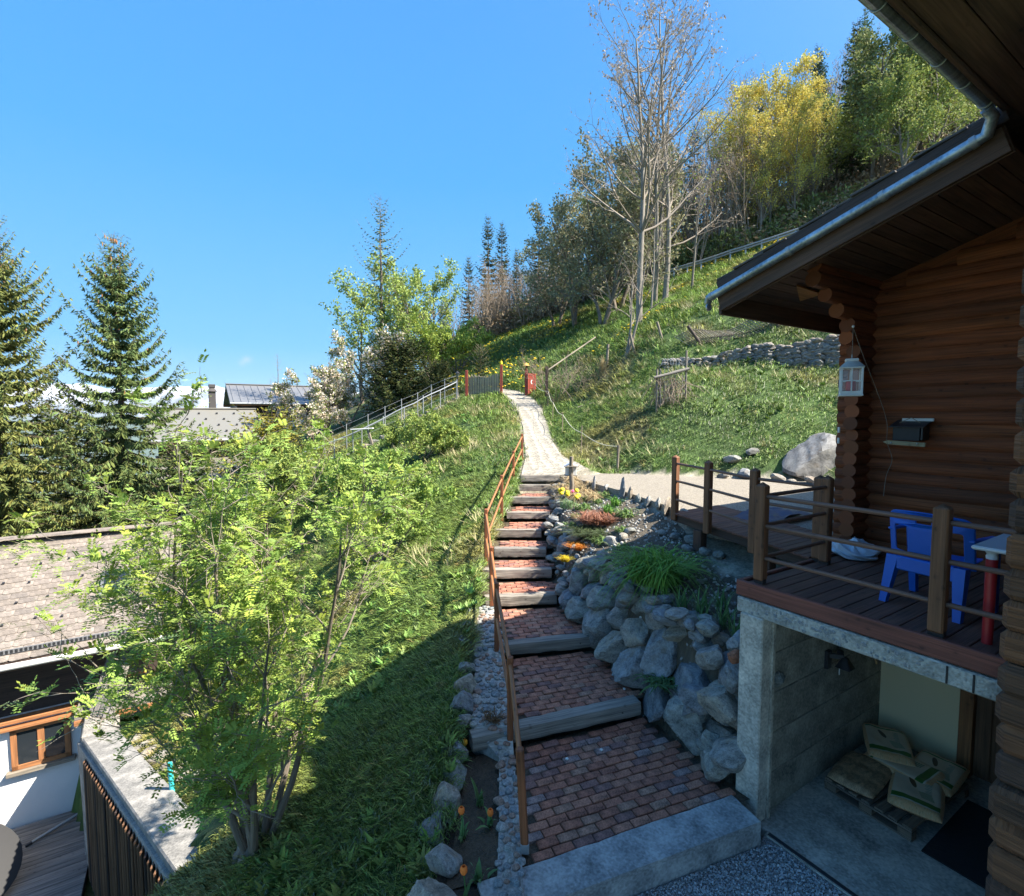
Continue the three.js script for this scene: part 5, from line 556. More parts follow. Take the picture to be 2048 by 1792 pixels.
// ---------- two chalets further down the valley side ----------
function chalet(name, label, X, Z, e, len, half, rise, wallH, roofM, opts = {}) {
  const h = thing(name, label, 'house'); h.position.copy(V(X, e, Z)); h.rotation.y = TH; const L = len, s = Math.atan(rise / half);
  part(h, 'wall', new MB().box(0.5, L - 0.5, -wallH, 0, half - 0.7, -half + 0.7).build(), M.darkWood); part(h, 'plinth', new MB().box(0.3, L - 0.3, -wallH - 4, -wallH, half - 0.9, -half + 0.9).build(), M.white);
  const gb = new MB(); for (const x of [0.5, L - 0.5]) gb.tri(v3(x, 0, half - 0.7), v3(x, 0, -half + 0.7), v3(x, rise * 0.85, 0)); part(h, 'gable', gb.build(), M.darkWood);
  for (const d of [1, -1]) { part(h, 'roof_slope', beam(v3(L / 2, -0.02, d * half), v3(L / 2, rise, 0), L, 0.1, 0.01), roofM); part(h, 'eave_board', beam(v3(0, -0.12, d * half * 0.99), v3(L, -0.12, d * half * 0.99), 0.06, 0.2), M.winWood); part(h, 'gutter', new MB().tube([v3(0, -0.05, d * (half + 0.06)), v3(L, -0.05, d * (half + 0.06))], 0.07, 8).build(), M.galv); }
  if (opts.seams) for (let x = 0.25; x < L; x += 0.5) part(h, 'standing_seam', beam(v3(x, 0.05, half), v3(x, rise + 0.06, 0.02), 0.04, 0.05), roofM);
  if (opts.hooks) for (let x = 0.6; x < L; x += 0.85) for (let k = 1; k < 5; k++) part(h, 'snow_hook', cbox(0.1, 0.09, 0.1, 0.01).translate(x + (k % 2) * 0.3, rise * k / 5 + 0.1, half * (1 - k / 5)), M.black);
  part(h, 'ridge_cap', beam(v3(-0.02, rise + 0.08, 0), v3(L + 0.02, rise + 0.08, 0), 0.4, 0.06), roofM);
  if (opts.chimney) { const c = part(h, 'chimney', cbox(0.36, 1.3, 0.36, 0.02).translate(opts.chimney, rise + 0.4, -0.2), M.chimney); part(c, 'chimney_cap', new THREE.CylinderGeometry(0.16, 0.36, 0.22, 4).rotateY(Math.PI / 4).translate(opts.chimney, rise + 1.16, -0.2), M.chimney); part(c, 'chimney_pot', cbox(0.34, 0.2, 0.34, 0.02).translate(opts.chimney, rise + 1.36, -0.2), M.chimney); }
  if (opts.balcony) { part(h, 'balcony', new MB().box(0.4, L - 0.4, -wallH + 0.4, -wallH + 1.2, half + 0.6, half + 0.5).build(), M.white); part(h, 'balcony_floor', new MB().box(0.4, L - 0.4, -wallH + 0.3, -wallH + 0.4, half + 0.6, half - 0.7).build(), M.darkWood); }
  for (let i = 0; i < 3; i++) { const w = part(h, 'window', cbox(0.9, 1.0, 0.08, 0.01).translate(1.6 + i * (L - 3) / 2.4, -1.2, half - 0.68), M.winWood); part(w, 'pane', cbox(0.72, 0.82, 0.03, 0.005).translate(1.6 + i * (L - 3) / 2.4, -1.2, half - 0.63), M.glass); }
  return h;
}
chalet('dark_roof_chalet', 'far chalet with dark grey standing seam roof and pale balcony', -22.8, 41.0, 0.9, 9, 4.2, 1.5, 2.4, M.metalRoof, { seams: true, balcony: true });
chalet('tan_roof_chalet', 'far chalet with tan metal roof and dark chimney', -19.7, 27.85, -1.2, 5.2, 4.6, 1.5, 2.4, M.metalRoofTan, { hooks: true, chimney: 3.0 });
chalet('lower_tan_chalet', 'low far building with tan roof below the chimney chalet', -17.3, 24.8, -3.0, 4.5, 2.6, 0.9, 1.8, M.metalRoofTan, { hooks: true });
// ---------- gate, fences, rails ----------
{
  const gp = (X, Z, h, n, label, m = M.gateRed) => { const o = thing(n, label, 'post'); o.position.copy(V(X, H(X, Z) - 0.1, Z)); part(o, 'shaft', new MB().box(-0.065, 0.065, 0, h, -0.065, 0.065, 0.012).build(), m); return o; };
  const a = gp(-0.5, 24, 1.55, 'gate_post', 'red gate post with yellow lamp on top beside the picket fence'); part(a, 'finial', lathe([[0, 0], [0.05, 0], [0.06, 0.06], [0.045, 0.16], [0, 0.2]], 10).translate(0, 1.55, 0), M.yellow);
  const b = gp(0.66, 24, 1.35, 'gate_post', 'red gate post carrying a small gold roofed lantern'); part(b, 'lantern', new MB().box(-0.06, 0.06, 1.37, 1.5, -0.06, 0.06).build(), M.brownWood); part(b, 'lantern_roof', new THREE.ConeGeometry(0.19, 0.17, 6).translate(0, 1.58, 0), mat([0.55, 0.36, 0.12], { metalness: 0.4, roughness: 0.4 }));
  gp(-2.15, 24.4, 1.4, 'gate_post', 'plain red post at the far end of the picket fence'); gp(1.55, 23, 1.5, 'dark_post', 'dark brown post in the hedge beside the red gate', M.darkWood);
  const g = thing('gate_leaf', 'red panel gate standing open with a white crescent mark', 'gate'); g.position.copy(V(0.72, H(0.72, 24), 23.9)); g.rotation.y = 0.75; for (let i = 0; i < 5; i++) part(g, 'panel_board', cbox(0.105, 0.98 + (i === 0 ? 0.02 : 0), 0.035, 0.006, i).translate(0.06 + i * 0.107, 0.56, 0), M.gateRed); for (const y of [0.2, 0.9]) part(g, 'ledge', cbox(0.53, 0.09, 0.03, 0.005).translate(0.27, y, -0.032), M.gateRed);
  const cr = new THREE.Shape(); cr.absarc(0, 0, 0.085, 0.6, 5.7, false); cr.absarc(0.045, 0, 0.07, 5.2, 1.1, true); part(g, 'crescent_mark', new THREE.ExtrudeGeometry(cr, { depth: 0.008, bevelEnabled: false }).scale(0.75, 1.15, 1).translate(0.26, 0.66, 0.018), M.whitePaint);
  const f = thing('picket_fence', 'fence of thin pale stakes between the two red posts', 'fence'); const r = mulberry(81); for (let i = 0; i < 38; i++) { const t = (i + 0.5) / 38, X = lerp(-2.05, -0.58, t), Z = lerp(24.4, 24.02, t), y = H(X, Z), hh = 0.98 + (r() - 0.5) * 0.1 + 0.05 * Math.sin(t * 9); part(f, 'picket', new MB().tube([V(X, y - 0.05, Z), V(X + (r() - 0.5) * 0.03, y + hh, Z)], 0.02, 5).build(), [M.picket, M.oldWood, M.picket][i % 3]); } for (const y of [0.35, 0.95]) part(f, 'wire', new MB().tube([V(-2.1, H(-2.1, 24.4) + y, 24.38), V(-0.5, H(-0.5, 24) + y, 24)], 0.008, 5).build(), M.oldWood);
  const l = thing('garden_lamp', 'small dark green lamp post at the head of the metal stair rail', 'lamp'); l.position.copy(V(-2.62, H(-2.62, 24.8) - 0.05, 24.8)); part(l, 'stem', lathe([[0.15, 0], [0.15, 0.06], [0.06, 0.3], [0.03, 0.5], [0.03, 1.05], [0.06, 1.1]], 10), M.black); part(l, 'lantern', new THREE.CylinderGeometry(0.1, 0.06, 0.2, 6).translate(0, 1.2, 0), mat([0.1, 0.12, 0.1], { roughness: 0.3 })); part(l, 'cap', new THREE.ConeGeometry(0.13, 0.14, 6).translate(0, 1.37, 0), M.black);
}
{ // outdoor stone stair on the left with its galvanised rail
  const L = [[-2.7, 24.7], [-4.5, 23.6], [-6.6, 22.6], [-9.4, 22.0], [-12.4, 21.4]], at = t => { const s = t * (L.length - 1), i = Math.min(L.length - 2, Math.floor(s)), k = s - i; return [lerp(L[i][0], L[i + 1][0], k), lerp(L[i][1], L[i + 1][1], k)]; };
  const st = thing('stone_stair', 'narrow stair of rough stone steps descending the left slope', 'stairs'); for (let i = 0; i < 26; i++) { const [X, Z] = at(i / 25); const q = part(st, 'stone_step', cbox(0.36, 0.16, 0.8, 0.03, i), M.warmStones[i % 4]); q.position.copy(V(X, H(X, Z) + 0.02, Z)); q.rotation.y = 0.25; }
  const rl = thing('metal_stair_rail', 'galvanised tube handrail along the stone stair', 'handrail'), pts = []; for (let i = 0; i <= 20; i++) { const [X, Z] = at(i / 20), p = V(X + 0.1, H(X, Z) + 0.85, Z - 0.45); pts.push(p); if (i % 2 === 0) part(rl, 'post', new MB().tube([p.clone().setY(p.y - 1.0), p.clone().setY(p.y + (i % 4 ? 0 : 0.12))], 0.024, 6).build(), M.galv); } part(rl, 'handrail', new MB().tube(pts, 0.028, 7).build(), M.galv);
  const mesh = thing('wire_fence', 'thin wire mesh fence with metal posts behind the stone stair', 'fence'), tops = []; for (let i = 0; i < 9; i++) { const [X, Z] = at(i / 12), x = X, z = Z + 0.9, y = H(x, z); part(mesh, 'post', new MB().tube([V(x, y - 0.1, z), V(x, y + 1.2, z)], 0.022, 6).build(), M.galv); tops.push([x, y, z]); } for (const d of [0.3, 0.6, 0.9, 1.15]) part(mesh, 'wire', new MB().tube(tops.map(p => V(p[0], p[1] + d, p[2])), 0.006, 4).build(), M.galv);
  const sg = thing('board_stand', 'white board on a slanted wooden post beside the stone stair', 'board'); sg.position.copy(V(-6.1, H(-6.1, 21.7), 21.7)); part(sg, 'post', new MB().beam(v3(0.25, -0.1, 0), v3(0.0, 0.85, 0), 0.11, 0.09).build(), M.oldWood); part(sg, 'board', cbox(0.95, 0.05, 0.2, 0.01).rotateZ(0.06).translate(-0.25, 0.9, 0), M.whitePaint); part(sg, 'leg', new MB().tube([v3(-0.65, -0.1, 0), v3(-0.65, 0.86, 0)], 0.02, 6).build(), M.galv);
  const pf = thing('plank_fence', 'short dark plank fence half hidden behind the rowan', 'fence'), r = mulberry(87); for (let i = 0; i < 16; i++) { const X = -12.6 + i * 0.17, Z = 20.2 - i * 0.02; part(pf, 'plank', cbox(0.13, 1.15 + r() * 0.15, 0.03, 0.006, i).translate(X, H(X, Z) + 0.5, -Z), M.greyWood[i % 3]); }
}
{ // things on the bank: rope fence, vine cage, old posts, slumped paling, guard rail
  const rf = thing('rope_fence', 'low rope fence on thin stakes along the paved path', 'fence'), S = [[0.98, 23.2, 0.75], [1.5, 21.6, 0.75], [1.55, 19.6, 0.7], [1.72, 17.6, 0.72], [2.15, 15.9, 0.9], [3.05, 14.75, 0.78]], tp = []; S.forEach(([X, Z, hh], i) => { const y = H(X, Z); part(rf, 'stake', new MB().tube([V(X, y - 0.05, Z), V(X + 0.02, y + hh, Z)], i === 5 ? 0.035 : 0.014, 6).build(), i === 5 ? M.oldWood : M.twigBrown); tp.push(V(X + 0.02, y + hh * (i === 4 ? 0.75 : 0.95), Z)); }); const rp = []; for (let i = 0; i + 1 < tp.length; i++) for (let k = 0; k < 8; k++) { const p = tp[i].clone().lerp(tp[i + 1], k / 8); p.y -= 0.12 * Math.sin(k / 8 * Math.PI); rp.push(p); } rp.push(tp[5]); part(rf, 'rope', new MB().tube(rp, 0.009, 5).build(), mat([0.55, 0.52, 0.42]));
  const c = thing('vine_cage', 'wire cage on wooden stakes stuffed with dry vines', 'plant cage'), r = mulberry(91), X0 = 4.5, X1 = 5.4, Zc = 16; const base = x => H(x, Zc); for (const [x, hh, z] of [[X0, 1.35, Zc], [X0 + 0.12, 1.32, Zc + 0.1], [X1, 1.55, Zc]]) part(c, 'stake', new MB().tube([V(x, base(x) - 0.1, z), V(x, base(x) + hh, z)], 0.032, 6).build(), M.oldWood); part(c, 'cross_rail', new MB().tube([V(X0 - 0.1, base(X0) + 1.08, Zc - 0.05), V(X1 + 0.08, base(X1) + 0.98, Zc - 0.05)], 0.05, 7).build(), M.barkPale);
  const wire = new MB(); for (let k = 0; k < 7; k++) wire.tube([V(X0, base(X0) + 0.35 + k * 0.13, Zc - 0.03), V(X1, base(X1) + 0.25 + k * 0.13, Zc - 0.03)], 0.004, 4); for (let k = 0; k < 9; k++) { const x = lerp(X0, X1, k / 8); wire.tube([V(x, base(x) + 0.2, Zc - 0.03), V(x, base(x) + 1.3, Zc - 0.03)], 0.004, 4); } part(c, 'wire_mesh', wire.build(), M.galv); const loops = new MB(); for (let k = 0; k < 9; k++) { const x = lerp(X0 + 0.15, X1 - 0.05, k / 8), pts = []; for (let q = 0; q <= 10; q++) { const t = q / 10 * Math.PI; pts.push(V(x + Math.cos(t) * 0.1, base(X1) + 1.1 + Math.sin(t) * 0.2, Zc)); } loops.tube(pts, 0.005, 4); } part(c, 'wire_loops', loops.build(), M.galv);
  const vn2 = new MB(); for (let k = 0; k < 90; k++) { let p = V(lerp(X0 - 0.1, X1, r()), base(X0) + 0.9 + r() * 0.3, Zc + (r() - 0.3) * 0.4); const pts = [p.clone()], d = v3((r() - 0.5) * 1.6, -0.3 - r(), (r() - 0.5)); for (let q = 0; q < 7; q++) { d.add(v3((r() - 0.5) * 0.9, (r() - 0.6) * 0.7, (r() - 0.5) * 0.7)).normalize(); p = p.clone().addScaledVector(d, 0.13); pts.push(p); } vn2.tube(pts, 0.007, 4, false); } part(c, 'dry_vines', vn2.build(), M.twigBrown);
  [[5.0, 21.0, 0.75, -0.28], [6.0, 20.6, 0.7, -0.35], [4.0, 21.8, 0.95, 0.05]].forEach(([X, Z, hh, t]) => { const o = solo('old_fence_post', new MB().tube([V(X, H(X, Z) - 0.1, Z), V(X + t * hh, H(X, Z) + hh, Z)], 0.055, 7).build(), M.oldWood, 'leaning old fence post at the lip of the bank', 'post', 'old posts on the bank lip'); });
  const pf = thing('paling_fence', 'slumped old paling fence of split stakes on the bank lip', 'fence'); for (let i = 0; i < 62; i++) { const t = i / 61, X = lerp(6.3, 11.2, t), Z = lerp(19.6, 17.9, t), y = H(X, Z) + 0.05, hh = 0.62; const sag = 0.12 * Math.sin(t * 14); part(pf, 'stake', new MB().tube([V(X + 0.4, y - 0.05, Z - 0.25), V(X - 0.1, y + hh * 0.62 + sag, Z + 0.15)], 0.016, 5).build(), i % 3 ? M.oldWood : M.barkPale); } for (const k of [0.25, 0.9]) { const pts = []; for (let i = 0; i <= 40; i++) { const t = i / 40, X = lerp(6.3, 11.2, t), Z = lerp(19.6, 17.9, t); pts.push(V(X + lerp(0.4, -0.1, k), H(X, Z) + 0.05 + k * (0.38 + 0.12 * Math.sin(t * 14)) + 0.02, Z + lerp(-0.25, 0.15, k))); } part(pf, 'wire', new MB().tube(pts, 0.008, 4).build(), M.barkDark); } for (const t of [0.12, 0.62]) { const X = lerp(6.3, 11.2, t), Z = lerp(19.6, 17.9, t) - 0.1; part(pf, 'post', new MB().tube([V(X + 0.25, H(X, Z) - 0.1, Z), V(X - 0.35, H(X, Z) + 0.72, Z)], 0.06, 7).build(), M.barkDark); }
  const pole = solo('long_pole', new MB().tube([V(1.62, H(1.55, 23) + 1.25, 23.1), V(4.1, H(4.1, 25) + 1.0, 25.5)], 0.035, 6).build(), M.oldWood, 'long bare pole slanting up from the dark post', 'pole');
  const gr = thing('guard_rail', 'galvanised road guard rail at the top of the meadow', 'guard rail'), gpt = []; for (let i = 0; i <= 12; i++) { const X = lerp(11, 20, i / 12), Z = lerp(38.5, 31, i / 12), y = H(X, Z); gpt.push(V(X, y + 0.62, Z)); part(gr, 'post', new MB().beam(V(X, y - 0.1, Z), V(X, y + 0.75, Z), 0.1, 0.06).build(), M.galv); } for (let i = 0; i < 12; i++) for (const d of [-0.08, 0.08]) part(gr, 'rail', new MB().tube([gpt[i].clone().setY(gpt[i].y + d), gpt[i + 1].clone().setY(gpt[i + 1].y + d)], 0.07, 6).build(), M.galv);
  const road = new MB(); for (let i = 0; i < 12; i++) { const a = gpt[i], b = gpt[i + 1], o = v3(1.2, 0.05, -4); road.quad(a.clone().add(v3(0.2, -0.55, -0.2)), b.clone().add(v3(0.2, -0.55, -0.2)), b.clone().add(o), a.clone().add(o)); } struct('road', road.build(), mat([0.06, 0.06, 0.062]), 'asphalt mountain road behind the guard rail');
}
{ // bird house on a post in the flower bed
  const b = thing('bird_house', 'white birdhouse with flat roof on a knotty post in the flower bed', 'birdhouse'); b.position.copy(V(1.42, H(1.42, 12.2) - 0.05, 12.2)); part(b, 'post', new MB().tube([v3(0, 0, 0), v3(0.02, 0.3, 0), v3(-0.01, 0.6, 0), v3(0, 0.98, 0)], [0.065, 0.055, 0.05, 0.045], 8).build(), M.oldWood); part(b, 'box', cbox(0.25, 0.22, 0.22, 0.006).translate(0.0, 0.62, -0.13), M.whitePaint); part(b, 'roof', new MB().geo(cbox(0.2, 0.016, 0.3, 0.004).rotateZ(0.5), M4(-0.08, 0.78, -0.13)).geo(cbox(0.2, 0.016, 0.3, 0.004).rotateZ(-0.5), M4(0.08, 0.78, -0.13)).build(), M.tableWhite); part(b, 'perch', cbox(0.34, 0.025, 0.04, 0.005).translate(0, 0.74, 0.055), M.oldWood); part(b, 'floor', cbox(0.3, 0.018, 0.26, 0.004).translate(0, 0.52, -0.12), M.oldWood);
}
// ---------- grass ----------
const tint = (c, k, w = 0) => [c[0] * k * (1 + w), c[1] * k, c[2] * k * (1 - w)];
function grassClump(seed, n, len, wid, spread, lean) {
  const r = mulberry(seed), m = new MB();
  for (let i = 0; i < n; i++) {
    const a = r() * 6.283, q = Math.sqrt(r()) * spread, base = v3(Math.cos(a) * q, 0, Math.sin(a) * q), b = r() * 6.283, l = len * (0.6 + r() * 0.7), d1 = v3(Math.cos(b) * 0.35 + lean * 0.45, 1, Math.sin(b) * 0.35).normalize(), d2 = v3(Math.cos(b) * 0.6 + lean * 1.5, 0.45 - r() * 0.5, Math.sin(b) * 0.6).normalize(), side = v3(-Math.sin(b), 0, Math.cos(b)).multiplyScalar(wid * (0.7 + r() * 0.6));
    const mid = base.clone().addScaledVector(d1, l * 0.55), tip = mid.clone().addScaledVector(d2, l * 0.5), n1 = new THREE.Vector3().crossVectors(side, d1).normalize(); if (n1.y < 0) n1.negate(); n1.add(v3(0, 0.8, 0)).normalize(); const c = 0.75 + r() * 0.5, y = r() * 0.25, col = [c * (1 + y), c, c * (1 - y)], k = m.p.length / 3;
    for (const p of [base.clone().sub(side), base.clone().add(side), mid.clone().addScaledVector(side, 0.8), mid.clone().addScaledVector(side, -0.8), tip]) m.vert(p, n1, 0, 0, col);
    m.i.push(k, k + 1, k + 2, k, k + 2, k + 3, k + 3, k + 2, k + 4);
  } return m.build();
}
const isLawn = (X, Z) => { const [u, v] = UV(X, Z); if (inGravel(X, Z) || inBed(X, Z) || treadAt(X, Z) !== null) return false; if (u > 4.4 && v < 3.1) return false; if (u < RETU(v) + 0.72 && v > 6.3 && v < 22) return false; const p = Z >= 13.7 && pathRow(Z); if (p && X > p[0] - 0.1 && X < p[1] + 0.1) return false; if (X > -0.62 && X < 0.3 && Z < 5.4) return false; if (X > -0.5 && Z < 4) return false; if (X > 1 && u > 6.3 && v > 2.9 && Z < 14.3 && H(X, Z) < -1.5) return false; return true; };
{
  const lawn = [0, 1, 2].map(i => grassClump(500 + i, 15, 0.15, 0.0042, 0.1, 1)), far = [0, 1].map(i => grassClump(520 + i, 14, 0.23, 0.008, 0.2, 0.8));
  const r = mulberry(99), sets = [];
  const zone = (x0, x1, z0, z1, per, geos, sc, test) => { const lists = geos.map(() => []); const n = Math.floor((x1 - x0) * (z1 - z0) * per); for (let i = 0; i < n; i++) { const X = lerp(x0, x1, r()), Z = lerp(z0, z1, r()); if (!test(X, Z) || !isLawn(X, Z)) continue; const thin = fbm(X * 1.6, Z * 1.6, 63, 3); if (thin < 0.3 && r() < 0.6) continue; lists[i % geos.length].push([X, Z]); } geos.forEach((g, k) => sets.push([g, lists[k], sc])); };
  zone(-8, 0.4, 1.8, 9, 360, lawn, 1, (X, Z) => X > -Z * 1.05 - 0.5); zone(-9, 0.6, 9, 15, 200, lawn, 1.25, (X, Z) => X > -Z * 0.9); zone(-14, 2.2, 15, 27, 60, far, 0.95, () => true); zone(1, 15, 13.6, 20, 120, far, 0.72, (X, Z) => X < Z * 0.8); zone(-6, 22, 20, 46, 18, far, 1.6, (X, Z) => X > -3 + (Z - 30) * -0.2 || Z > 27);
  sets.forEach(([g, l, sc]) => {
    const im = new THREE.InstancedMesh(g, M.grassB, l.length), up = v3(0, 1, 0), q = new THREE.Quaternion(), q2 = new THREE.Quaternion(), mm = new THREE.Matrix4();
    l.forEach(([X, Z], i) => { const e = 0.15, gx = H(X - e, Z) - H(X + e, Z), gz = H(X, Z + e) - H(X, Z - e), n = v3(gx, 2 * e, gz).normalize().lerp(up, 0.45).normalize(), yaw = Math.atan2(-gz, gx) + (r() - 0.5) * 2.2; q.setFromUnitVectors(up, n); q2.setFromAxisAngle(up, yaw); q.multiply(q2); const tuft = fbm(X * 1.1, Z * 1.1, 64, 3), s = sc * (0.65 + r() * 0.5) * (0.55 + tuft * 0.95); mm.compose(V(X, H(X, Z) - 0.012, Z), q, v3(s, s, s)); im.setMatrixAt(i, mm);
      const a = fbm(X * 0.5, Z * 0.5, 65, 3), dry = sstep(0.52, 0.7, fbm(X * 0.55 + 9, Z * 0.55, 78, 4)) * 0.5 + (r() < 0.025 ? 0.7 : 0), k = 0.8 + r() * 0.45; im.setColorAt(i, rgb(lerp(lerp(0.14, 0.21, a), 0.42, Math.min(1, dry)) * k, lerp(lerp(0.27, 0.325, a), 0.36, Math.min(1, dry)) * k, lerp(0.075, 0.16, Math.min(1, dry)) * k)); });
    im.name = numbered('grass'); im.userData = { kind: 'stuff', label: 'long green grass covering the slopes', category: 'grass' }; im.castShadow = im.receiveShadow = true; scene.add(im);
  });
  { // broad-leaved weeds and dead stalks among the grass
    const wr = mulberry(555), leafy = new MB(), dead = new MB(); for (let i = 0; i < 16; i++) { const a = wr() * 6.28, d = v3(Math.cos(a), 0.5 + wr() * 0.7, Math.sin(a)).normalize(); leafy.kite(v3(0, 0.01, 0), d, v3(-Math.sin(a), 0, Math.cos(a)), 0.07 + wr() * 0.07, 0.014 + wr() * 0.01, tint([1, 1, 1], 0.7 + wr() * 0.6), 0); } for (let i = 0; i < 14; i++) { const a = wr() * 6.28, d = v3(Math.cos(a), 0.3 + wr() * 0.9, Math.sin(a)).normalize(); dead.kite(v3((wr() - 0.5) * 0.1, 0.02, (wr() - 0.5) * 0.1), d, v3(-Math.sin(a), 0, Math.cos(a)), 0.16 + wr() * 0.16, 0.004, tint([1, 1, 1], 0.7 + wr() * 0.6), 0); }
    for (const [nm, lb, g, n, th, seed] of [['weeds', 'broad-leaved weeds scattered in the slope grass', leafy, 900, 0.52, 57], ['dead_stalks', 'dead straw stalks lying in the slope grass', dead, 900, 0.56, 59]]) { const im = new THREE.InstancedMesh(g.build(), M.grassB, n); let k = 0; while (k < n) { const f = nm === 'weeds' ? wr() : 0.5 + wr() * 0.5, Z = f < 0.4 ? 3 + wr() * 10 : 10 + wr() * 16, X = f < 0.4 ? -5 + wr() * 4.6 : -6 + wr() * 18; if (!isLawn(X, Z) || fbm(X * 0.8, Z * 0.8, seed, 3) < th) continue; im.setMatrixAt(k, M4(X, H(X, Z) + 0.02, -Z, (wr() - 0.5) * 0.4, wr() * 6, (wr() - 0.5) * 0.4, 0.8 + wr() * 0.9)); im.setColorAt(k++, nm === 'weeds' ? rgb(0.16 + wr() * 0.08, 0.27 + wr() * 0.1, 0.07) : rgb(0.5, 0.42 + wr() * 0.06, 0.24)); } im.name = nm; im.userData = { kind: 'stuff', label: lb, category: 'grass' }; scene.add(im); }
  }
  // dandelions on the meadow
  const fl = new THREE.InstancedMesh(new THREE.SphereGeometry(0.05, 6, 4).scale(1, 0.5, 1), mat([0.8, 0.55, 0.02]), 900), mm = new THREE.Matrix4(); let k = 0; while (k < 900) { const X = lerp(-6, 18, r()), Z = lerp(25, 45, r()), c = fbm(X * 0.35, Z * 0.35, 66, 2); if (c < 0.55) continue; fl.setMatrixAt(k++, M4(X, H(X, Z) + 0.25, -Z, 0, 0, 0, 0.7 + r() * 0.8)); } fl.name = 'dandelions'; fl.userData = { kind: 'stuff', label: 'yellow dandelions scattered over the upper meadow', category: 'flowers' }; fl.castShadow = true; scene.add(fl);
}
// ---------- trees ----------
const rdir = (r, up = 0) => { const z = r() * 2 - 1, a = r() * 6.283, q = Math.sqrt(1 - z * z); return v3(q * Math.cos(a), z + up, q * Math.sin(a)).normalize(); };
const perp = (d, r) => { const s = rdir(r); return s.sub(d.clone().multiplyScalar(s.dot(d))).normalize(); };
// broad-leaved tree: trunk, limbs, twigs; leaves(m, p, dir, r) puts foliage at a twig point
function broad(seed, o) {
  const r = mulberry(seed), trunk = new MB(), limbs = new MB(), leaf = new MB(); const sides = o.sides ?? 5;
  const grow = (p, d, len, rad, lev) => {
    const n = lev === 0 ? 9 : lev === 1 ? 6 : 4, pts = [p.clone()], rr = [rad], dir = d.clone(); const kids = [];
    for (let i = 1; i <= n; i++) { dir.add(rdir(r).multiplyScalar(o.wob[lev] ?? 0.2)).add(v3(0, o.lift[lev] ?? 0.05, 0)).normalize(); pts.push(pts[i - 1].clone().addScaledVector(dir, len / n)); rr.push(rad * (1 - (i / n) * (lev === 0 ? 0.8 : 0.75))); kids.push([pts[i].clone(), dir.clone(), rr[i], i / n]); }
    (lev === 0 ? trunk : limbs).tube(pts, rr, lev === 0 ? 7 : lev === 1 ? sides : 3, false);
    if (lev >= o.levels - 1) { if (o.leaf) for (const [q, dd] of kids) o.leaf(leaf, q, dd, r); return; }
    const cnt = o.kids[lev]; for (let k = 0; k < cnt; k++) { const t = lerp(o.start[lev], 1, (k + r() * 0.8) / cnt), s = kids[Math.min(n - 1, Math.floor(t * n))], sd = perp(s[1], r), a = o.angle[lev] * (0.7 + r() * 0.6), nd = s[1].clone().multiplyScalar(Math.cos(a)).addScaledVector(sd, Math.sin(a)); grow(s[0], nd.normalize(), len * o.ratio[lev] * (1 - t * (o.taper ?? 0.45)) * (0.7 + r() * 0.6), Math.max(o.minR ?? 0.006, s[2] * 0.6), lev + 1); }
    if (lev > 0 && o.leaf && r() < 0.5) o.leaf(leaf, kids[n - 1][0], dir, r);
  };
  for (let s = 0; s < (o.stems ?? 1); s++) { const a = r() * 6.283, sp = o.stems > 1 ? o.splay ?? 0.3 : o.leanTo ?? 0.03; grow(v3(Math.cos(a), 0, Math.sin(a)).multiplyScalar(o.stems > 1 ? o.rad * 1.5 : 0), v3(Math.cos(a) * sp * (0.4 + r()), 1, Math.sin(a) * sp * (0.4 + r())).normalize(), o.h * (0.75 + 0.25 * r()), o.rad, 0); }
  return { trunk: trunk.build(), limbs: limbs.build(), leaf: leaf.p.length ? leaf.build() : null };
}
const clump = (col, n, len, wid, spread, vary = 0.5, droop = 0) => (m, p, d, r) => { for (let i = 0; i < n; i++) { const q = p.clone().add(rdir(r).multiplyScalar(spread * Math.cbrt(r()))), dir = rdir(r, 0.2 - droop).add(d.clone().multiplyScalar(0.4)).normalize(), k = 1 - vary / 2 + r() * vary; m.kite(q, dir, perp(dir, r), len * (0.6 + r() * 0.8), wid * (0.7 + r() * 0.6), tint(col, k, (r() - 0.5) * 0.25)); } };
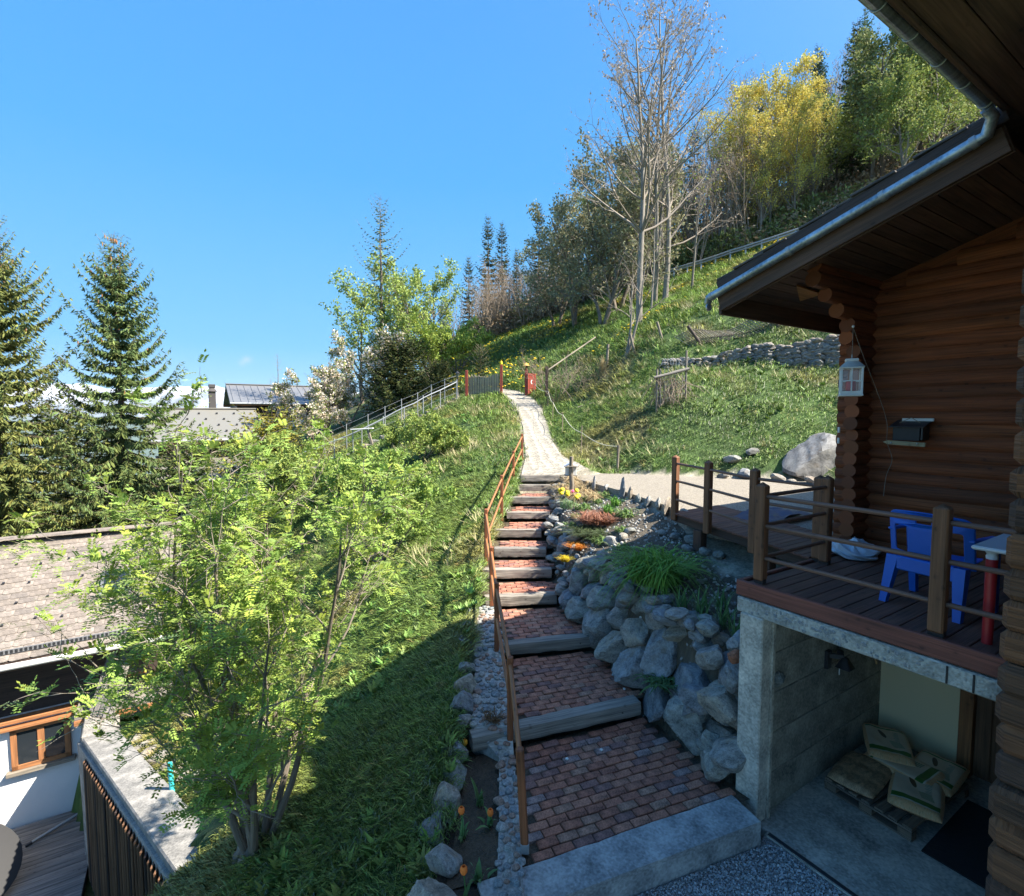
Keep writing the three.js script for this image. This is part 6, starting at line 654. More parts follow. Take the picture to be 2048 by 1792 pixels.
// conifer: whorls of drooping branches set with needle sprays
function conifer(seed, o) {
  const r = mulberry(seed), trunk = new MB(), nd = new MB(), br = new MB(), cones = [], h = o.h, pts = [], rr = []; for (let i = 0; i <= 10; i++) { pts.push(v3((r() - 0.5) * 0.05 * h / 10, h * i / 10, (r() - 0.5) * 0.05 * h / 10)); rr.push(h * 0.014 * (1 - i / 10.3)); } trunk.tube(pts, rr, 7, false);
  const step = o.step ?? 0.4;
  for (let y = o.base ?? 0.5; y < h - 0.15; y += step * (0.8 + r() * 0.4) * (y > h * 0.8 ? 0.75 : 1)) {
    const t = 1 - y / h, L = o.r * Math.pow(t, o.pow ?? 0.85) * (0.75 + r() * 0.45) + 0.12, n = o.n ?? 8;
    for (let k = 0; k < n; k++) {
      if (r() < (o.gap ?? 0.12)) continue; const a = (k + r() * 0.7) / n * 6.283 + y * 3, l = L * (0.7 + r() * 0.5), up0 = lerp(-0.05, 0.9, Math.pow(1 - t, 2.2)), out = v3(Math.cos(a), 0, Math.sin(a)), side = v3(-Math.sin(a), 0, Math.cos(a)), S = Math.max(4, Math.round(l / (o.tw ?? 0.16))), P = [];
      for (let i = 0; i <= S; i++) { const s = i / S; P.push(v3(0, y, 0).addScaledVector(out, l * s).add(v3(0, l * (up0 * s - (o.droop ?? 0.38) * Math.sin(s * 2.4) * t + 0.28 * s * s * s), 0))); }
      br.tube(P, [0.022 * l / 2 + 0.006, 0.004], 3, false);
      for (let i = 1; i <= S; i++) {
        const s = i / S, p = P[i], fw = p.clone().sub(P[i - 1]).normalize(), w = (o.spray ?? 0.34) * (1.15 - s * 0.65) * Math.min(1, l), col = tint(o.col, 0.65 + r() * 0.7, (r() - 0.5) * 0.3);
        for (const sd of [-1, 1]) { const q = p.clone().add(rdir(r).multiplyScalar(0.03)), dir = fw.clone().multiplyScalar(0.55 + r() * 0.3).addScaledVector(side, sd * (0.6 + r() * 0.4)).add(v3(0, -0.25 - (o.hang ?? 0.3) * r(), 0)).normalize(); nd.kite(q, dir, perp(dir, r), w, w * (o.fat ?? 0.14), col, 0); nd.kite(q, dir, perp(dir, r), w * 0.9, w * (o.fat ?? 0.14), tint(col, 0.8 + r() * 0.5), 0); if (o.dense) { const d2 = dir.clone().add(v3((r() - 0.5), -0.9 * r(), (r() - 0.5))).normalize(); nd.kite(q, d2, perp(d2, r), w * 0.8, w * 0.12, tint(col, 0.75 + r() * 0.6), 0); } }
        if (i === S) nd.kite(p, fw, perp(fw, r), w * 0.7, w * 0.12, col);
      }
      if (o.cones && t < 0.45 && r() < o.cones) { const c = P[Math.floor(S * (0.5 + r() * 0.4))]; if (cones.length < 140) cones.push(c); }
    }
  }
  return { trunk: trunk.build(), limbs: br.build(), leaf: nd.build(), cones };
}
const CONE = new MB().tube([v3(0, 0, 0), v3(0, -0.04, 0), v3(0, -0.15, 0)], [0.01, 0.026, 0.008], 5, false).build(), CONEM = mat([0.32, 0.15, 0.06]);
function tree(name, label, geos, mats, X, Z, opt = {}) {
  const t = thing(name, label, opt.category ?? 'tree', opt.group); t.position.copy(V(X, (opt.e ?? H(X, Z)) - 0.08, Z)); t.rotation.y = opt.turn ?? 0; t.scale.setScalar(opt.s ?? 1);
  part(t, 'trunk', geos.trunk, mats[0]); part(t, 'branches', geos.limbs, mats[1]); if (geos.leaf) part(t, 'crown', geos.leaf, mats[2] ?? M.leaf); if (geos.cones) for (const c of geos.cones) part(t, 'cone', CONE, CONEM).position.copy(c); return t;
}
function more(src, label, spots) { for (const [X, Z, s, turn, sy] of spots) { const c = copyOf(src, label); c.position.copy(V(X, H(X, Z) - 0.1, Z)); c.scale.set(s, s * (sy ?? 1), s); c.rotation.y = turn; } }
const SP = [0.085, 0.115, 0.035];
{ // near conifers on the left
  tree('spruce_tree', 'tall spruce with ringed leader and hanging cones behind the slate roof', conifer(601, { h: 13.3, r: 4.5, n: 10, step: 0.42, tw: 0.075, spray: 0.38, fat: 0.085, gap: 0.06, hang: 1.5, col: [0.11, 0.15, 0.05], cones: 0.5, dense: true, pow: 0.92 }), [M.barkDark, M.twigBrown, M.needle], -14.6, 19.2);
  tree('spruce_tree', 'big yellowish spruce standing beside the slate roof ridge', conifer(602, { h: 14.6, r: 5.0, n: 10, step: 0.42, tw: 0.075, spray: 0.38, fat: 0.085, gap: 0.06, hang: 1.5, col: [0.15, 0.17, 0.05], cones: 0.5, dense: true, pow: 0.92 }), [M.barkDark, M.twigBrown, M.needle], -17.2, 17.2);
  const young = tree('young_spruce', 'bushy young spruce in the dark hedge behind the slate roof', conifer(603, { h: 5.5, r: 2.4, n: 10, step: 0.3, tw: 0.14, spray: 0.36, col: [0.075, 0.095, 0.03], dense: true, pow: 0.6, base: 0.2 }), [M.barkDark, M.twigBrown, M.needle], -11.8, 18.6, { group: 'young spruces behind the slate roof' });
  more(young, null, [[-16.2, 20.5, 1.05, 1, 1], [-19.5, 19, 1.1, 2, 1], [-13.4, 17.6, 0.8, 3, 1], [-20.5, 23, 1.3, 0.5, 1]]);
  // clipped yellowish yew beside the far chalets, dark yew by the stair
  tree('golden_yew', 'broad yellow-green yew below the dark roofed chalet', conifer(604, { h: 2.5, r: 2.3, n: 14, step: 0.26, tw: 0.15, spray: 0.4, col: [0.2, 0.19, 0.035], dense: true, pow: 0.45, base: 0.2, droop: 0.1, fat: 0.12 }), [M.barkDark, M.twigBrown, M.needle], -11.4, 24.2, { category: 'shrub' });
  const yew = tree('dark_yew', 'large dark green yew at the top of the stone stair', conifer(605, { h: 3.5, r: 2.7, n: 14, step: 0.26, tw: 0.15, spray: 0.4, col: [0.075, 0.09, 0.028], dense: true, pow: 0.5, base: 0.2, droop: 0.15 }), [M.barkDark, M.twigBrown, M.needle], -6.3, 29, { category: 'shrub' });
  more(yew, 'low dark yew beside the small lamp post', [[-3.9, 28.2, 0.5, 1, 1]]);
  tree('small_cypress', 'slim dark cypress behind the picket fence', conifer(606, { h: 2.3, r: 0.55, n: 10, step: 0.16, tw: 0.1, spray: 0.26, col: [0.05, 0.075, 0.028], dense: true, pow: 0.5, base: 0.1, droop: -0.3 }), [M.barkDark, M.twigBrown, M.needle], -1.6, 26.6, { category: 'shrub' });
}
{ // larches and spring-green trees in the middle distance
  const larch = { h: 13.2, r: 3.6, n: 6, step: 0.5, tw: 0.2, spray: 0.3, col: [0.16, 0.21, 0.06], gap: 0.3, pow: 0.7, fat: 0.16 };
  tree('larch_tree', 'tall thin larch with a slender twiggy leader in the middle distance', conifer(611, { ...larch, h: 14, r: 3.4, col: [0.13, 0.16, 0.06] }), [M.bark, M.twig, M.needle], -9.4, 37.5);
  const far = tree('bare_larch', 'thin bare larch beyond the dark chalet roof', conifer(612, { h: 8, r: 1.8, n: 5, step: 0.45, tw: 0.28, spray: 0.22, col: [0.24, 0.2, 0.1], gap: 0.3, pow: 0.8, fat: 0.1 }), [M.bark, M.twig, M.needle], -24.5, 54, { group: 'thin larches behind the dark roof' }); more(far, null, [[-25.8, 55, 0.75, 2, 1], [-23.6, 57, 0.6, 1, 1]]);
  const sg = broad(613, { h: 7.5, rad: 0.15, levels: 4, kids: [13, 7, 5], start: [0.25, 0.2, 0.1], angle: [0.7, 0.7, 0.8], ratio: [0.5, 0.5, 0.5], wob: [0.12, 0.2, 0.25, 0.3], lift: [0.05, 0.08, 0.06, 0.0], minR: 0.008, leaf: (m, p, d, r) => { if (r() < 0.6) clump([0.3, 0.38, 0.1], 3, 0.17, 0.06, 0.26)(m, p, d, r); } });
  const a = tree('spring_tree', 'spring tree with airy light green leaves beside the thin larch', sg, [M.bark, M.twigGrey, M.leaf], -7.2, 36.5, { group: 'spring trees round the larch' }); more(a, null, [[-10.6, 36.4, 1.0, 2, 1.1], [-5.9, 38.5, 0.95, 4, 1.05], [-8.6, 39.5, 1.1, 1, 1.1]]);
  const bush = broad(614, { h: 3.2, rad: 0.07, stems: 5, splay: 0.7, levels: 4, kids: [6, 5, 3], start: [0.3, 0.2, 0.1], angle: [0.7, 0.7, 0.8], ratio: [0.5, 0.5, 0.5], wob: [0.15, 0.2, 0.25, 0.3], lift: [0.05, 0.06, 0.03, 0], leaf: clump([0.34, 0.42, 0.08], 3, 0.15, 0.06, 0.25) });
  const b = tree('bright_bush', 'bright yellow-green bush at the meadow edge by the yew', bush, [M.bark, M.twigGrey, M.leaf], -4.9, 32.5, { category: 'shrub', group: 'bright bushes at the meadow edge' }); more(b, null, [[-3.6, 33.5, 0.8, 2, 1.1]]);
  const bl = broad(615, { h: 3.0, rad: 0.07, stems: 4, splay: 0.8, levels: 4, kids: [7, 5, 4], start: [0.3, 0.2, 0.1], angle: [0.7, 0.7, 0.8], ratio: [0.5, 0.5, 0.5], wob: [0.15, 0.2, 0.25, 0.3], lift: [0.05, 0.06, 0.03, 0], leaf: (m, p, d, r) => (r() < 0.6 ? clump([0.72, 0.64, 0.55], 4, 0.1, 0.05, 0.16, 0.3) : clump([0.2, 0.24, 0.07], 3, 0.12, 0.05, 0.2))(m, p, d, r) });
  const w = tree('blossom_shrub', 'twiggy shrub covered in pale pink-white blossom above the stone stair', bl, [M.bark, M.twigGrey, M.leaf], -9.2, 28.5, { category: 'shrub', group: 'blossoming shrubs above the stone stair' }); more(w, null, [[-8.0, 31, 1.15, 2, 1.15], [-11.2, 29.8, 1.05, 3, 1], [-10.6, 27.2, 0.8, 4, 1]]);
}
// ---------- hillside trees on the right ----------
{
  const bareO = { h: 17.5, rad: 0.17, levels: 4, kids: [26, 7, 4], start: [0.2, 0.2, 0.15], angle: [0.95, 0.6, 0.65], ratio: [0.36, 0.5, 0.5], wob: [0.05, 0.13, 0.2, 0.25], lift: [0.05, 0.1, 0.06, 0.05], minR: 0.007, taper: 0.55, sides: 4 };
  const dryLeaf = (m, p, d, r) => { if (r() < 0.28) { const dir = rdir(r, -0.8); m.kite(p, dir, perp(dir, r), 0.13, 0.045, tint([0.36, 0.3, 0.24], 0.7 + r() * 0.6)); } };
  tree('tall_bare_tree', 'tallest bare tree with upswept grey branches and a few dry leaves', broad(621, { ...bareO, kids: [26, 8, 5], leaf: dryLeaf }), [M.barkPale, M.twigGrey, M.leaf], 6.3, 25.7);
  tree('tall_bare_tree', 'tall bare tree with pale trunk leaning towards the yellow birches', broad(622, { ...bareO, kids: [26, 8, 5], h: 17.5, leanTo: 0.13, leaf: dryLeaf }), [M.barkPale, M.twigGrey, M.leaf], 8.7, 29.6, { turn: 3.6 });
  tree('tall_bare_tree', 'bare tree with twin pale trunks beside the leaning one', broad(623, { ...bareO, h: 15, rad: 0.15, stems: 2, splay: 0.08, kids: [18, 7, 4], leaf: dryLeaf }), [M.barkPale, M.twigGrey, M.leaf], 8.2, 30.3);
  const slim = broad(624, { h: 7.5, rad: 0.075, levels: 4, kids: [14, 6, 3], start: [0.3, 0.2, 0.1], angle: [0.6, 0.6, 0.6], ratio: [0.4, 0.45, 0.5], wob: [0.08, 0.15, 0.2, 0.25], lift: [0.05, 0.1, 0.05, 0], minR: 0.008, leaf: (m, p, d, r) => { if (r() < 0.12) clump([0.3, 0.36, 0.08], 1, 0.12, 0.05, 0.1)(m, p, d, r); } });
  const s = tree('slim_birch', 'slim white-stemmed birch with bare drooping twigs on the meadow', slim, [M.barkPale, M.twigGrey, M.leaf], 10.4, 30.2, { group: 'slim birches on the meadow' }); more(s, null, [[7.6, 28.4, 0.8, 2, 1], [9.4, 31.6, 0.95, 4, 1]]);
  tree('forked_dead_tree', 'small forked pale dead tree on the lip of the bank', broad(625, { h: 4.2, rad: 0.07, stems: 2, splay: 0.25, levels: 3, kids: [9, 5], start: [0.35, 0.2], angle: [0.6, 0.7], ratio: [0.5, 0.5], wob: [0.1, 0.2, 0.3], lift: [0.05, 0.05, 0], minR: 0.007 }), [M.barkPale, M.twigGrey], 4.5, 21.2);
  const olive = broad(626, { h: 7.2, rad: 0.12, stems: 3, splay: 0.35, levels: 4, kids: [11, 8, 4], start: [0.12, 0.2, 0.1], angle: [0.9, 0.7, 0.8], ratio: [0.45, 0.5, 0.5], wob: [0.2, 0.25, 0.3, 0.35], lift: [0.03, 0.05, 0.02, 0], minR: 0.009, leaf: (m, p, d, r) => { if (r() < 0.7) clump([0.27, 0.27, 0.155], 2, 0.16, 0.05, 0.25, 0.7)(m, p, d, r); } });
  const o = tree('olive_bushy_tree', 'bushy grey-olive tree with dense twigs at the thicket edge', olive, [M.bark, M.twigGrey, M.leaf], 5.5, 31.2, { group: 'bushy grey-olive trees' }); more(o, null, [[4.0, 34, 1.05, 2, 1.1], [6.9, 33.5, 1.15, 4, 1.1], [3.1, 37, 0.9, 1, 1], [8.2, 35, 1.15, 5, 1.1]]);
  const brush = broad(627, { h: 5.5, rad: 0.06, stems: 4, splay: 0.3, levels: 4, kids: [7, 4, 3], start: [0.2, 0.2, 0.1], angle: [0.5, 0.6, 0.7], ratio: [0.5, 0.5, 0.5], wob: [0.12, 0.2, 0.25, 0.3], lift: [0.08, 0.08, 0.05, 0], minR: 0.01, sides: 3 });
  const b = tree('bare_thicket_tree', 'many-stemmed bare brown tree in the leafless thicket', brush, [M.twigBrown, M.twigBrown], -1.5, 45, { group: 'bare thicket trees' }); const rr = mulberry(700), sp = [];
  for (let i = 0; i < 34; i++) { const Z = 44 + rr() * 16, X = -6 + rr() * 16; sp.push([X, Z, 0.6 + rr() * 0.4, rr() * 6, 1]); } for (let i = 0; i < 30; i++) { const X = 9 + rr() * 14, Z = 33 + X * 0.28 + rr() * 14; if (Z > 39 - (X - 11) * 0.83) sp.push([X, Z, 0.8 + rr() * 0.7, rr() * 6, 1.1]); } more(b, 'many-stemmed bare brown tree at the far edge of the meadow', sp.slice(0, 34)); more(b, 'many-stemmed bare brown tree behind the guard rail', sp.slice(34));
  const birch = broad(628, { h: 12.5, rad: 0.11, levels: 4, kids: [30, 7, 4], start: [0.12, 0.2, 0.1], angle: [0.65, 0.6, 0.7], ratio: [0.3, 0.45, 0.5], wob: [0.05, 0.15, 0.2, 0.25], lift: [0.04, 0.1, 0.05, 0], minR: 0.01, leaf: (m, p, d, r) => { if (r() < 0.75) clump([0.62, 0.54, 0.13], 2, 0.13, 0.05, 0.26)(m, p, d, r); } });
  const y = tree('yellow_birch', 'golden yellow birch among the hillside trees', birch, [M.barkPale, M.twigGrey, M.leaf], 19.4, 39.5, { group: 'golden birches on the hillside' }); more(y, null, [[17.4, 40, 1.0, 1, 1.05], [21.2, 40.5, 1.08, 2, 1.05], [18.4, 42.5, 1.1, 3, 1.05], [22.6, 39.6, 0.85, 4, 1], [16.2, 41, 0.95, 5, 1], [23.4, 42.6, 1.0, 2.5, 1], [20.3, 37.8, 0.8, 1.4, 1], [18, 38, 0.8, 5.3, 1]]);
  const greenO = (c, seed) => broad(seed, { h: 10, rad: 0.17, levels: 4, kids: [15, 7, 4], start: [0.2, 0.2, 0.1], angle: [0.8, 0.7, 0.8], ratio: [0.45, 0.5, 0.5], wob: [0.1, 0.2, 0.25, 0.3], lift: [0.04, 0.07, 0.03, 0], minR: 0.01, leaf: clump(c, 4, 0.19, 0.07, 0.42) });
  const g = tree('hillside_green_tree', 'leafy fresh green tree on the wooded hillside', greenO([0.27, 0.32, 0.09], 629), [M.bark, M.twigGrey, M.leaf], 27, 40, { group: 'leafy trees on the hillside' }); more(g, null, [[27.5, 34.5, 0.9, 2, 1], [31, 37, 0.95, 4, 1], [34, 39.5, 1, 1, 1], [25, 33.5, 0.75, 3, 1], [37.5, 43, 1.05, 5, 1], [30, 42, 0.8, 1, 1], [34, 43, 0.8, 2, 1], [32, 47, 0.75, 3, 1], [37, 46, 1.1, 4, 1.1], [41, 48, 1.2, 5, 1.1], [25.5, 45, 1, 1.5, 1], [29, 50, 0.8, 2.5, 1], [36, 52, 0.8, 0.3, 1], [13.5, 44, 0.8, 4, 1]]);
  const g2 = tree('olive_green_tree', 'dull olive green tree on the wooded hillside', greenO([0.2, 0.235, 0.09], 630), [M.barkDark, M.twigGrey, M.leaf], 26, 37, { group: 'dull green trees on the hillside' }); more(g2, null, [[29, 38, 1, 1, 1], [33, 40, 1.1, 2, 1], [28, 46, 0.75, 3, 1], [39, 52, 0.9, 4, 1], [46, 55, 0.9, 5, 1], [9.5, 42, 0.9, 1, 1], [6, 44, 0.85, 3, 1], [12, 46, 1, 2, 1], [23, 47, 1, 2, 1]]);
  const fs = conifer(631, { h: 15, r: 2.9, n: 8, step: 0.55, tw: 0.26, spray: 0.5, col: [0.07, 0.095, 0.045], dense: true, fat: 0.18 }); const f = tree('hill_spruce', 'dark spruce standing in the hillside wood', fs, [M.barkDark, M.twigBrown, M.needle], 29.5, 46, { group: 'dark spruces in the hillside wood' }); more(f, null, [[-4.8, 58, 0.75, 1, 1], [-2.8, 62, 0.95, 2, 1.1], [-1.2, 63, 0.9, 3, 1.05], [-7.5, 60, 0.5, 4, 1], [3, 58, 0.8, 5, 1], [6, 60, 0.8, 1, 1], [12, 58, 0.85, 2, 1], [15, 60, 0.9, 3, 1], [24, 52, 0.9, 4, 1], [33, 58, 1.1, 5, 1], [0.5, 56, 0.55, 2, 1], [9, 55, 0.65, 3, 1], [-9, 66, 0.6, 1, 1], [20, 58, 0.9, 3, 1]]);
  const fl = conifer(632, { h: 18, r: 3.4, n: 8, step: 0.55, tw: 0.26, spray: 0.5, col: [0.16, 0.23, 0.07], dense: true, fat: 0.2, gap: 0.18 }); const l = tree('green_larch', 'fresh green larch rising above the hillside wood', fl, [M.bark, M.twig, M.needle], 42.3, 64.5, { s: 1.12, group: 'fresh green larches above the wood' }); more(l, null, [[38, 66, 0.95, 1, 1], [36, 62, 0.8, 2, 1], [47, 66, 0.95, 3, 1], [51, 70, 0.9, 4, 1], [33.5, 63, 0.8, 5, 1]]);
  const bare2 = tree('hill_bare_tree', 'bare brown tree on the skyline of the hillside wood', broad(633, { h: 11, rad: 0.13, levels: 4, kids: [13, 6, 3], start: [0.25, 0.2, 0.1], angle: [0.6, 0.6, 0.7], ratio: [0.45, 0.5, 0.5], wob: [0.08, 0.15, 0.2, 0.3], lift: [0.06, 0.1, 0.05, 0], minR: 0.014, sides: 3 }), [M.barkPale, M.twigBrown], 48, 62, { group: 'bare trees on the wood skyline' }); const s3 = []; for (let i = 0; i < 26; i++) { const X = 20 + rr() * 42, Z = 44 + X * 0.3 + rr() * 12; s3.push([X, Z, 0.9 + rr() * 0.4, rr() * 6, 1]); } more(bare2, null, s3);
}
{ // brush under the hillside wood
  const r = mulberry(720), m = new MB(); for (let i = 0; i < 130; i++) { const d = rdir(r, 0.5), p = v3((r() - 0.5) * 1.3, 0.05 + r() * 1.0, (r() - 0.5) * 1.3); m.kite(p, d, perp(d, r), 0.12 + r() * 0.16, 0.025 + r() * 0.03, tint([1, 1, 1], 0.6 + r() * 0.7, (r() - 0.5) * 0.2)); }
  const im = new THREE.InstancedMesh(m.build(), M.needle, 2600); let k = 0; while (k < 2600) { const Z = 36 + r() * 34, X = -8 + r() * 70; if (Z < 41 - (X - 11) * 0.83 && X > 9 || (X <= 9 && Z < 44) || X > Z * 0.95) continue; const s = 0.7 + r() * 1.2; im.setMatrixAt(k, M4(X, H(X, Z) - 0.1, -Z, 0, r() * 6, 0, s)); const g = fbm(X * 0.15, Z * 0.15, 9, 3) + (r() - 0.5) * 0.3; im.setColorAt(k++, g > 0.5 ? rgb(0.19, 0.22, 0.075) : rgb(0.26, 0.2, 0.13)); }
  im.name = 'undergrowth'; im.userData = { kind: 'stuff', label: 'tangled brown and green undergrowth below the hillside trees', category: 'undergrowth' }; scene.add(im);
}
// ---------- the rowan beside the stairs and its neighbour shrub ----------
function pinnate(col) { return (m, p, d, r) => { if (r() < 0.33) return; const n = 1 + Math.floor(r() * 2.6); for (let q = 0; q < n; q++) { const dir = rdir(r, 0.25).add(d.clone().multiplyScalar(0.5)).normalize(); dir.y *= 0.6; dir.normalize(); const side = new THREE.Vector3().crossVectors(dir, v3(0, 1, 0)).normalize(), L = 0.1 + r() * 0.06, c = tint(col, 0.7 + r() * 0.6, (r() - 0.5) * 0.3), up = new THREE.Vector3().crossVectors(side, dir).normalize().add(rdir(r).multiplyScalar(0.45)).normalize(); for (let i = 1; i <= 5; i++) { const b = p.clone().addScaledVector(dir, L * (0.15 + i * 0.16)).add(v3(0, -0.03 * i * i / 25, 0)); for (const s of [-1, 1]) { const ld = dir.clone().multiplyScalar(0.55).addScaledVector(side, s).addScaledVector(up, 0.15).normalize(), wd = new THREE.Vector3().crossVectors(ld, up).normalize(); m.kite(b, ld, wd, 0.04, 0.009, c, 0, up); } } m.kite(p.clone().addScaledVector(dir, L * 0.95), dir, side, 0.045, 0.01, c, 0, up); } }; }
{
  const rw = broad(651, { h: 3.9, rad: 0.04, stems: 12, splay: 0.4, levels: 4, kids: [9, 5, 3], start: [0.2, 0.25, 0.2], angle: [0.75, 0.7, 0.8], ratio: [0.34, 0.5, 0.55], wob: [0.1, 0.18, 0.22, 0.25], lift: [0.06, 0.07, 0.04, 0], minR: 0.0045, taper: 0.35, leaf: pinnate([0.28, 0.38, 0.075]) });
  let mx = 0, mz = 0; { const P = rw.leaf.attributes.position; for (let i = 0; i < P.count; i += 7) { mx += P.getX(i); mz += P.getZ(i); } }
  const t = tree('rowan_tree', 'large many-stemmed rowan with fresh green leaves on the steep lawn', rw, [M.bark, M.twigGrey, M.leaf], -2.5, 4.75, { turn: Math.atan2(mz, mx) - Math.PI + 0.3, s: 0.97 });
  const root = new MB(), r = mulberry(653); t.scale.x *= 0.92; for (let i = 0; i < 9; i++) { const a = r() * 6.28, d = v3(Math.cos(a), 0, Math.sin(a)); root.tube([d.clone().multiplyScalar(0.05).add(v3(0, 0.2, 0)), d.clone().multiplyScalar(0.14).add(v3(0, 0.1, 0)), d.clone().multiplyScalar(0.24 + r() * 0.1).add(v3(0, -0.3, 0))], [0.07, 0.08, 0.07], 7); } part(t, 'root_stool', root.build(), M.bark);
  tree('lawn_shrub', 'smaller green shrub behind the rowan on the slope', broad(655, { h: 2.7, rad: 0.03, stems: 6, splay: 0.6, levels: 4, kids: [7, 5, 4], start: [0.25, 0.2, 0.1], angle: [0.8, 0.7, 0.8], ratio: [0.42, 0.5, 0.5], wob: [0.12, 0.2, 0.25, 0.3], lift: [0.05, 0.05, 0.02, 0], minR: 0.005, leaf: clump([0.24, 0.34, 0.075], 4, 0.065, 0.026, 0.11) }), [M.bark, M.twigGrey, M.leaf], -3.0, 11.6, { category: 'shrub' });
  const sh = broad(656, { h: 1.8, rad: 0.025, stems: 5, splay: 0.9, levels: 4, kids: [6, 4, 3], start: [0.3, 0.2, 0.1], angle: [0.8, 0.7, 0.8], ratio: [0.45, 0.5, 0.5], wob: [0.12, 0.2, 0.25, 0.3], lift: [0.02, 0.02, 0, 0], minR: 0.006, leaf: clump([0.26, 0.33, 0.08], 4, 0.08, 0.03, 0.13) });
  const a = tree('slope_bush', 'low spring-green bush on the grass below the stone stair', sh, [M.bark, M.twigGrey, M.leaf], -3.1, 17.5, { category: 'shrub', group: 'low bushes on the left slope' }); more(a, null, [[-4.6, 19.5, 0.8, 2, 1], [-4.7, 15.5, 1.1, 3, 1.2], [-6.6, 17.4, 1.2, 4, 1.2], [-8.4, 19.2, 1.3, 5, 1.2]]);
  const bs = broad(657, { h: 2.2, rad: 0.02, stems: 7, splay: 0.9, levels: 3, kids: [7, 5], start: [0.3, 0.2], angle: [0.7, 0.8], ratio: [0.5, 0.5], wob: [0.15, 0.2, 0.3], lift: [0.02, 0.02, 0], minR: 0.006 });
  const c = tree('dry_bush', 'leafless brown bush on the slope', bs, [M.twigBrown, M.twigBrown], 1.9, 22.2, { category: 'shrub', group: 'leafless bushes' }); more(c, null, [[2.6, 21.2, 0.8, 2, 1], [-13.5, 38, 1.6, 1, 1], [-11.5, 36.5, 1.4, 2, 1], [1.6, 24.6, 0.9, 3, 1]]);
}
// ---------- flower bed, small plants, sticks ----------
function blades(seed, n, len, wid, col, splay, droop, spread) { const r = mulberry(seed), m = new MB(); for (let i = 0; i < n; i++) { const a = r() * 6.283, o = v3(Math.cos(a), 0, Math.sin(a)), q = Math.sqrt(r()) * spread, l = len * (0.6 + 0.6 * r()), sp = splay * (0.3 + r()), side = v3(-Math.sin(a), 0, Math.cos(a)), b = v3(Math.cos(a * 3) * q, 0, Math.sin(a * 3) * q), c = tint(col, 0.7 + r() * 0.6, (r() - 0.5) * 0.25); let prev = null; const S = 4; for (let k = 0; k <= S; k++) { const t = k / S, p = b.clone().addScaledVector(o, l * sp * t * (0.6 + 0.6 * t)).add(v3(0, l * (t - droop * t * t * t * (0.6 + sp)), 0)), w = wid * (1 - Math.pow(t, 2.2) * 0.95) * (0.5 + 0.5 * Math.min(1, t * 4)); const L = p.clone().addScaledVector(side, -w), R = p.clone().addScaledVector(side, w); if (prev) m.quad(prev[0], prev[1], R, L, c); prev = [L, R]; } } return m.build(); }
function plant(name, label, cat, geo, X, Z, s = 1, group, e) { const o = thing(name, label, cat, group); o.position.copy(V(X, (e ?? H(X, Z)) - 0.01, Z)); o.scale.setScalar(s); part(o, 'leaves', geo, M.leaf); return o; }
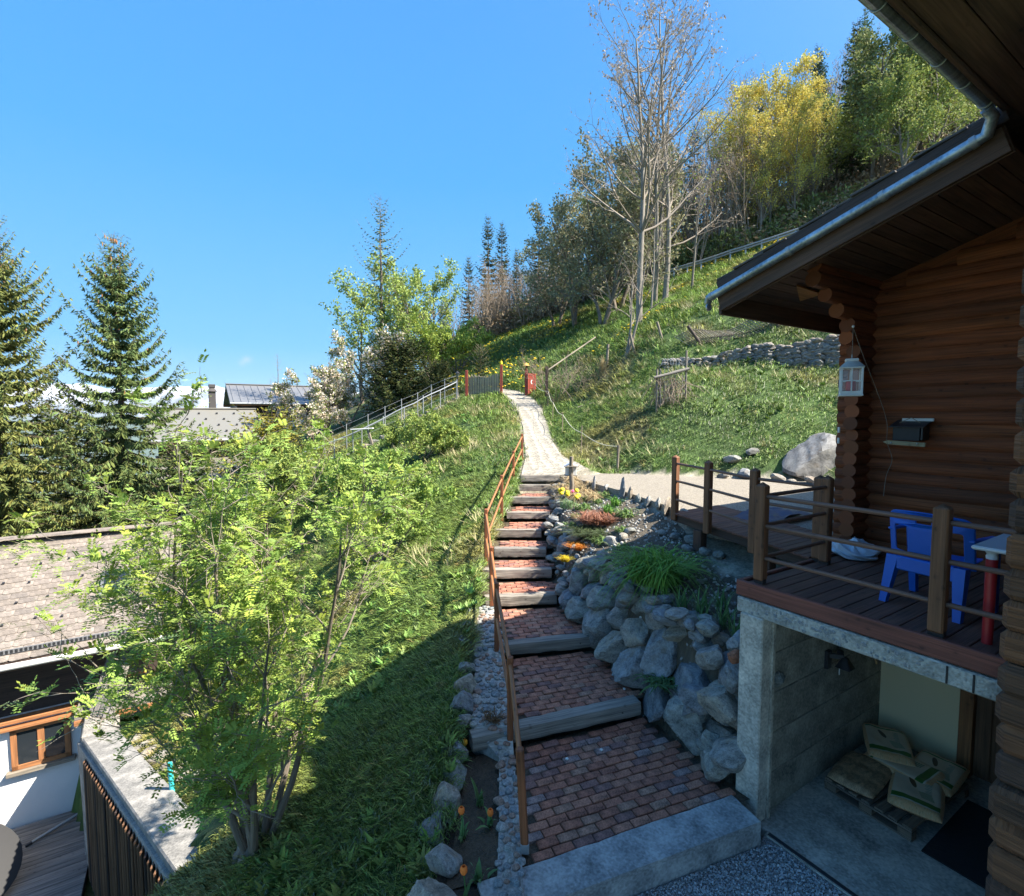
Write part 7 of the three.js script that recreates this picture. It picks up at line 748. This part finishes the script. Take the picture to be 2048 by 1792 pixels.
{
  const r = mulberry(801);
  plant('daylily_clump', 'big dense clump of arching grass-green leaves in the bed', 'plant', blades(802, 620, 0.62, 0.009, [0.17, 0.33, 0.055], 0.75, 0.75, 0.28), 2.0, 7.1, 1.35, null, -2.32);
  const iris = blades(803, 26, 0.42, 0.013, [0.14, 0.25, 0.09], 0.4, 0.15, 0.09); [[2.35, 6.15, 0.9], [2.5, 5.85, 0.85], [2.28, 5.9, 0.7], [2.6, 6.2, 0.75], [2.15, 6.3, 0.8], [2.55, 5.6, 0.8]].forEach(([x, z, s]) => plant('iris_clump', 'fan of grey-green iris leaves in the stony bed by the pier', 'plant', iris, x, z, s, 'irises by the pier'));
  const lily = blades(804, 60, 0.3, 0.014, [0.13, 0.27, 0.05], 0.5, 0.4, 0.12); [[1.95, 10.2], [2.15, 10.5]].forEach(([x, z]) => plant('lily_clump', 'fresh green lily clump beside the gravel edge', 'plant', lily, x, z, 1, 'lilies at the gravel edge'));
  const daff = () => { const o = plant('daffodil_clump', 'clump of grey leaves with yellow daffodils above the stairs', 'flowers', blades(805, 60, 0.26, 0.008, [0.2, 0.3, 0.14], 0.6, 0.4, 0.14), 1.25, 11.3, 1.3); for (let i = 0; i < 9; i++) { const a = r() * 6.28, q = 0.05 + r() * 0.22; part(o, 'flower', lathe([[0, 0], [0.02, 0.0], [0.045, 0.012], [0.02, 0.014], [0.022, 0.035], [0, 0.03]], 8).rotateX(0.8).translate(Math.cos(a) * q, 0.2 + r() * 0.12, Math.sin(a) * q + 0.05), M.yellow); } return o; }; daff();
  plant('heather_mound', 'low red-brown heather mound in the flower bed', 'plant', blades(806, 900, 0.2, 0.008, [0.34, 0.16, 0.1], 0.9, 0.3, 0.3), 1.72, 10.0, 1.3); plant('juniper_mat', 'dark green creeping juniper under the red-brown mound', 'plant', blades(807, 800, 0.22, 0.008, [0.07, 0.1, 0.035], 1.3, 0.4, 0.36), 1.5, 9.6, 1);
  plant('orange_sedum', 'bright orange sedum cushion on the stone wall', 'plant', blades(808, 500, 0.12, 0.008, [0.62, 0.24, 0.03], 1.1, 0.2, 0.16), 1.2, 9.2, 1, null, -2.42); plant('yellow_sedum', 'small yellow sedum tuft low on the stone wall', 'plant', blades(809, 200, 0.1, 0.007, [0.55, 0.42, 0.02], 1.1, 0.2, 0.08), 0.92, 8.75, 1, null, -2.52); plant('wall_fern', 'green leafy weed growing between the wall boulders', 'plant', blades(810, 120, 0.14, 0.016, [0.09, 0.17, 0.06], 1.2, 0.6, 0.14), 1.78, 5.95, 1.1, null, -3.2); plant('step_weed', 'small green weed at the foot of the boulders', 'plant', blades(811, 50, 0.13, 0.012, [0.12, 0.24, 0.06], 0.9, 0.4, 0.06), 1.05, 8.0, 1, null, -3.2);
  const straw = blades(812, 160, 0.32, 0.005, [0.45, 0.35, 0.2], 1.0, 0.8, 0.12); [[1.35, 12.75], [1.2, 12.4], [1.6, 12.9], [1.75, 12.2], [1.45, 11.9], [1.95, 12.6], [1.3, 13.2], [1.55, 13.35], [1.85, 11.5]].forEach(([x, z], i) => plant('dry_grass_tuft', 'tuft of dry straw-coloured grass at the head of the bed', 'plant', straw, x, z, 1.2 + r() * 0.5, 'dry grass tufts')); plant('straw_tuft', 'tall straw tuft against an old post on the bank', 'plant', blades(813, 160, 0.9, 0.012, [0.5, 0.4, 0.22], 0.25, 0.2, 0.14), 3.75, 21.4, 1);
  const herb = blades(814, 90, 0.2, 0.011, [0.14, 0.22, 0.06], 0.9, 0.5, 0.16); [[1.55, 10.9], [1.9, 11.1], [2.1, 11.5], [1.7, 11.7], [2.2, 9.8], [2.0, 9.2], [1.35, 10.6], [1.6, 9.1], [1.45, 13.0], [1.75, 12.7], [1.2, 10.2], [1.9, 8.5]].forEach(([x, z]) => plant('bed_herb', 'low green herb between stones of the flower bed', 'plant', herb, x, z, 0.7 + r() * 0.6, 'herbs in the flower bed'));
  const white = plant('pale_primrose', 'pale yellow primrose beside the upper steps', 'flowers', blades(815, 30, 0.12, 0.02, [0.16, 0.28, 0.07], 1.0, 0.5, 0.06), 1.05, 10.15, 1); for (let i = 0; i < 7; i++) part(white, 'flower', new THREE.CylinderGeometry(0.022, 0.008, 0.008, 6).translate((r() - 0.5) * 0.16, 0.1 + r() * 0.03, (r() - 0.5) * 0.16), mat([0.8, 0.77, 0.5]));
  const pink = plant('pink_flower', 'single pink flower at the foot of the birdhouse post', 'flowers', blades(816, 14, 0.16, 0.012, [0.14, 0.25, 0.06], 0.6, 0.3, 0.04), 1.42, 11.95, 1); part(pink, 'flower', new THREE.SphereGeometry(0.045, 10, 8).translate(0, 0.18, 0.03), mat([0.75, 0.08, 0.22]));
  // tulips
  const cup = lathe([[0, 0], [0.02, 0.004], [0.03, 0.025], [0.028, 0.05], [0.016, 0.066], [0.012, 0.06], [0.02, 0.045], [0, 0.02]], 9); [[-0.37, 3.72, 0.34, 'orange-red tulip between the pale boulder and the cobbles'], [-0.45, 4.35, 0.3, 'orange tulip over the dark soil beside the rail post'], [-0.2, 4.5, 0.16, 'small low orange tulip next to the cobble strip'], [-0.52, 5.45, 0.2, 'yellow-orange tulip at the end of the long sleeper']].forEach(([X, Z, hh, l], i) => { const o = thing('tulip', l, 'flower'); o.position.copy(V(X, Math.max(H(X, Z), -3.85), Z)); part(o, 'stem', new MB().tube([v3(0, 0, 0), v3(0.01, hh * 0.6, 0), v3(0.0, hh, 0.01)], 0.005, 5).build(), M.green); part(o, 'bloom', cup.clone().translate(0, hh - 0.005, 0.01), i === 3 ? mat([0.85, 0.38, 0.03]) : M.orange); part(o, 'leaves', blades(830 + i, 7, 0.24, 0.024, [0.15, 0.27, 0.1], 0.55, 0.35, 0.03), M.leaf); });
  plant('tulip_leaves', 'broad blue-green tulip leaves without a bloom in the bed', 'plant', blades(840, 9, 0.28, 0.026, [0.16, 0.28, 0.11], 0.5, 0.3, 0.04), -0.27, 3.95, 1, 'bloomless tulips', -3.84); plant('tulip_leaves', 'broad blue-green tulip leaves without a bloom in the bed', 'plant', blades(841, 8, 0.3, 0.024, [0.15, 0.27, 0.1], 0.4, 0.2, 0.04), -0.3, 4.75, 1, 'bloomless tulips', -3.8);
  const soil = new MB(); { const nx = 8, nz = 22; const P = (i, j) => { const X = lerp(-0.62, -0.1, i / nx), Z = lerp(3.4, 5.4, j / nz); return V(X, -3.82 + 0.08 * (fbm(X * 5, Z * 5, 3, 3) - 0.3), Z); }; for (let j = 0; j < nz; j++) for (let i = 0; i < nx; i++) soil.quad(P(i, j), P(i + 1, j), P(i + 1, j + 1), P(i, j + 1)); } struct('tulip_bed', soil.build(), mat([0.05, 0.036, 0.026], { map: T.soil, bumpMap: T.mottleB, bumpScale: 0.03 }), 'strip of dark soil with tulips beside the stairs');
  const rootb = thing('root_clump', 'tangle of dry brown roots at the end of the long sleeper', 'roots'); rootb.position.copy(V(-0.24, -3.5, 5.68)); const rb = new MB(); for (let i = 0; i < 70; i++) { let p = v3((r() - 0.5) * 0.16, 0.02, (r() - 0.5) * 0.08); const d = rdir(r, 0.2), pts = [p]; for (let k = 0; k < 4; k++) { d.add(rdir(r).multiplyScalar(0.7)).normalize(); p = p.clone().addScaledVector(d, 0.03); p.y = Math.max(0, p.y); pts.push(p); } rb.tube(pts, 0.004, 3, false); } part(rootb, 'roots', rb.build(), mat([0.2, 0.11, 0.05]));
  // stones and chips in the bed
  const chips = new THREE.InstancedMesh(rock(9, 0.03, 0.018, 0.025, 0, 6), mat([1, 1, 1], { roughness: 0.9 }), 2600); let k = 0; while (k < 2600) { const X = 0.8 + r() * 3.6, Z = 5 + r() * 8.6; if (!inBed(X, Z)) continue; const s = 0.4 + r() * 0.9; chips.setMatrixAt(k, M4(X, H(X, Z) + 0.004, -Z, r() * 3, r() * 6, r() * 3, s)); const c = 0.14 + r() * 0.3; chips.setColorAt(k++, rgb(c, c * 0.97, c * 0.9)); } chips.name = 'bed_chippings'; chips.userData = { kind: 'stuff', label: 'grey chippings and litter on the planting bed', category: 'gravel' }; chips.castShadow = chips.receiveShadow = true; scene.add(chips);
  [[2.75, 7.9, .09], [2.95, 7.7, .1], [2.9, 8.15, .11], [2.7, 8.35, .08], [3.1, 7.55, .09], [2.55, 8.6, .07], [1.75, 8.9, .12], [1.95, 8.9, .09], [2.1, 9.0, .1], [2.6, 6.9, .05], [2.85, 6.6, .045], [3.0, 8.4, .12]].forEach(([x, z, s], i) => { const o = thing('bed_stone', i < 6 || i === 11 ? 'pale rounded stone heaped under the walkway' : 'stone lying in the planting bed by the daylilies', 'stone', i < 6 || i === 11 ? 'stones under the walkway' : 'stones in the bed'); stone(o, 'stone', ROUND[i % 4], M.stones[[1, 3, 4][i % 3]], x, H(x, z) + s * 0.4, z, s * 1.2, s * 0.8, s, 0, i, 0); });
  // cut branches on the bank
  const spots = [[2.1, 20.2], [2.5, 19.6], [2.9, 19.3], [1.9, 19.8], [2.4, 18.6], [3.4, 18.2], [3.9, 17.4], [4.4, 18.0], [3.2, 17.2], [2.7, 20.6]]; spots.forEach(([X, Z], i) => { const m = new MB(), d = v3(0.8 + r() * 0.5, 0.15 + r() * 0.25, -(0.1 + r() * 0.5)).normalize(); const go = (p, dd, l, rad, lev) => { const pts = [p], rr = [rad]; for (let q = 1; q <= 5; q++) { dd = dd.clone().add(rdir(r).multiplyScalar(0.14)).normalize(); pts.push(pts[q - 1].clone().addScaledVector(dd, l / 5)); rr.push(rad * (1 - q / 6)); if (lev < 2 && r() < 0.7) go(pts[q], dd.clone().add(rdir(r).multiplyScalar(0.7)).normalize(), l * 0.45, rad * 0.55, lev + 1); } m.tube(pts, rr, 4, false); }; go(v3(0, 0.05, 0), d, 1.3 + r() * 0.7, 0.016, 0); const o = solo('cut_branch', m.build(), i % 3 ? M.barkPale : M.twigBrown, 'pruned bare branch lying on the grassy bank', 'branch', 'pruned branches on the bank'); o.position.copy(V(X, H(X, Z) + 0.03, Z)); });
}
scene.fog = new THREE.FogExp2(0xbfd9f2, 0.00003);   // thin mountain air over the valley
shade(scene);
renderer.render(scene, camera);
